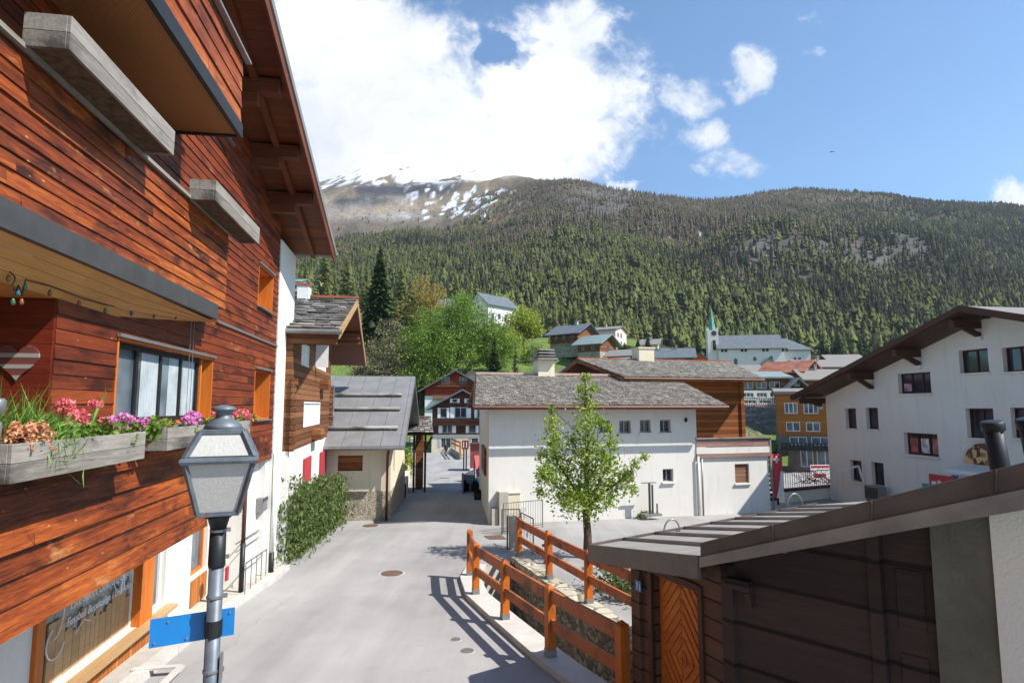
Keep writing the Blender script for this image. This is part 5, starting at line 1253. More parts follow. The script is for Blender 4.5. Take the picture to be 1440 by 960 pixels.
# manhole covers and valve caps
def cover(u, v, r, m, label, name='manhole_cover', grp=None):
    p = gp(u, v); t = empty(name, label, 'cover', p, 0, grp); b = MB(); b.lathe([(r, 0), (r, .006), (r*.9, .008)], 22); b.build('ring', M['concrete'], t)
    b = MB(); b.lathe([(r*.86, .004), (r*.86, .012)], 22); b.build('lid', m, t); return t
rust = flat('rusty_cast_iron', '6b5344', .6, .4, .2, .25, 8); dk_ = flat('grey_cast_iron', '6a6866', .6, .4, .2, .2, 8)
cover(551, 806, .33, rust, 'round brown manhole cover in the middle of the near street')
cover(657, 915, .13, dk_, 'small grey valve cap in the street, larger of the two', 'valve_cap')
cover(641, 899, .10, dk_, 'small grey valve cap in the street, smaller of the two', 'valve_cap')
cover(521, 739, .36, rust, 'rusty drain cover near the corner of the cream house')
cover(607, 686, .5, dk_, 'flat grey cover in the far street just past the shadow'); cover(625, 672, .5, dk_, 'flat grey cover farther up the street')
p = gp(697, 756); t = empty('drain_grate', 'square rusty drain grate beside the gate sill', 'drain', p, .3); b = MB(); b.box(-.3, .3, -.4, .4, 0, .012); b.build('plate', rust, t)
# ---------------------------------------------------------------- fences
def fence(name, label, posts, hgt=1.1, rails=((.50, .17), (.93, .20)), pw=.14, base=.09, cat='fence', mp='fencewood_z', mr='fencewood'):
    o = Vector((posts[0][0], posts[0][1], gz(posts[0][1]))); t = empty(name, label, cat, o)
    P = [Vector((x, y, gz(y)+base))-o for x, y in posts]
    for i, p in enumerate(P):
        d = (P[min(i+1, len(P)-1)]-P[max(i-1, 0)]); ang = math.atan2(d.y, d.x); h = pw/2; c, s = math.cos(ang), math.sin(ang)
        b = MB(); ring = [(p.x+c*a-s*q, p.y+s*a+c*q) for a, q in ((-h, -h), (h, -h), (h, h), (-h, h))]
        z0, z1 = p.z-.1, p.z+hgt-.05; b.prism([(x, y, z0) for x, y in ring], (0, 0, z1-z0))
        b.add([(x, y, z1+.002) for x, y in ring]+[(p.x, p.y, z1+.06)], [(0, 1, 4), (1, 2, 4), (2, 3, 4), (3, 0, 4)]); b.build('post', M[mp], t, .008 if pw > .1 else 0)
        b = MB(); b.prism([(x+(x-p.x)*.06, y+(y-p.y)*.06, p.z-.02) for x, y in ring], (0, 0, .14)); b.build('post_shoe', M['galv'], t)
    for p, q in zip(P[:-1], P[1:]):
        d = (q-p).normalized()*(pw/2+.002)
        for rz_, rh_ in rails:
            b = MB(); b.beam(p+d+Vector((0, 0, rz_)), q-d+Vector((0, 0, rz_)), .055, rh_); b.build('rail', M[mr], t, .006 if pw > .1 else 0)
    return t
fence('wooden_fence', 'orange wooden fence between street and stream with its shadow on the asphalt', [(1.42, 8.15), (.604, 9.98), (-.134, 11.85), (-.787, 13.6), (-1.04, 15.3)])
fence('wooden_fence', 'orange wooden fence on the stone wall in front of the young tree', [(.2, 17.4), (.89, 15.0), (1.57, 12.85), (2.38, 10.5), (3.0, 8.7)])
# ---------------------------------------------------------------- young tree
tb = gp(826, 784); YT = tb.y; t = empty('young_tree', 'young bright green tree with upright stems in front of the white house', 'tree', tb)
CL = [(822, 530, 9), (820, 548, 14), (825, 570, 18), (822, 596, 20), (828, 622, 24), (820, 648, 28), (836, 672, 28), (814, 694, 28), (776, 575, 8), (776, 595, 15), (778, 620, 20), (782, 645, 24), (772, 668, 22), (790, 690, 24), (800, 706, 20), (858, 602, 9), (860, 625, 14), (858, 650, 19), (866, 680, 22), (850, 702, 20), (880, 668, 13), (894, 652, 10), (906, 642, 7), (762, 640, 11), (764, 665, 12), (760, 692, 9), (830, 714, 16), (806, 620, 14), (842, 590, 12), (846, 640, 16), (796, 660, 18), (835, 545, 8), (890, 690, 9)]
C = []; b = MB()
b.tube([(0, 0, -.2), (.02, 0, .6), (-.02, .03, 1.25), (0, 0, 1.7)], [.15, .115, .1, .09], 10)
V = []
for u, v, r in CL:
    off = random.uniform(-.75, .75)*(.5 if v < 600 else 1.0); q = at(u, v, YT+off)-tb; C.append(q); rm = r*YT/F
    n = int(26+r*r*.66); P = np.array(q)+RNG.normal(0, .42, (n, 3))*np.array([rm, rm*1.2, rm*1.1]); V.append(leaves(P, .098, .6, (0, 0, .25), .4))
mbq(np.concatenate(V), 'crown', M['leaf_young'], t)
def limb(pts, r0): b.tube(pts, np.linspace(r0, r0*.2, len(pts)), 7, False)
limb([(0, 0, 1.5), (.02, 0, 2.6), C[4], C[2], C[0]], .085); limb([(0, 0, 1.45), (-.35, .1, 1.9), C[11], C[9], C[8]], .06); limb([(0, 0, 1.5), (.3, -.1, 2.0), C[17], C[15]], .055); limb([(0, 0, 1.4), (.5, .1, 1.8), C[18], C[20], C[22]], .05); limb([(0, 0, 1.4), (-.4, -.15, 1.7), C[13], C[24], C[25]], .045); limb([(.01, 0, 1.9), (.1, .3, 2.3), C[6], C[28]], .04)
for q in C: limb([Vector((0, 0, max(1.5, q.z-.9)))*1.0, q*.6+Vector((0, 0, max(1.5, q.z-.9)))*.4, q], .016)
b.build('trunk', M['bark'], t, smooth=True)
for u, v, s, lab in ((858, 832, 1.0, 'leafy shrub below the young tree behind the fence'), (880, 845, .7, 'low leafy shrub close to the shed corner')):
    p = gp(u, v); t = empty('shrub', lab, 'shrub', p); n = int(420*s); P = np.stack([RNG.normal(0, .26*s, n), RNG.normal(0, .3*s, n), RNG.uniform(.05, .75*s, n)], 1)
    mbq(leaves(P, .11, .5, (0, 0, .6), .4), 'leaves', M['leaf_hedge'], t)
    b = MB()
    for i in range(8): b.tube([(0, 0, 0), (random.uniform(-.3, .3)*s, random.uniform(-.3, .3)*s, .75*s)], [.012, .004], 4, False)
    b.build('stems', M['bark'], t)
# ---------------------------------------------------------------- gate, cabinet, hydrant
p = gp(713, 737); t = empty('meter_cabinet', 'pale concrete cabinet between street and gate', 'cabinet', p, aE); b = MB()
b.box(-.36, .0, -.2, .3, -.2, 1.25); b.build('pillar', M['concrete'], t, .01); b = MB(); b.box(.02, .52, -.02, .35, -.2, 1.15); b.box(-.0, .56, -.06, .38, 1.155, 1.2); b.build('box', M['cream'], t, .01)
b = MB(); b.box(-.62, -.38, -.1, .25, -.1, .62); b.build('side_block', M['concrete'], t)
p = gp(722, 772); t = empty('gate_post', 'short pale stone post at the start of the stone wall fence', 'post', p, aE); b = MB(); b.box(-.12, .12, -.12, .12, -.1, .98); b.build('stone', M['concrete'], t, .015); b = MB(); b.box(-.19, -.15, .06, .1, -.2, 1.0); b.build('iron_post', M['steel'], t)
def gate(name, label, p, q, h, nb, m='galv', scroll=True):
    p = Vector(p); q = Vector(q); t = empty(name, label, 'gate', p); d = q-p; b = MB()
    b.tube([(0, 0, 0), (0, 0, h)], .022, 6); b.tube([d, d+Vector((0, 0, h))], .022, 6); b.beam((0, 0, h), d+Vector((0, 0, h)), .03, .03); b.beam((0, 0, .1), d+Vector((0, 0, .1)), .03, .03); b.build('frame', M[m], t)
    b = MB()
    for i in range(1, nb): b.tube([d*(i/nb)+Vector((0, 0, .1)), d*(i/nb)+Vector((0, 0, h))], .008, 5)
    if scroll:
        c = d*.5+Vector((0, 0, h*.55)); dn = d.normalized()
        for s_ in (-1, 1): b.tube([c+dn*(.1*math.cos(a)*(1-a*.08))+Vector((0, 0, s_*.14+.1*math.sin(a)*(1-a*.08))) for a in np.linspace(0, 7, 20)], .008, 5)
    b.build('bars', M[m], t); return t
a = gp(708, 748); c = gp(763, 741); gate('iron_gate', 'wide open iron gate leaf with thin bars in front of the white facade', a, c, 1.0, 16, 'galv')
a = gp(706, 750); c = gp(727, 748); gate('iron_gate', 'narrow dark iron gate beside the pale cabinet', a+Vector((0, -.15, 0)), c+Vector((.1, -.3, 0)), .85, 6, 'steel')
a = gp(733, 766); c = gp(750, 778); gate('iron_gate', 'small scrolled iron gate leaf behind the fence start', a, c, 1.0, 4, 'galv')
p = gp(769, 792); t = empty('hydrant', 'red fire hydrant behind the fence on the stone wall', 'hydrant', p); b = MB(); b.lathe([(.1, 0), (.1, .04), (.07, .06), (.07, .7), (.09, .71), (.09, .75), (.07, .83), (.03, .87)], 14); b.build('body', M['redpaint'], t, smooth=True); b = MB(); b.tube([(-.13, 0, .48), (.13, 0, .48)], .04, 10); b.build('outlet', M['redpaint'], t)
# ---------------------------------------------------------------- far street
p = gp(578, 663); l2 = copy_tree(lt); l2.location = p; l2.scale = (.8,)*3; l2['label'] = 'distant lamp post with a square lantern beside the slate shelter'
Y = 36; p = at(590, 700, Y); t = empty('slate_shelter', 'small slate roofed shelter with dark posts beyond the cream house', 'shelter', (p.x, Y, gz(Y)), .1); g0 = gz(Y)
zr0 = at(590, 608, Y).z-g0; zr1 = at(590, 585, Y+2).z-g0; b = MB(); slab(b, (-2.2, -.6, zr0), (.75, -.6, zr0), (.5, 2.0, zr1), (-2.2, 2.0, zr1), .14); b.build('roof_boards', M['framebrown'], t)
b = MB(); slates(b, (-2.2, -.64, zr0+.01), (.78, -.64, zr0+.01), (.52, 2.0, zr1+.01), (-2.2, 2.0, zr1+.01), 9, .3); b.build('slates', M['slate2'], t)
for x in (-.35, .3):
    b = MB(); b.box(x-.06, x+.06, -.3, -.12, -.3, zr0-.1); b.build('post', M['framebrown'], t); b = MB(); b.beam((x, -.2, zr0-1.0), (x+.4, -.5, zr0-.2), .1, .1); b.build('brace', M['framebrown'], t)
b = MB(); b.box(-.35, .12, 1.4, 1.5, -.3, zr1); b.build('back_wall', M['vbrown'], t)
a = gp(571, 700); c = gp(578, 668); t = empty('garden_wall', 'low cream garden wall along the left side of the far street', 'wall', a); d = c-a; b = MB(); b.prism([(0, 0, -.2), (d.x, d.y, d.z-.2), (d.x, d.y, d.z+.75), (0, 0, .75)], (-.3, 0, 0)); b.build('wall', M['cream'], t); b = MB(); b.prism([(-1.6, 0, -.2), (0, 0, -.2), (0, 0, .75), (-1.6, 0, .75)], (0, .3, 0)); b.build('return_wall', M['cream'], t)
for i, (u, v, lm, lab) in enumerate(((568, 676, 'leaf_yellow', 'yellow green garden shrub behind the cream garden wall'), (571, 652, 'leaf_bright', 'green garden shrub beside the distant lamp post'))):
    p = gp(u, v); t = empty('garden_shrub', lab, 'shrub', p); mbq(foliage([(random.uniform(-.5, .5), random.uniform(-.5, .5), random.uniform(.4, 1.6)) for _ in range(12)], [.5]*12, 40, .22), 'leaves', M[lm], t); b = MB(); b.tube([(0, 0, 0), (0, 0, 1.2)], .03, 5); b.build('stem', M['bark'], t)
# person walking
def person(label, loc, rz, hgt=1.7):
    t = bpy.data.meshes.new('person'); V = [(0, 0, .95), (0, 0, 1.18), (0, .02, 1.42), (0, .03, 1.52), (0, .05, 1.62), (0, .05, 1.70),
        (.10, 0, .90), (.11, .12, .50), (.11, .02, .08), (.11, .14, .03), (-.10, 0, .90), (-.10, -.06, .50), (-.10, -.26, .13), (-.10, -.16, .04),
        (.18, .0, 1.40), (.23, -.08, 1.14), (.22, .04, .92), (.21, .07, .84), (-.18, .0, 1.40), (-.23, .07, 1.14), (-.22, .2, .95), (-.21, .24, .88)]
    E = [(0, 1), (1, 2), (2, 3), (3, 4), (4, 5), (0, 6), (6, 7), (7, 8), (8, 9), (0, 10), (10, 11), (11, 12), (12, 13), (2, 14), (14, 15), (15, 16), (16, 17), (2, 18), (18, 19), (19, 20), (20, 21)]
    Rr = [.14, .13, .13, .055, .095, .07, .095, .065, .045, .035, .095, .065, .045, .035, .065, .048, .038, .03, .065, .048, .038, .03]
    t.from_pydata(V, E, []); o = bpy.data.objects.new('person', t); col.objects.link(o); sk = o.modifiers.new('skin', 'SKIN'); sk.use_smooth_shade = True
    for i, r in enumerate(Rr): t.skin_vertices[0].data[i].radius = (r, r)
    t.skin_vertices[0].data[0].use_root = True; s = o.modifiers.new('sub', 'SUBSURF'); s.levels = 1; s.render_levels = 2
    g = G('person_clothes', .85, .2); x, y, z = g.xyz(); c = g.ramp(z, [(.0, '1d1b1a'), (.09, '262a33'), (.93, '262a33'), (.96, '2c2c2f')], 'CONSTANT')
    c = g.mix(g.ma('GREATER_THAN', z, 1.5), c, '9a6a50'); c = g.mix(g.ma('GREATER_THAN', z, 1.63), c, '2a1d14'); t.materials.append(g.out(c))
    o.location = loc; o.rotation_euler = (0, 0, rz); o.scale = (hgt/1.76,)*3; return tag(o, label, 'person')
person('person in dark clothes walking up the far street beside the fence', gp(627, 641), 0.2, 1.72)
# fence on a low wall, signs and awnings on the far right of the street
pts = [gp(u, v) for u, v in ((647, 646), (640, 640), (633, 634.5), (626, 629.5), (619, 624.5), (614, 621))]
fence('far_fence', 'orange wooden fence on a low wall in front of the dark chalet', [(p.x, p.y) for p in pts], 1.9, ((1.2, .2), (1.7, .22)), .2, .3)
a, c = pts[0], pts[-1]; t = empty('low_wall', 'low pale wall under the far orange fence', 'wall', a); d = c-a; b = MB(); b.prism([(0, 0, -.3), (d.x, d.y, d.z-.3), (d.x, d.y, d.z+.75), (0, 0, .75)], (.4, .1, 0)); b.build('wall', M['stone_light'], t)
p = gp(652, 662); t = empty('sign_post', 'dark post with small red signs by the far street', 'sign post', p); k = p.y/F; b = MB(); b.tube([(0, 0, 0), (0, 0, 40*k)], .06, 8); b.tube([(.22, 0, 0), (.22, 0, 36*k)], .06, 8); b.build('posts', M['iron'], t)
b = MB(); b.box(-.16, .42, -.1, -.07, 30*k, 42*k); b.build('sign_panel', flat('dark_red_sign', '7a2430', .5), t); b = MB(); b.box(-.05, .03, -.115, -.102, 32*k, 40*k); b.box(.2, .28, -.115, -.102, 32*k, 40*k); b.build('sign_mark', M['whitepaint'], t)
p = gp(670, 662); k = p.y/F; t = empty('market_hut', 'plain red brown roadside hut beside the white house', 'hut', p, .0); b = MB(); b.box(-9*k, 12*k, 0, 2.4, 0, 36*k); b.build('hut_wall', flat('red_brown_boards', '8f4b42', .7, var=.2), t); b = MB(); b.box(-9.5*k, 12*k, -.15, 2.5, 36.1*k, 37.2*k); b.build('hut_roof', M['framebrown'], t); b = MB(); b.box(-9*k, 11*k, -.3, -.01, -.2, 3.5*k); b.build('step', M['whitepaint'], t)
p = gp(675, 678); k = p.y/F; t = empty('awning', 'sloping pink red awning by the side of the white house', 'awning', p, .0); b = MB(); b.prism([(-9.5*k, 1.0, 34*k), (6*k, 1.0, 34*k), (6*k, -1.2, 10*k), (-3.5*k, -1.2, 10*k)], (0, .05, .06)); b.build('cloth', flat('pink_red_cloth', 'b5585a', .8, var=.1), t); b = MB(); b.tube([(-3*k, -1.1, 0), (-3*k, -1.1, 11*k)], .04, 6); b.tube([(5*k, 1, 0), (5*k, 1, 34*k)], .04, 6); b.tube([(-9*k, 1, 0), (-9*k, 1, 34*k)], .04, 6); b.build('supports', M['iron'], t)
for i, (u, v, lab) in enumerate(((668, 690, 'dark low terrace planter beside the shaded street'), (662, 682, 'pale planter box at the edge of the sunlit street'), (672, 702, 'dark bin against the wall of the white house'))):
    p = gp(u, v); k = p.y/F; t = empty('street_planter', lab, 'planter', p, .1); b = MB(); b.lathe([(5*k, 0), (6*k, 9*k), (5.6*k, 9.4*k), (5*k, 8*k)], 4, sq=True); b.build('tub', M['iron'] if i != 1 else M['concrete'], t); mbq(foliage([(0, 0, 10*k)], [5*k], 70, .2), 'leaves', M['leaf_spruce'], t)
p = gp(659, 690); k = p.y/F; t = empty('terrace_screen', 'dark glass terrace screen beside the far street', 'screen', p, math.radians(80)); b = MB(); b.box(-1.4, 1.4, -.03, .03, 0, 1.1); b.build('panel', M['glass'], t); b = MB(); b.box(-1.45, -1.38, -.05, .05, 0, 1.2); b.box(1.38, 1.45, -.05, .05, 0, 1.2); b.build('posts', M['galv'], t)
# ---------------------------------------------------------------- village
def hs(name, label, uc, vb, Y, wpx, dm, vev, vap, rz=0.0, **k):
    o = at(uc, vb, Y); s = Y/F; ze = at(uc, vev, Y).z; za = at(uc, vap, Y).z
    return house(name, label, o, R(rz), wpx*s, dm, ze-o.z, za-ze, **k)
M['redclad'] = plank_mat('red_cladding', [(.2, '8a2a22'), (.8, 'a83c30')], .25)
M['redbrown'] = plank_mat('red_brown_wood', [(.2, '6e3826'), (.8, '96553a')], .25)
s = 93/F
hs('dark_chalet', 'dark brown chalet with white shutters closing the end of the street', 650, 634, 93, 84, 9, 572, 549, 3, wm='darkwood', rm='bluegrey', base=2.5, bm='cream', shut='whitepaint', over=1.0,
   wins=[(-2.9, 5.0, 1.0, 1.5, 1), (-.3, 5.0, 1.8, 1.6, 2), (2.7, 5.0, 1.0, 1.5, 1), (-2.3, 2.75, 1.5, 1.2, 2), (1.5, 2.75, 1.1, 1.2, 1), (-2.5, .5, 1.5, 1.5, 2), (1.9, .7, 1.1, 1.3, 1), (-1.2, 7.3, .8, .6, 1), (1.0, 7.3, .8, .6, 1)], balc=((-4.1, 4.1, 4.0, .7, .8, 'darkwood'),))
hs('red_gable_chalet', 'large chalet with red balcony gable and grey blue roof behind the dark chalet', 640, 606, 122, 84, 14, 546, 522, 6, wm='redclad', rm='bluegrey', base=7.0, bm='whitepaint', over=1.6, wins=[(-2, 9.3, 1.6, 1.5, 2), (1.5, 9.3, 1.6, 1.5, 2)], balc=((-4.5, 5.5, 9.0, 1.0, .9, 'vbrown'), (-4.5, 5.5, 6.4, 1.0, .9, 'vbrown')), chim=((0, 6, .8, .8),))
hs('pale_gable_house', 'pale gabled house end peeping out right of the red gable', 664, 560, 128, 30, 8, 532, 522, 0, wm='cream', rm='slate2')
hs('blue_roof_chalet', 'brown chalet with blue grey roof highest on the meadow', 793, 494, 150, 46, 9, 468, 455, -38, ridge='x', wm='vbrown', rm='bluegrey', base=2.2, bm='stone_light', over=1.2, wins=[(-2.3, 2.8, 1, 1), (0, 2.8, 1, 1), (2.4, 2.8, 1, 1)], chim=((1, 4.5, .7, .9),), sidewins=((1, 3, 2.6, 1, 1), (1, 6, 2.6, 1, 1)), balc=((-4, 3.5, 2.3, 1.0, .9, 'vbrown'),))
hs('green_roof_chalet', 'brown barn chalet with pale green roof below the pink house', 828, 508, 143, 36, 8, 482, 470, -38, ridge='x', wm='vbrown', rm='greenroof', base=2.2, bm='stone_light', over=1.2, wins=[(-1.5, 2.8, .9, .9), (1.2, 2.8, .9, .9)], sidewins=((1, 4, 2.6, 1.4, 1.2),))
hs('pink_house', 'pink house with shallow hipped roof above the barn chalet', 845, 492, 168, 44, 9, 464, 458, -30, ridge='x', wm='pink', rm='slate2', over=.6, wins=[(-2.4, 1.2, .8, 1.2, 1), (0, 1.2, .8, 1.2, 1), (2.4, 1.2, .8, 1.2, 1)], sidewins=((1, 2, 1.2, 1, 1.4), (1, 4.5, 1.2, 1, 1.4), (1, 7, 1.2, 1, 1.4), (1, 2, 3.6, 1, 1.2), (1, 4.5, 3.6, 1, 1.2)), chim=((0, 4, .6, .6),))
hs('low_barn', 'low barn with grey brown roof under the green roofed chalet', 872, 510, 132, 38, 7, 500, 491, -30, ridge='x', wm='vbrown', rm='slate2', over=.8)
hs('green_roof_barn', 'low white barn with pale green roof just above the slate roofs', 852, 524, 118, 42, 7, 511, 503, -30, ridge='x', wm='white', rm='greenroof', over=.8)
hs('small_shed', 'tiny blue roofed shed beside the slate capped chimney', 797, 530, 112, 20, 4, 524, 516, -30, ridge='x', wm='framebrown', rm='bluegrey', over=.5)
hs('beige_house', 'beige house with grey hipped roof at the foot of the forest', 914, 503, 175, 22, 7, 484, 476, -20, ridge='x', wm='cream', rm='slate2', over=.8, wins=[(0, 1.5, .9, 1.1, 1)], chim=((0, 3, .6, .8),))
hs('dark_modern_house', 'dark house with blue grey roof and wide balcony windows', 942, 520, 135, 62, 9, 502, 489, -14, ridge='x', wm='steel', rm='bluegrey', over=.9, wins=[(-3.2, 1.0, 2.0, 1.4), (-.6, 1.0, 2.0, 1.4), (2.4, 1.0, 2.0, 1.4)], balc=((-4.5, 1.2, .6, 1.0, .8, 'whitepaint'),), chim=((-2, 4, .6, .8), (1.6, 4, .5, .9)), gm='glass2')
hs('dark_low_house', 'dark low house beside the beige chimney of the slate roof', 890, 516, 150, 40, 8, 503, 493, -20, ridge='x', wm='framebrown', rm='steel', over=.7)
hs('white_cottage', 'small white cottage with orange gable left of the church tower', 986, 521, 150, 22, 7, 508, 497, -14, ridge='y', wm='orangewood_x', rm='slate2', base=1.2, over=.7)
hs('dark_chalet_barn', 'small brown barn with dark roof just below the church nave', 1050, 536, 118, 36, 6, 523, 513, -10, ridge='x', wm='vbrown', rm='slate2', over=.8)
hs('gabled_cottage', 'tiny gabled cottage standing against the church wall', 1082, 528, 150, 20, 5, 513, 504, -12, ridge='y', wm='cream', rm='slate2', over=.5)
hs('dark_roof_house', 'white house with dark roof right below the church choir', 1135, 534, 140, 40, 7, 519, 509, -8, ridge='x', wm='white', rm='steel', over=.8, wins=[(-1.5, .8, .9, 1), (1.2, .8, .9, 1)])
hs('dark_roof_house', 'dark roofed barn between the beige house and the church tower', 958, 508, 178, 34, 7, 496, 489, -12, ridge='x', wm='framebrown', rm='slate2', over=.8)
hs('dark_roof_house', 'low grey roofed chalet behind the ridge of the slate barn', 1008, 530, 128, 40, 7, 519, 510, -12, ridge='x', wm='vbrown', rm='slate2', over=.8)
hs('dark_roof_house', 'brown chalet with weathered roof at the far right of the church', 1190, 518, 165, 44, 7, 506, 498, -8, ridge='x', wm='vbrown', rm='slate2', over=.8)
# church
Yc = 172; s = Yc/F; o = at(1060, 519, Yc); rzc = R(-8); c = empty('church', 'white village church with grey roof and slim green spire', 'church', o, rzc); Cc = Fr(o, rzc)
def cz_(v, dy=0): return at(1060, v, Yc+dy).z-o.z
x0, x1 = -47*s, 42*s; ev_ = cz_(489); rg_z = cz_(471, 5); b = MB(); b.box(x0, x1, 0, 10, -3, ev_); b.prism([(x0+.01, 0, ev_), (x0+.01, 10, ev_), (x0+.01, 5, rg_z-.4)], (x1-x0-.02, 0, 0)); b.build('nave', M['white'], c)
b = MB(); slab(b, (x0-.6, -.8, ev_-.2), (x1+.6, -.8, ev_-.2), (x1+.2, 5, rg_z), (x0-.2, 5, rg_z), .25); slab(b, (x1+.6, 10.8, ev_-.2), (x0-.6, 10.8, ev_-.2), (x0-.2, 5, rg_z-.003), (x1+.2, 5, rg_z-.003), .25); b.build('nave_roof', M['bluegrey'], c)
x2 = x1+37*s; e2 = cz_(493, 3); r2 = cz_(477, 6); b = MB(); b.box(x1-.5, x2, 1.5, 9, -3, e2); b.build('choir', M['white'], c); b = MB(); b.add([(x1-.2, .9, e2), (x2+.7, .9, e2), (x2+.7, 9.6, e2), (x1-.2, 9.6, e2), (x1+.4, 5.2, r2), (x1+2.2, 5.2, r2), (x1-.2, .9, e2-.25), (x2+.7, .9, e2-.25), (x2+.7, 9.6, e2-.25)], [(0, 1, 5, 4), (1, 2, 5), (2, 3, 4, 5), (3, 0, 4), (0, 6, 7, 1), (1, 7, 8, 2)]); b.build('choir_roof', M['bluegrey'], c)
tw = 15*s; xt = x0-6*s; tt_ = cz_(463); b = MB(); b.box(xt-tw/2, xt+tw/2, 1, 1+tw, -3, tt_)
for sx in (-1, 1):
    for sy in (-1, 1): b.add([(xt+sx*tw*.42-.25, 1+tw/2+sy*tw*.42-.25, tt_), (xt+sx*tw*.42+.25, 1+tw/2+sy*tw*.42-.25, tt_), (xt+sx*tw*.42+.25, 1+tw/2+sy*tw*.42+.25, tt_), (xt+sx*tw*.42-.25, 1+tw/2+sy*tw*.42+.25, tt_), (xt+sx*tw*.42, 1+tw/2+sy*tw*.42, tt_+1.1)], [(0, 1, 4), (1, 2, 4), (2, 3, 4), (3, 0, 4)])
b.build('tower', M['white'], c); sp = cz_(430); b = MB(); b.lathe([(tw*.42, tt_), (tw*.3, tt_+(sp-tt_)*.25), (.06, sp)], 8, (xt, 1+tw/2, 0)); b.build('spire', M['verdigris'], c)
b = MB(); b.tube([(xt, 1+tw/2, sp-.1), (xt, 1+tw/2, sp+1.2)], .06, 6); b.box(xt-.35, xt+.35, 1+tw/2-.05, 1+tw/2+.05, sp+.7, sp+.82); b.build('cross', M['iron'], c)
b = MB(); b.tube([(xt+.3, .96, cz_(467)), (xt+.3, 1.02, cz_(467))], .75, 20); b.build('clock_face', flat('dark_clock', '5a3a3a', .5), c); b = MB(); b.box(xt-.1, xt+.7, .9, .99, cz_(491), cz_(477)); b.build('belfry_opening', M['framered'], c)
for k, (u, v0, v1, w_) in enumerate(((1036, 503, 512, 1.0), (1062, 501, 507, .9), (1084, 500, 512, .9))):
    xx = (u-1060)*s; b = MB(); b.prism([(xx-w_/2, -.05, cz_(v1)), (xx+w_/2, -.05, cz_(v1)), (xx+w_/2, -.05, cz_(v0+2)), (xx, -.05, cz_(v0)), (xx-w_/2, -.05, cz_(v0+2))], (0, .06, 0)); b.build('window', M['glass'], c)
for u in (1021, 1048, 1077, 1103):
    xx = (u-1060)*s; b = MB(); b.box(xx-.9, xx-.2, -.04, .02, ev_-1.1, ev_-.35); b.box(xx+.1, xx+.8, -.04, .02, ev_-1.1, ev_-.35); b.build('window', M['framebrown'], c)
for u in (1118, 1124):
    xx = (u-1060)*s; b = MB(); b.box(xx-.35, xx+.35, 1.42, 1.52, e2-4.2, e2-2.2); b.build('window', M['glass'], c)
# houses below the church
hs('rust_roof_chalet', 'red brown chalet with rusty red roof below the church', 1100, 552, 104, 56, 6.5, 522, 508, -50, ridge='x', wm='redbrown', rm='rustroof', over=.9, wins=[(-2, 1.2, .9, 1.0), (1, 1.2, .9, 1.0)], sidewins=((1, 2, 1.2, .9, 1.1), (1, 4.4, 1.2, .9, 1.1)))
hs('white_guesthouse', 'white guesthouse with three rows of windows above the dark stone wall', 1076, 574, 88, 70, 9, 531, 522, -3, ridge='x', wm='vbrown', rm='greenroof', base=2.6, bm='white', over=.45,
   wins=[(-2.3, 2.85, 1.5, 1.0, 2), (-.4, 2.85, 1.5, 1.0, 2), (1.5, 2.85, 1.5, 1.0, 2), (-2.3, 1.6, 1.5, .65, 3), (-.4, 1.6, 1.5, .65, 3), (1.5, 1.6, 1.5, .65, 3), (-2.1, .7, 1.7, .5, 3), (0, .7, 1.7, .5, 3), (2.0, .7, 1.5, .5, 3)], balc=((-3.2, 3.3, -.1, .9, .6, 'redclad'),))
hs('brown_gable_chalet', 'brown gabled chalet right of the white guesthouse', 1122, 572, 86, 32, 8, 548, 533, -8, wm='redbrown', rm='slate2', base=2.6, bm='white', over=1.2, wins=[(0, 2.9, .9, .8)])
hs('slate_barn', 'long low barn with pale slate roof behind the right house eave', 1175, 532, 120, 90, 8, 515, 505, -5, ridge='x', wm='vbrown', rm='slate2', over=.9, chim=((-2, 3, .4, .8),))
hs('slate_barn', 'brown barn roof peeping over the right house eave, nearer one', 1172, 548, 98, 70, 7, 532, 519, -6, ridge='x', wm='vbrown', rm='slate2', over=.9, chim=((-1.5, 3, .35, .9),))
o = at(1104, 656, 52); aI = R(-4); hs('ochre_building', 'ochre apartment block with dark shop floor behind the right house', 1152, 657, 52, 98, 5, 553, 548, -21, ridge='x', wm='orange_wall', rm='slate2', base=2.7, bm='darkplaster', over=.3,
   wins=[(-1.95, 4.5, 1.05, .95, 3), (-.4, 4.5, 1.15, .95, 3), (1.6, 4.5, 1.1, .95, 3), (-1.85, 3.0, 1.1, .8, 2), (-.3, 3.0, 1.1, .8, 2), (1.6, 3.0, 1.1, .8, 2), (-1.5, 1.85, 1.4, .7, 2), (.2, 1.85, 1.4, .7, 2), (-.9, .0, 1.0, 1.5, 2), (.5, .0, 1.3, 1.5, 2)], balc=((-2.9, 2.9, 1.55, .8, .5, 'iron'),), gm='glass2')
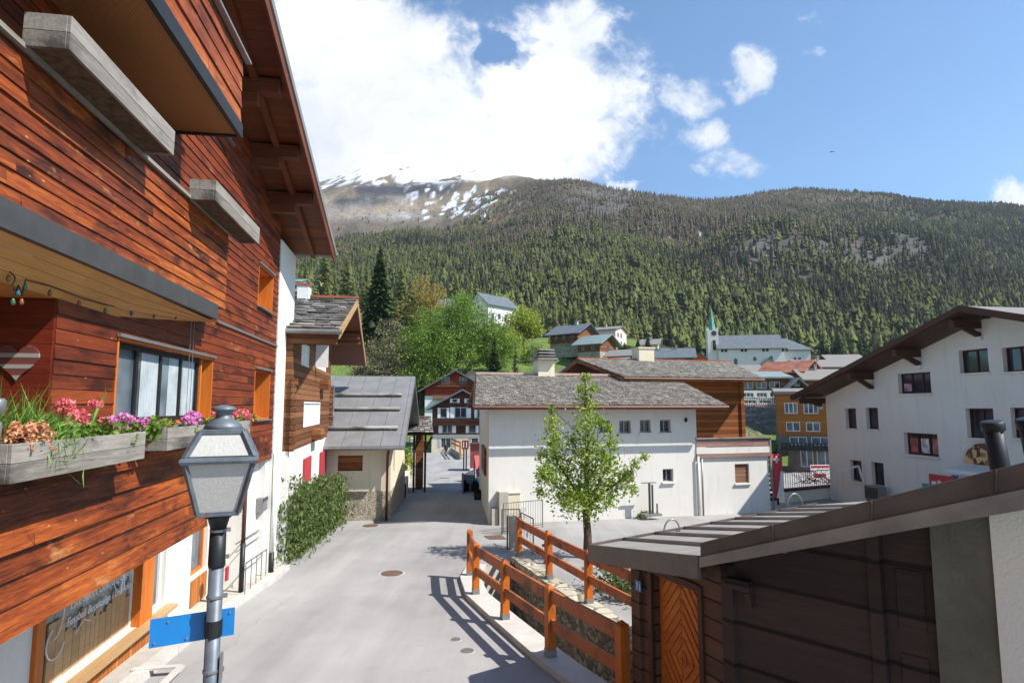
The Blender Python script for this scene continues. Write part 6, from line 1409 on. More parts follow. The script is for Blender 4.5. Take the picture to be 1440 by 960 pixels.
# dark retaining wall, bank and low wall
a = at(1040, 611, 63); c = at(1108, 608, 60); t = empty('retaining_wall', 'dark stone retaining wall below the white guesthouse', 'wall', (a.x, a.y, a.z)); d = c-a; h0 = at(1040, 570, 63).z-a.z; h1 = at(1108, 574, 60).z-a.z
b = MB(); b.prism([(0, 0, -3), (d.x, d.y, -3), (d.x, d.y, h1), (0, 0, h0)], (.1, .6, 0)); b.build('wall_face', M['stone_dark'], t)
b = MB()
for i in range(28): b.box(d.x*i/27-.02, d.x*i/27+.02, .25+d.y*i/27, .29+d.y*i/27, h0-.1, h0+.85)
b.beam((0, .27, h0+.85), (d.x, d.y+.27, h1+.85), .05, .06); b.build('railing', M['framered'], t)
a = gp(1098, 657); c = gp(1141, 655); t = empty('low_stone_wall', 'low pale stone wall in front of the grass bank', 'wall', a); d = c-a; k = a.y/F; b = MB(); b.prism([(0, 0, -.3), (d.x, d.y, d.z-.3), (d.x, d.y, d.z+12*k), (0, 0, 12*k)], (.0, .4, 0)); b.build('wall_face', M['stone_light'], t)
pts = [at(1070, 655, 52), at(1140, 643, 48), at(1150, 645, 56), at(1112, 610, 59.5), at(1046, 606, 62)]
b = MB(); a = [Vector(p) for p in pts]; ctr = sum(a, Vector())/5; N_ = 9
vs = []; fs = []
q0, q1, q2, q3 = at(1060, 655, 51), at(1108, 655, 50), at(1110, 611, 59.5), at(1044, 611, 62)
for i in range(N_+1):
    for j in range(N_+1):
        f, g_ = i/N_, j/N_; p = q0.lerp(q1, f).lerp(q3.lerp(q2, f), g_); vs.append(p+Vector((0, 0, random.uniform(-.06, .06)+.5*math.sin(g_*3.1)*.5)))
for i in range(N_):
    for j in range(N_): k = i*(N_+1)+j; fs.append((k, k+N_+1, k+N_+2, k+1))
b.add(vs, fs); struct(b.build('grass_bank', M['grass'], smooth=True))
# bicycles-and-board clutter on the far square: advert stand
p = gp(1152, 676); k = p.y/F; t = empty('advert_stand', 'white and red advertising stand on the sunlit square', 'sign', p, .1); b = MB(); b.box(-12*k, 16*k, -.03, .03, 2*k, 22*k); b.build('panel', M['whitepaint'], t); b = MB(); b.box(-11*k, 15*k, -.045, -.032, 18*k, 21*k); b.box(-8*k, 10*k, -.045, -.032, 5*k, 10*k); b.build('print', M['redpaint'], t); b = MB(); b.box(-11*k, -10*k, -.05, .05, 0, 3*k); b.box(14*k, 15*k, -.05, .05, 0, 3*k); b.build('leg', M['iron'], t)
p = at(1150, 690, 36); t = empty('shrub', 'bare red twigged shrub on the terrace wall', 'shrub', (p.x, p.y, at(1150, 690, 33).z)); b = MB()
for i in range(26): b.tube([(random.uniform(-1.4, 1.4), 0, 0), (random.uniform(-1.7, 1.7), random.uniform(-.4, .4), random.uniform(.5, 1.2))], [.02, .006], 4, False)
b.build('twigs', M['framered'], t)
# hotel on the hill
Y = 185; hs('hill_hotel', 'tall white hotel with balconies among the trees on the hill', 672, 480, Y, 40, 13, 428, 412, -42, wm='white', rm='bluegrey', over=.8, wins=[(-2.3, 1, 1.2, 1.6), (2.3, 1, 1.2, 1.6), (-2.3, 4, 1.2, 1.6), (2.3, 4, 1.2, 1.6), (-2.3, 7, 1.2, 1.6), (2.3, 7, 1.2, 1.6), (0, 10, 1.2, 1.4)], sidewins=tuple((1, y, z, 1.2, 1.7) for y in (2, 5, 8, 10.6) for z in (1, 4, 7)))
hs('hotel_wing', 'low white wing with dark windows right of the hill hotel', 712, 479, 183, 22, 8, 462, 459, -30, ridge='x', wm='white', rm='bluegrey', over=.5, wins=[(-1.5, .8, 1.2, 1.8), (.9, .8, 1.2, 1.8)])
hs('hidden_house', 'pale house half hidden behind the bright green trees', 618, 470, 180, 36, 9, 432, 418, -20, ridge='x', wm='white', rm='slate2', over=.8, wins=[(0, 3, 1.3, 1.5), (-2.4, 3, 1.3, 1.5)])
hs('hill_cottage', 'grey green hillside house left behind the white pillar', 408, 410, 190, 26, 8, 396, 390, -10, ridge='x', wm='greyplaster', rm='greenroof', over=.8, wins=[(1.6, .8, 1.2, 1.4)])

# ---------------------------------------------------------------- terrain: valley floor, meadow, forest slope and snowy ridge
def vnoise(x, y, seed=0):
    xi = np.floor(x).astype(int); yi = np.floor(y).astype(int); xf = x-xi; yf = y-yi
    def h(a, b): n = (a*374761393+b*668265263+seed*974711) & 0x7fffffff; n = ((n ^ (n >> 13))*1274126177) & 0x7fffffff; return ((n ^ (n >> 16)) & 0xffff)/65535.0
    u = xf*xf*(3-2*xf); v = yf*yf*(3-2*yf)
    return (h(xi, yi)*(1-u)+h(xi+1, yi)*u)*(1-v)+(h(xi, yi+1)*(1-u)+h(xi+1, yi+1)*u)*v
def fbm(x, y, o=5, seed=0):
    s = 0; a = .5; t = 0
    for i in range(o): s = s+a*vnoise(x*2**i, y*2**i, seed+i); t += a; a *= .52
    return s/t
def tanel(v):
    b = (480-np.asarray(v, float))/F; return (ST+b*CT)/(CT-b*ST)
def sstep(a, b, x): t = np.clip((x-a)/(b-a), 0, 1); return t*t*(3-2*t)
uR = [200, 450, 500, 560, 620, 680, 740, 800, 860, 930, 1000, 1100, 1200, 1300, 1440, 1650]
vF = [335, 326, 316, 310, 310, 288, 268, 254, 259, 268, 272, 270, 272, 279, 293, 310]
vP = [300, 252, 238, 233, 234, 242, 254, 272, 290, 305, 310, 310, 310, 310, 320, 330]
def slope_u(X, Y): return 720+F*X/Y            # column of the valley (azimuth), used to describe the ridge line
def height(X, Y, noise=True):
    u = slope_u(X, Y)
    yl = [0, 95, 112, 124, 134, 152, 190, 250, 400]; vl = [900, 630, 615, 590, 535, 502, 480, 476, 470]
    yr_ = [0, 58, 64, 90, 105, 140, 170, 250, 400]; vr = [900, 640, 577, 574, 552, 519, 518, 507, 494]
    zl = np.interp(Y, yl[1:], [tanel(v)*y for v, y in zip(vl[1:], yl[1:])]); zl = np.where(Y < 95, gz(Y)-2.2, zl)
    zr_ = np.interp(Y, yr_[1:], [tanel(v)*y for v, y in zip(vr[1:], yr_[1:])]); zr_ = np.where(Y < 58, gz(Y)-2.2, zr_)
    w = sstep(880, 1000, u); z = zl*(1-w)+zr_*w
    zF = tanel(np.interp(u, uR, vF))*1300; zP = tanel(np.interp(u, uR, vP))*2600
    t = np.clip((Y-400)/900, 0, 1); z4 = np.where(Y > 400, zl*(1-w)+zr_*w, z)
    up = z4+(zF-z4)*(t*.94+.06*t*t)
    cl = sstep(960, 1060, u)*(1-sstep(1330, 1420, u)); up = up+cl*t*(1-t)*4*(sstep(620, 720, Y)*34-sstep(720, 1000, Y)*34)
    t2 = np.clip((Y-1300)/1300, 0, 1); z2 = zF+(zP-zF)*t2
    cf = 1-sstep(660, 780, u)
    z2 = z2+cf*(40*sstep(.22, .32, t2)-40*t2+30*sstep(.60, .72, t2)-30*t2)*np.clip(4*t2*(1-t2)*1.5, 0, 1)
    z = np.where(Y <= 400, z, np.where(Y <= 1300, up, z2))
    over = np.clip((Y-2600)/800, 0, 1); z = z-over*300
    if noise:
        k = np.clip((Y-260)/500, 0, 1)*(1-.55*np.clip((Y-2200)/400, 0, 1)); d = np.abs(fbm(X/190, Y/190, 5, 3)-.5)*2
        z = z+k*((fbm(X/330, Y/330, 5, 1)-.5)*80+np.clip((Y-1350)/200, 0, 1)*(np.abs(fbm(X/80, Y/80, 5, 13)-.5)*-44+8)*np.clip((2560-Y)/300, 0, 1)-d*30*(1-np.clip((Y-1150)/200, 0, 1)*.5))+np.clip((Y-100)/80, 0, 1)*(fbm(X/22, Y/22, 4, 9)-.5)*2.2*np.clip(1-(Y-200)/600, .0, 1)
        z = z-k*np.where(np.abs(Y-1300) < 200, 0, 0)
    return z
NA, NR = 560, 420
ta = np.linspace(-1.15, 1.15, NA); yy = np.concatenate([np.linspace(6, 120, 60), np.geomspace(121, 3400, NR-60)])
TA, YY = np.meshgrid(ta, yy); X = TA*YY; Zt = height(X, YY)
verts = np.stack([X, YY, Zt], -1).reshape(-1, 3)
idx = np.arange(NA*NR).reshape(NR, NA); q = np.stack([idx[:-1, :-1], idx[:-1, 1:], idx[1:, 1:], idx[1:, :-1]], -1).reshape(-1, 4)
me = bpy.data.meshes.new('hillside'); me.vertices.add(len(verts)); me.vertices.foreach_set('co', verts.astype(np.float32).ravel()); me.loops.add(q.size); me.loops.foreach_set('vertex_index', q.ravel().astype(np.int32)); me.polygons.add(len(q)); me.polygons.foreach_set('loop_start', np.arange(0, q.size, 4, dtype=np.int32)); me.update(); me.validate()
gyr = np.gradient(Zt, axis=0)/np.gradient(YY, axis=0); gx_ = np.gradient(Zt, axis=1)/np.maximum(np.gradient(X, axis=1), 1e-6); steep = np.sqrt(gyr**2+gx_**2)
U = slope_u(X, YY)
def L3(h): return np.array(lin(h)[:3])
n1 = fbm(X/60, YY/60, 5, 21); n2 = fbm(X/14, YY/14, 4, 31); n3 = fbm(X/260, YY/120, 5, 41); el = np.arctan(Zt/YY)
vpx = 480-F*np.tan(el-TH)
def rockmask(X, YY, U, vpx, n1, n3):
    a = sstep(.42, .62, n1)*sstep(1000, 1060, U)*(1-sstep(1320, 1400, U))*sstep(318, 345, vpx+30*(n3-.5))*(1-sstep(385, 415, vpx+50*(n1-.5)))
    b = np.exp(-((U-848)/52)**2-((vpx-288)/20)**2)*1.5*sstep(.25, .5, n1)
    c = np.exp(-((U-1075)/60)**2-((vpx-345)/26)**2)*1.1
    d = np.exp(-((U-1290)/30)**2-((vpx-345)/30)**2)*.9+np.exp(-((U-480)/60)**2-((vpx-290)/16)**2)*1.2
    return np.clip(np.maximum.reduce([a*.85, b, c, d]), 0, 1)
rm = rockmask(X, YY, U, vpx, n1, n3)
colr = np.zeros(Zt.shape+(3,)); floor = L3('33351f')*(1-n1[..., None])+L3('453d2a')*n1[..., None]
meadow = L3('556a2e')*(1-n2[..., None])+L3('76864a')*n2[..., None]; wv = (sstep(900, 1000, U)*.8)[..., None]; meadow = meadow*(1-wv)+(L3('6f685a')*(1-n2[..., None])+L3('7c7763')*n2[..., None])*wv
alp = L3('75685a')*(1-n1[..., None])+L3('5c5345')*n1[..., None]
rock = L3('494744')*(1-n2[..., None])+L3('6c6862')*n2[..., None]
colr[:] = floor
k = (1-sstep(235, 300, YY+60*(n1-.5)))[..., None]; colr = colr*(1-k)+meadow*k
hi = sstep(1120, 1260, YY+260*(n1-.5))*(1-sstep(640, 760, U)); hi = np.maximum(hi, sstep(950, 1300, YY)*.55)[..., None]; colr = colr*(1-hi)+alp*hi
st = sstep(.85, 1.25, steep+.5*(n2-.5))*sstep(300, 420, YY); rk = np.maximum(rm, st)[..., None]; rk = np.clip(rk*(.6+.9*n1[..., None]), 0, 1); colr = colr*(1-rk)+rock*rk
strata = sstep(.55, .75, np.sin(Zt/6.5+6*n1)*.5+.5)*rk[..., 0]*.35; colr = colr*(1-strata[..., None])+L3('4b4846')*strata[..., None]
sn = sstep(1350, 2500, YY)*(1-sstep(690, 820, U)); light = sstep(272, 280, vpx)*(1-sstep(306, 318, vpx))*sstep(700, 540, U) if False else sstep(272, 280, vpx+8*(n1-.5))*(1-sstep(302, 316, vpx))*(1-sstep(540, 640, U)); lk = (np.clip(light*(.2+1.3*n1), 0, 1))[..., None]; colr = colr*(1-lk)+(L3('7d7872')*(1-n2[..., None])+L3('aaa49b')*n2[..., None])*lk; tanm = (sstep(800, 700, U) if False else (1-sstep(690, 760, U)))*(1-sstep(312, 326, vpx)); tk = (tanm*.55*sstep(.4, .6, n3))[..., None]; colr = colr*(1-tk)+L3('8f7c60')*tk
band = np.exp(-((vpx-267-7*(n1-.5))/7.5)**4)*sstep(480, 505, U)*(1-sstep(620, 650, U)); band2 = np.exp(-((vpx-284-8*(n1-.5))/5)**2)*sstep(455, 470, U)*(1-sstep(520, 560, U))*.8; bnd = np.clip(np.maximum(band, band2)*1.2*(.75+.5*n2), 0, 1)[..., None]; colr = colr*(1-bnd)+(L3('2f2e33')*(1-n2[..., None])+L3('504e52')*n2[..., None])*bnd
snow = sstep(.49, .55, fbm(X/40, YY/90, 7, 51)*.8+.30*(1-sstep(250, 264, vpx))-.04)*sstep(.12, .3, sn)*(1-bnd[..., 0])
sp2 = (np.exp(-((U-945)/14)**2-((vpx-340)/7)**2)+np.exp(-((U-990)/8)**2-((vpx-325)/12)**2)+np.exp(-((U-780)/7)**2-((vpx-325)/14)**2)+np.exp(-((U-1020)/20)**2-((vpx-352)/5)**2)*.7+np.exp(-((U-660)/26)**2-((vpx-290)/9)**2)*.75+np.exp(-((U-595)/20)**2-((vpx-305)/6)**2)*.8)
snow = np.maximum(snow, sstep(.595, .635, fbm(X/17, YY/42, 6, 99))*sstep(550, 600, U)*(1-sstep(690, 740, U))*sstep(258, 264, vpx)*(1-sstep(300, 316, vpx)))
snow = np.maximum(snow, sstep(.56, .66, np.clip(sp2, 0, 1)*.62+.75*(fbm(X/16, YY/30, 6, 77)-.42)))[..., None]
colr = colr*(1-snow)+L3('d6dade')*snow
at_ = me.color_attributes.new('ground', 'FLOAT_COLOR', 'POINT'); at_.data.foreach_set('color', np.concatenate([colr, np.ones(Zt.shape+(1,))], -1).astype(np.float32).ravel())
g = G('hillside_ground', .9, .1); ca = g.n('ShaderNodeVertexColor', layer_name='ground').outputs[0]; nn = g.noise(g.P, .09, 8, .65); c = g.mix(.55, ca, g.mix(1.0, ca, g.ramp(nn, [(.3, (.45, .45, .45)), (.7, (1.5, 1.5, 1.5))]), 'MULTIPLY'))
me.materials.append(g.out(c, nn, 1.0, 4.0)); ob = bpy.data.objects.new('hillside', me); col.objects.link(ob); struct(ob)
# ---------------------------------------------------------------- the far forest: one mass of small conifers
def hgt(x, y): return height(np.asarray(x, float), np.asarray(y, float))
N = 165000
y_ = np.sqrt(RNG.uniform(330**2, 1520**2, N)); tx_ = RNG.uniform(-.62, .95, N); x_ = tx_*y_; z_ = hgt(x_, y_); u_ = slope_u(x_, y_)
el_ = np.arctan(z_/y_); vp_ = 480-F*np.tan(el_-TH); a1 = fbm(x_/60, y_/60, 5, 21); a3 = fbm(x_/260, y_/120, 5, 41)
den = np.full(N, .85); den *= 1-.82*rockmask(x_, y_, u_, vp_, a1, a3)
left = 1-sstep(640, 770, u_); den *= 1-left*sstep(1000, 1180, y_+300*(a1-.5))*.97; den *= 1-.35*sstep(900, 1300, y_)
den *= sstep(340, 400, y_+80*(a1-.5)); den *= .55+.6*sstep(.38, .55, fbm(x_/45, y_/45, 4, 61))
sp_ = (np.exp(-((u_-945)/16)**2-((vp_-340)/8)**2)+np.exp(-((u_-990)/10)**2-((vp_-325)/14)**2)+np.exp(-((u_-780)/8)**2-((vp_-325)/15)**2)); den *= 1-np.clip(sp_, 0, 1)
kp = (RNG.uniform(0, 1, N) < den) & (u_ > 330) & (u_ < 1560); kp &= RNG.uniform(0, 1, N) < np.clip(.62+.0*y_, 0, 1)
x_, y_, z_, u_, vp_, a1 = [q[kp] for q in (x_, y_, z_, u_, vp_, a1)]; n = len(x_)
zn = hgt(x_, y_)
hh = RNG.uniform(7, 17, n)*(.8+.45*fbm(x_/50, y_/50, 4, 91))*(1-.38*sstep(700, 1350, y_)); ww = hh*RNG.uniform(.24, .46, n)
pl_ = .58-.28*sstep(1050, 1250, u_)-.15*sstep(450, 900, y_)+(fbm(x_/130+y_/300, y_/130, 4, 71)-.5)*1.7      # green larch share
pb_ = sstep(600, 900, y_+500*(fbm(x_/120, y_/120, 3, 95)-.5))*(1-sstep(1080, 1300, u_))*.8*(.35+.65*sstep(600, 720, u_))+.15*sstep(1000, 1300, y_)          # bare larch share
rr = RNG.uniform(0, 1, n); kind = np.where(rr < pb_, 2, np.where(rr < pb_+pl_, 1, 0)); 
cols = np.stack([L3('252b1b'), L3('3b4121'), L3('4f463a')]); cols2 = np.stack([L3('2f3521'), L3('565b30'), L3('625646')])
mixf = RNG.uniform(0, 1, n)[:, None]; tc = (cols[kind]*(1-mixf)+cols2[kind]*mixf)*(1+.35*((1-sstep(380, 640, y_))*(kind == 1)))[:, None]*RNG.uniform(.65, 1.2, n)[:, None]*(.75+.6*fbm(x_/70, y_/70, 4, 81))[:, None]
ww = np.where(kind == 2, ww*.8, np.where(kind == 1, ww*1.15, ww))
NTI, NS = 4, 7
tier_z0 = np.array([.08, .30, .52, .73]); tier_z1 = np.array([.50, .70, .87, 1.0]); tier_r = np.array([1.0, .78, .54, .30])
ang = np.linspace(0, 2*np.pi, NS, endpoint=False)[None, None, :]+RNG.uniform(0, 6.28, (n, NTI, 1))
TR = np.where((kind == 1)[:, None], np.array([.72, .95, .78, .42])[None], tier_r[None])*RNG.uniform(.75, 1.2, (n, NTI))
rad = (ww[:, None, None]/2)*TR[:, :, None]*RNG.uniform(.45, 1.4, (n, NTI, NS)); zz = hh[:, None, None]*(tier_z0[None, :, None]+RNG.uniform(-.07, .07, (n, NTI, NS)))
ring = np.stack([x_[:, None, None]+np.cos(ang)*rad, y_[:, None, None]+np.sin(ang)*rad, zn[:, None, None]+zz], -1)
apx = np.stack([np.repeat(x_[:, None], NTI, 1), np.repeat(y_[:, None], NTI, 1), zn[:, None]+hh[:, None]*tier_z1[None]], -1)[:, :, None, :]
vv = np.concatenate([ring, apx], 2).reshape(-1, 3); per = NS+1
f0 = np.array([[k_, (k_+1) % NS, NS] for k_ in range(NS)]); fa = (np.arange(n*NTI)[:, None, None]*per+f0[None]).reshape(-1, 3)
me = bpy.data.meshes.new('forest'); me.vertices.add(len(vv)); me.vertices.foreach_set('co', vv.astype(np.float32).ravel()); me.loops.add(fa.size); me.loops.foreach_set('vertex_index', fa.ravel().astype(np.int32)); me.polygons.add(len(fa)); me.polygons.foreach_set('loop_start', np.arange(0, fa.size, 3, dtype=np.int32)); me.update()
at_ = me.color_attributes.new('needles', 'FLOAT_COLOR', 'POINT'); cc_ = np.repeat(tc, NTI*per, 0); at_.data.foreach_set('color', np.concatenate([cc_, np.ones((len(cc_), 1))], 1).astype(np.float32).ravel())
g = G('forest_needles', .9, .1); me.materials.append(g.out(g.n('ShaderNodeVertexColor', layer_name='needles').outputs[0])); fo = bpy.data.objects.new('forest', me); col.objects.link(fo)
tag(fo, 'mixed larch and spruce forest covering the whole mountainside', 'forest', kind='stuff')
print('forest trees', n)
# ---------------------------------------------------------------- single conifers at the foot of the forest
protos = []
for i in range(6):
    lm = (M['leaf_conifer'], M['leaf_larch'], M['leaf_spruce'])[i % 3]
    t = conifer('forest_conifer', 'slim conifer in the front row of the forest above the village', (0, 0, 0), 19, 6.2, lm, 230, 'front row of forest conifers', wid=.5); protos.append(t)
spots = []
while len(spots) < 84:
    Y = random.uniform(300, 400); u = random.uniform(745, 1330); x = (u-720)/F*Y
    if all((x-a)**2+(Y-b_)**2 > 36 for a, b_ in spots): spots.append((x, Y))
for i, (x, Y) in enumerate(spots):
    t = protos[i] if i < 6 else copy_tree(protos[random.randrange(6)]); t.location = (x, Y, float(hgt(x, Y))-.4); k = random.uniform(.65, 1.05); t.scale = (k*random.uniform(.85, 1.15), k, k*random.uniform(.9, 1.1)); t.rotation_euler = (0, 0, random.uniform(0, 6.28))
# ---------------------------------------------------------------- trees on the hill behind the village
def onhill(u, Y, vb=None):
    x = (u-720)/F*Y; return Vector((x, Y, float(hgt(x, Y))-.3))
def dec(label, u, vtop, wpx, Y, lm, **k):
    b_ = onhill(u, Y); h = at(u, vtop, Y).z-b_.z; return deciduous('broadleaf_tree', label, b_, h, wpx*Y/F, lm, **k)
def con(label, u, vtop, wpx, Y, lm, name='spruce_tree', **k):
    b_ = onhill(u, Y); h = at(u, vtop, Y).z-b_.z; return conifer(name, label, b_, h, wpx*Y/F, lm, **k)
dec('tall bright green tree with full crown in the middle of the hill', 642, 406, 124, 132, M['leaf_bright'], ncl=200, per=110, size=.42, clump=.13, bare=.06)
dec('bright green tree left of the tallest one', 592, 444, 90, 127, M['leaf_bright'], ncl=140, per=100, size=.4, clump=.17, bare=.05)
dec('bright green rounded tree right of the tallest one', 692, 446, 72, 136, M['leaf_bright'], ncl=130, per=100, size=.4, clump=.17, bare=.06)
con('dark spruce in front of the bright green trees', 695, 466, 40, 121, M['leaf_spruce'], nb=600)
con('small dark spruce on the meadow edge', 725, 484, 26, 120, M['leaf_spruce'], nb=400)
con('tall dark spruce above the grey barn roof', 531, 346, 60, 152, M['leaf_spruce'], nb=1100, wid=.36)
dec('bright green tree hiding the foot of the hotel', 712, 462, 52, 160, M['leaf_yellow'], ncl=80, per=60, size=.45, clump=.17, bare=.08)
dec('green tree between the grey budding tree and the dark spruce', 560, 462, 60, 138, M['leaf_hedge'], ncl=110, per=60, size=.42, clump=.15, bare=.06)
dec('olive tree above the grey barn roof ridge', 520, 480, 56, 128, M['leaf_grey'], ncl=90, per=40, size=.42, clump=.15, bare=.06)
dec('yellow brown budding tree with wide open crown', 598, 383, 74, 168, M['leaf_bud'], ncl=120, per=40, size=.5, clump=.14, bare=.15)
dec('yellow green round tree right of the hotel', 736, 430, 60, 170, M['leaf_yellow'], ncl=90, per=60, size=.6, clump=.17, bare=.15)
dec('olive green tree behind the hotel', 706, 408, 50, 205, M['leaf_yellow'], ncl=60, per=36, size=.7, clump=.15, bare=.15)
dec('grey budding tree with thin crown left of the bright trees', 548, 436, 80, 124, M['leaf_grey'], ncl=130, per=34, size=.4, clump=.14, bare=.1)
dec('grey twiggy tree beside the log chalet roof', 505, 470, 40, 120, M['leaf_grey'], ncl=60, per=20, size=.4, clump=.15, bare=.1)
for i, (u, vt, w_, Y, l) in enumerate(((425, 372, 46, 230, 'farthest left pale larch beside the white pillar'), (452, 350, 50, 250, 'tall pale larch behind the log chalet chimney'), (484, 362, 46, 240, 'pale larch left of the tall dark spruce'), (512, 376, 40, 235, 'smaller pale larch touching the tall dark spruce'), (562, 372, 44, 225, 'pale larch right of the tall dark spruce'), (640, 384, 36, 250, 'pale larch behind the tallest bright tree'), (668, 388, 34, 245, 'slim pale larch behind the hotel roof'), (575, 392, 34, 215, 'short pale larch beside the budding tree'))):
    con(l, u, vt, w_, Y, M['leaf_larch'], 'larch_tree', nb=700, wid=.55, droop=.2)
rs_ = random.Random(5)
for i in range(12):
    u = 405+i*17+rs_.uniform(-5, 5); con('pale larch in the loose stand behind the log chalet roof', u, rs_.uniform(385, 425), rs_.uniform(30, 44), rs_.uniform(165, 215), M['leaf_larch'], 'larch_tree', nb=600, wid=.55, droop=.2, group='loose stand of pale larches')
for u, vt, w_, Y, lm, l in ((503, 500, 60, 117, 'leaf_bright', 'green bushes in front of the meadow, left end'), (560, 505, 44, 119, 'leaf_hedge', 'green bush below the grey budding tree'), (470, 500, 40, 116, 'leaf_yellow', 'yellow green bush beside the log chalet gable'), (752, 468, 30, 146, 'leaf_bright', 'bright bush left of the blue roofed chalet'), (744, 462, 22, 150, 'leaf_yellow', 'pale blossoming bush on the upper meadow'), (765, 480, 18, 138, 'leaf_bud', 'brownish bush below the blue roofed chalet'), (802, 505, 22, 128, 'leaf_yellow', 'yellow bush below the barn chalet'), (778, 500, 24, 130, 'leaf_hedge', 'green bush on the bank above the chimney'), (575, 455, 40, 140, 'leaf_hedge', 'leafy bush under the budding tree'), (440, 440, 50, 160, 'leaf_bright', 'green bush behind the slate roof ridge'), (880, 486, 20, 165, 'leaf_hedge', 'bush right of the pink house'), (785, 446, 26, 190, 'leaf_bud', 'brown bush above the blue roofed chalet'), (1135, 500, 20, 190, 'leaf_hedge', 'bush behind the choir of the church'), (968, 495, 22, 190, 'leaf_hedge', 'bush behind the white cottage')):
    b_ = onhill(u, Y); h = min(max(1.2, at(u, vt, Y).z-b_.z), w_*Y/F*.95); t = empty('hill_bush', l, 'bush', b_, 0); wm = w_*Y/F
    C = [(random.uniform(-.42, .42)*wm, random.uniform(-.4, .4)*wm, random.uniform(.15, .85)*h) for _ in range(26)]; mbq(foliage(C, [wm*.2]*26, 34, .42), 'leaves', M[lm], t); b = MB(); b.tube([(0, 0, -.2), (0, 0, h*.7)], [.12, .04], 5); b.build('stem', M['bark'], t)
for u, vt, w_, Y, l in ((912, 470, 18, 158, 'narrow spruce left of the beige house'), (898, 476, 16, 160, 'small spruce beside the narrow one'), (1165, 488, 26, 230, 'spruce right of the church choir'), (1000, 486, 18, 230, 'spruce behind the church tower')):
    con(l, u, vt, w_, Y, M['leaf_conifer'], nb=300)
# ---------------------------------------------------------------- bird
p = at(1170, 214, 160); b = MB(); b.add([(0, 0, 0), (.5, .1, .18), (.95, -.05, .05), (.45, -.15, .1), (-.5, .1, .18), (-.95, -.05, .05), (-.45, -.15, .1), (0, .35, .02), (0, -.45, .0), (0, 0, .12), (0, 0, -.08)], [(0, 3, 2, 1), (0, 4, 5, 6), (7, 9, 8, 10), (9, 7, 1), (8, 9, 3), (7, 10, 0), (9, 7, 4), (9, 6, 8)])
o = b.build('bird', M['iron'], loc=p); tag(o, 'tiny dark bird soaring in the blue sky', 'bird')
# ---------------------------------------------------------------- sky with clouds, sun, camera
sc = bpy.context.scene
w = bpy.data.worlds.new('World'); sc.world = w; w.use_nodes = True; nt = w.node_tree; bg = nt.nodes['Background']
sund = Vector((.954, -.299, 0)).normalized()*math.cos(R(48)); sund.z = math.sin(R(48))
class W(G):
    def __init__(s): s.nt = nt
g = W(); sky = g.n('ShaderNodeTexSky', sky_type='NISHITA'); sky.sun_disc = False; sky.sun_elevation = R(48); sky.sun_rotation = math.atan2(sund.x, sund.y); sky.altitude = 1400; sky.air_density = 1.1; sky.dust_density = 1.0; sky.ozone_density = 1.6
dv = g.n('ShaderNodeTexCoord').outputs['Generated']; x, y, z = g.xyz(dv)
ya = g.ma('MAXIMUM', g.ma('ABSOLUTE', y), .12); px = g.ma('DIVIDE', x, ya); pz = g.ma('DIVIDE', z, ya)
pv = g.n('ShaderNodeCombineXYZ', {0: px, 1: pz, 2: 0.0}).outputs[0]
wz1 = g.n('ShaderNodeTexNoise', {'Vector': pv, 'Scale': 7.0, 'Detail': 6.0, 'Roughness': .6}).outputs[1]; wz2 = g.n('ShaderNodeTexNoise', {'Vector': pv, 'Scale': 24.0, 'Detail': 5.0, 'Roughness': .65}).outputs[1]
pv0 = pv; pv = g.addv(pv, g.sc(g.addv(wz1, (-.5, -.5, -.5)), (.16, .11, 0))); pv = g.addv(pv, g.sc(g.addv(wz2, (-.5, -.5, -.5)), (.045, .04, 0)))
blobs = [(540, 190, 330, 190, 1.0), (470, 60, 240, 130, .95), (770, 150, 180, 150, 1.0), (800, 40, 90, 80, .9), (880, 130, 70, 80, .8), (700, 230, 220, 70, 1.0), (640, 60, 60, 60, .6),
         (962, 135, 50, 44, .55), (985, 188, 52, 42, .58), (1024, 226, 58, 40, .63), (1068, 95, 58, 50, .6), (1030, 120, 36, 20, .45), (1145, 18, 34, 28, .52), (1140, 75, 30, 24, .46), (1434, 272, 54, 38, .7), (700, 78, 30, 36, -.75), (725, 95, 34, 22, -.5), (880, 255, 30, 16, .7)]
D = None; H = None
for u, v, ru, rv, a in blobs:
    d = ray(u, v); e0, e1 = d.x/d.y, d.z/d.y; q = g.sc(g.n('ShaderNodeVectorMath', {0: pv, 1: (e0, e1, 0)}, operation='SUBTRACT').outputs[0], (F/ru, F/rv, 0))
    ln = g.n('ShaderNodeVectorMath', {0: q}, operation='LENGTH').outputs[1]; k = g.n('ShaderNodeMapRange', {0: ln, 1: 1.25, 2: .25, 3: 0.0, 4: abs(a)}, interpolation_type='SMOOTHSTEP').outputs[0]
    if a < 0: H = k if H is None else g.ma('MAXIMUM', H, k)
    else: D = k if D is None else g.ma('MAXIMUM', D, k)
D = g.ma('SUBTRACT', D, H)
n1 = g.noise(pv0, 5.0, 9, .62, .6); n2 = g.noise(g.addv(pv0, (3.3, 1.7, 0)), 17.0, 8, .66, .8)
nn = g.ma('ADD', g.ma('MULTIPLY', n1, .7), g.ma('MULTIPLY', n2, .35))
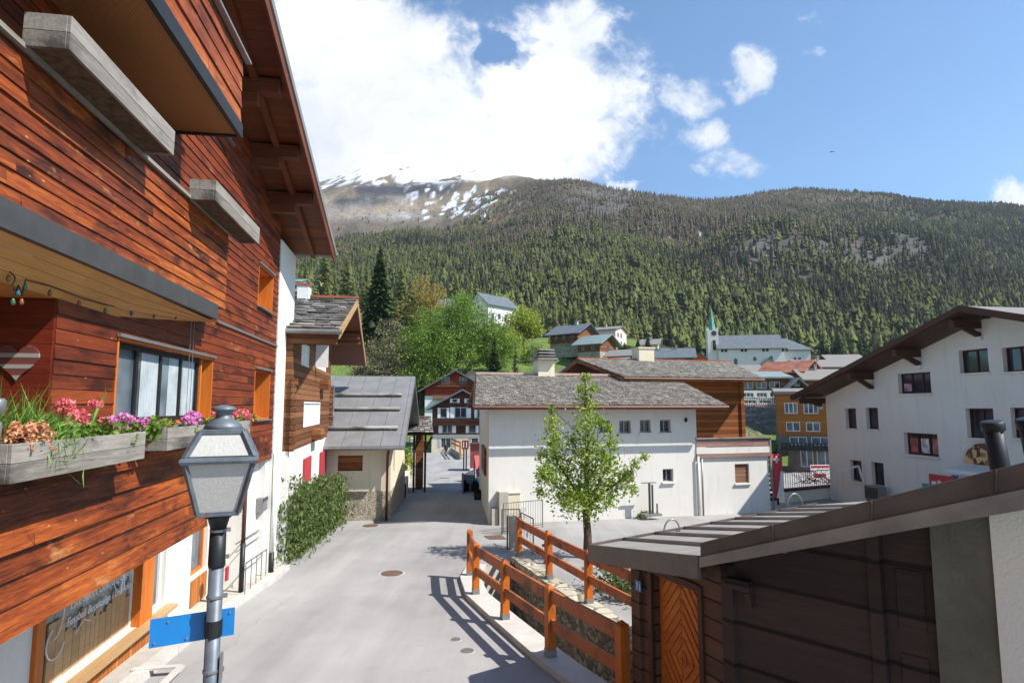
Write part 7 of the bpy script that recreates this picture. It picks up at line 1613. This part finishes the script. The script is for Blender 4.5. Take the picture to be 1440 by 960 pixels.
dens_ = g.ma('ADD', D, g.ma('MULTIPLY', g.ma('SUBTRACT', nn, .52), 2.3))
cm = g.n('ShaderNodeMapRange', {0: dens_, 1: .24, 2: .86, 3: 0.0, 4: 1.0}, interpolation_type='SMOOTHSTEP').outputs[0]
cm = g.ma('MULTIPLY', cm, g.thr(D, .02, .2))
skyc = g.mix(1.0, sky.outputs[0], (.52, .755, .88, 1), 'MULTIPLY')
CB = 5.6
shade = g.ramp(g.noise(pv, 3.0, 6, .6), [(.3, (CB*.62, CB*.66, CB*.72)), (.6, (CB, CB, CB))])
cmix = g.mix(cm, skyc, shade)
nt.links.new(cmix, bg.inputs[0]); bg.inputs[1].default_value = .125
sl_ = bpy.data.lights.new('sun', 'SUN'); sl_.energy = 4.35; sl_.angle = R(.53); sl_.color = (1, .96, .91); so = bpy.data.objects.new('sun', sl_); col.objects.link(so); so.rotation_euler = sund.to_track_quat('Z', 'Y').to_euler(); so.location = sund*60
hb = MB(); hb.box(-4300, 4300, -60, 3600, -14, 1500); hm = bpy.data.materials.new('haze_air'); hm.use_nodes = True; hn = hm.node_tree; hn.nodes.remove(hn.nodes['Principled BSDF']); pv_ = hn.nodes.new('ShaderNodeVolumePrincipled'); pv_.inputs['Color'].default_value = (.78, .85, .95, 1); pv_.inputs['Density'].default_value = .00007; pv_.inputs['Anisotropy'].default_value = .2; hn.links.new(pv_.outputs[0], hn.nodes['Material Output'].inputs['Volume'])
ho = hb.build('haze', hm); tag(ho, 'thin blue air in front of the far mountainside', 'haze', kind='stuff')
cam = bpy.data.cameras.new('camera'); cam.sensor_width = 36; cam.lens = F/1440*36; cam.clip_end = 12000; cam.clip_start = .05; co = bpy.data.objects.new('camera', cam); col.objects.link(co); co.location = (0, 0, 0); co.rotation_euler = (R(90)+TH, 0, 0); sc.camera = co
vs_ = sc.view_settings; vs_.view_transform = 'Standard'; vs_.look = 'None'; vs_.gamma = 1; vs_.use_curve_mapping = False; vs_.exposure = 0.9
sc.cycles.use_denoising = True; sc.cycles.max_bounces = 6; sc.cycles.transparent_max_bounces = 6
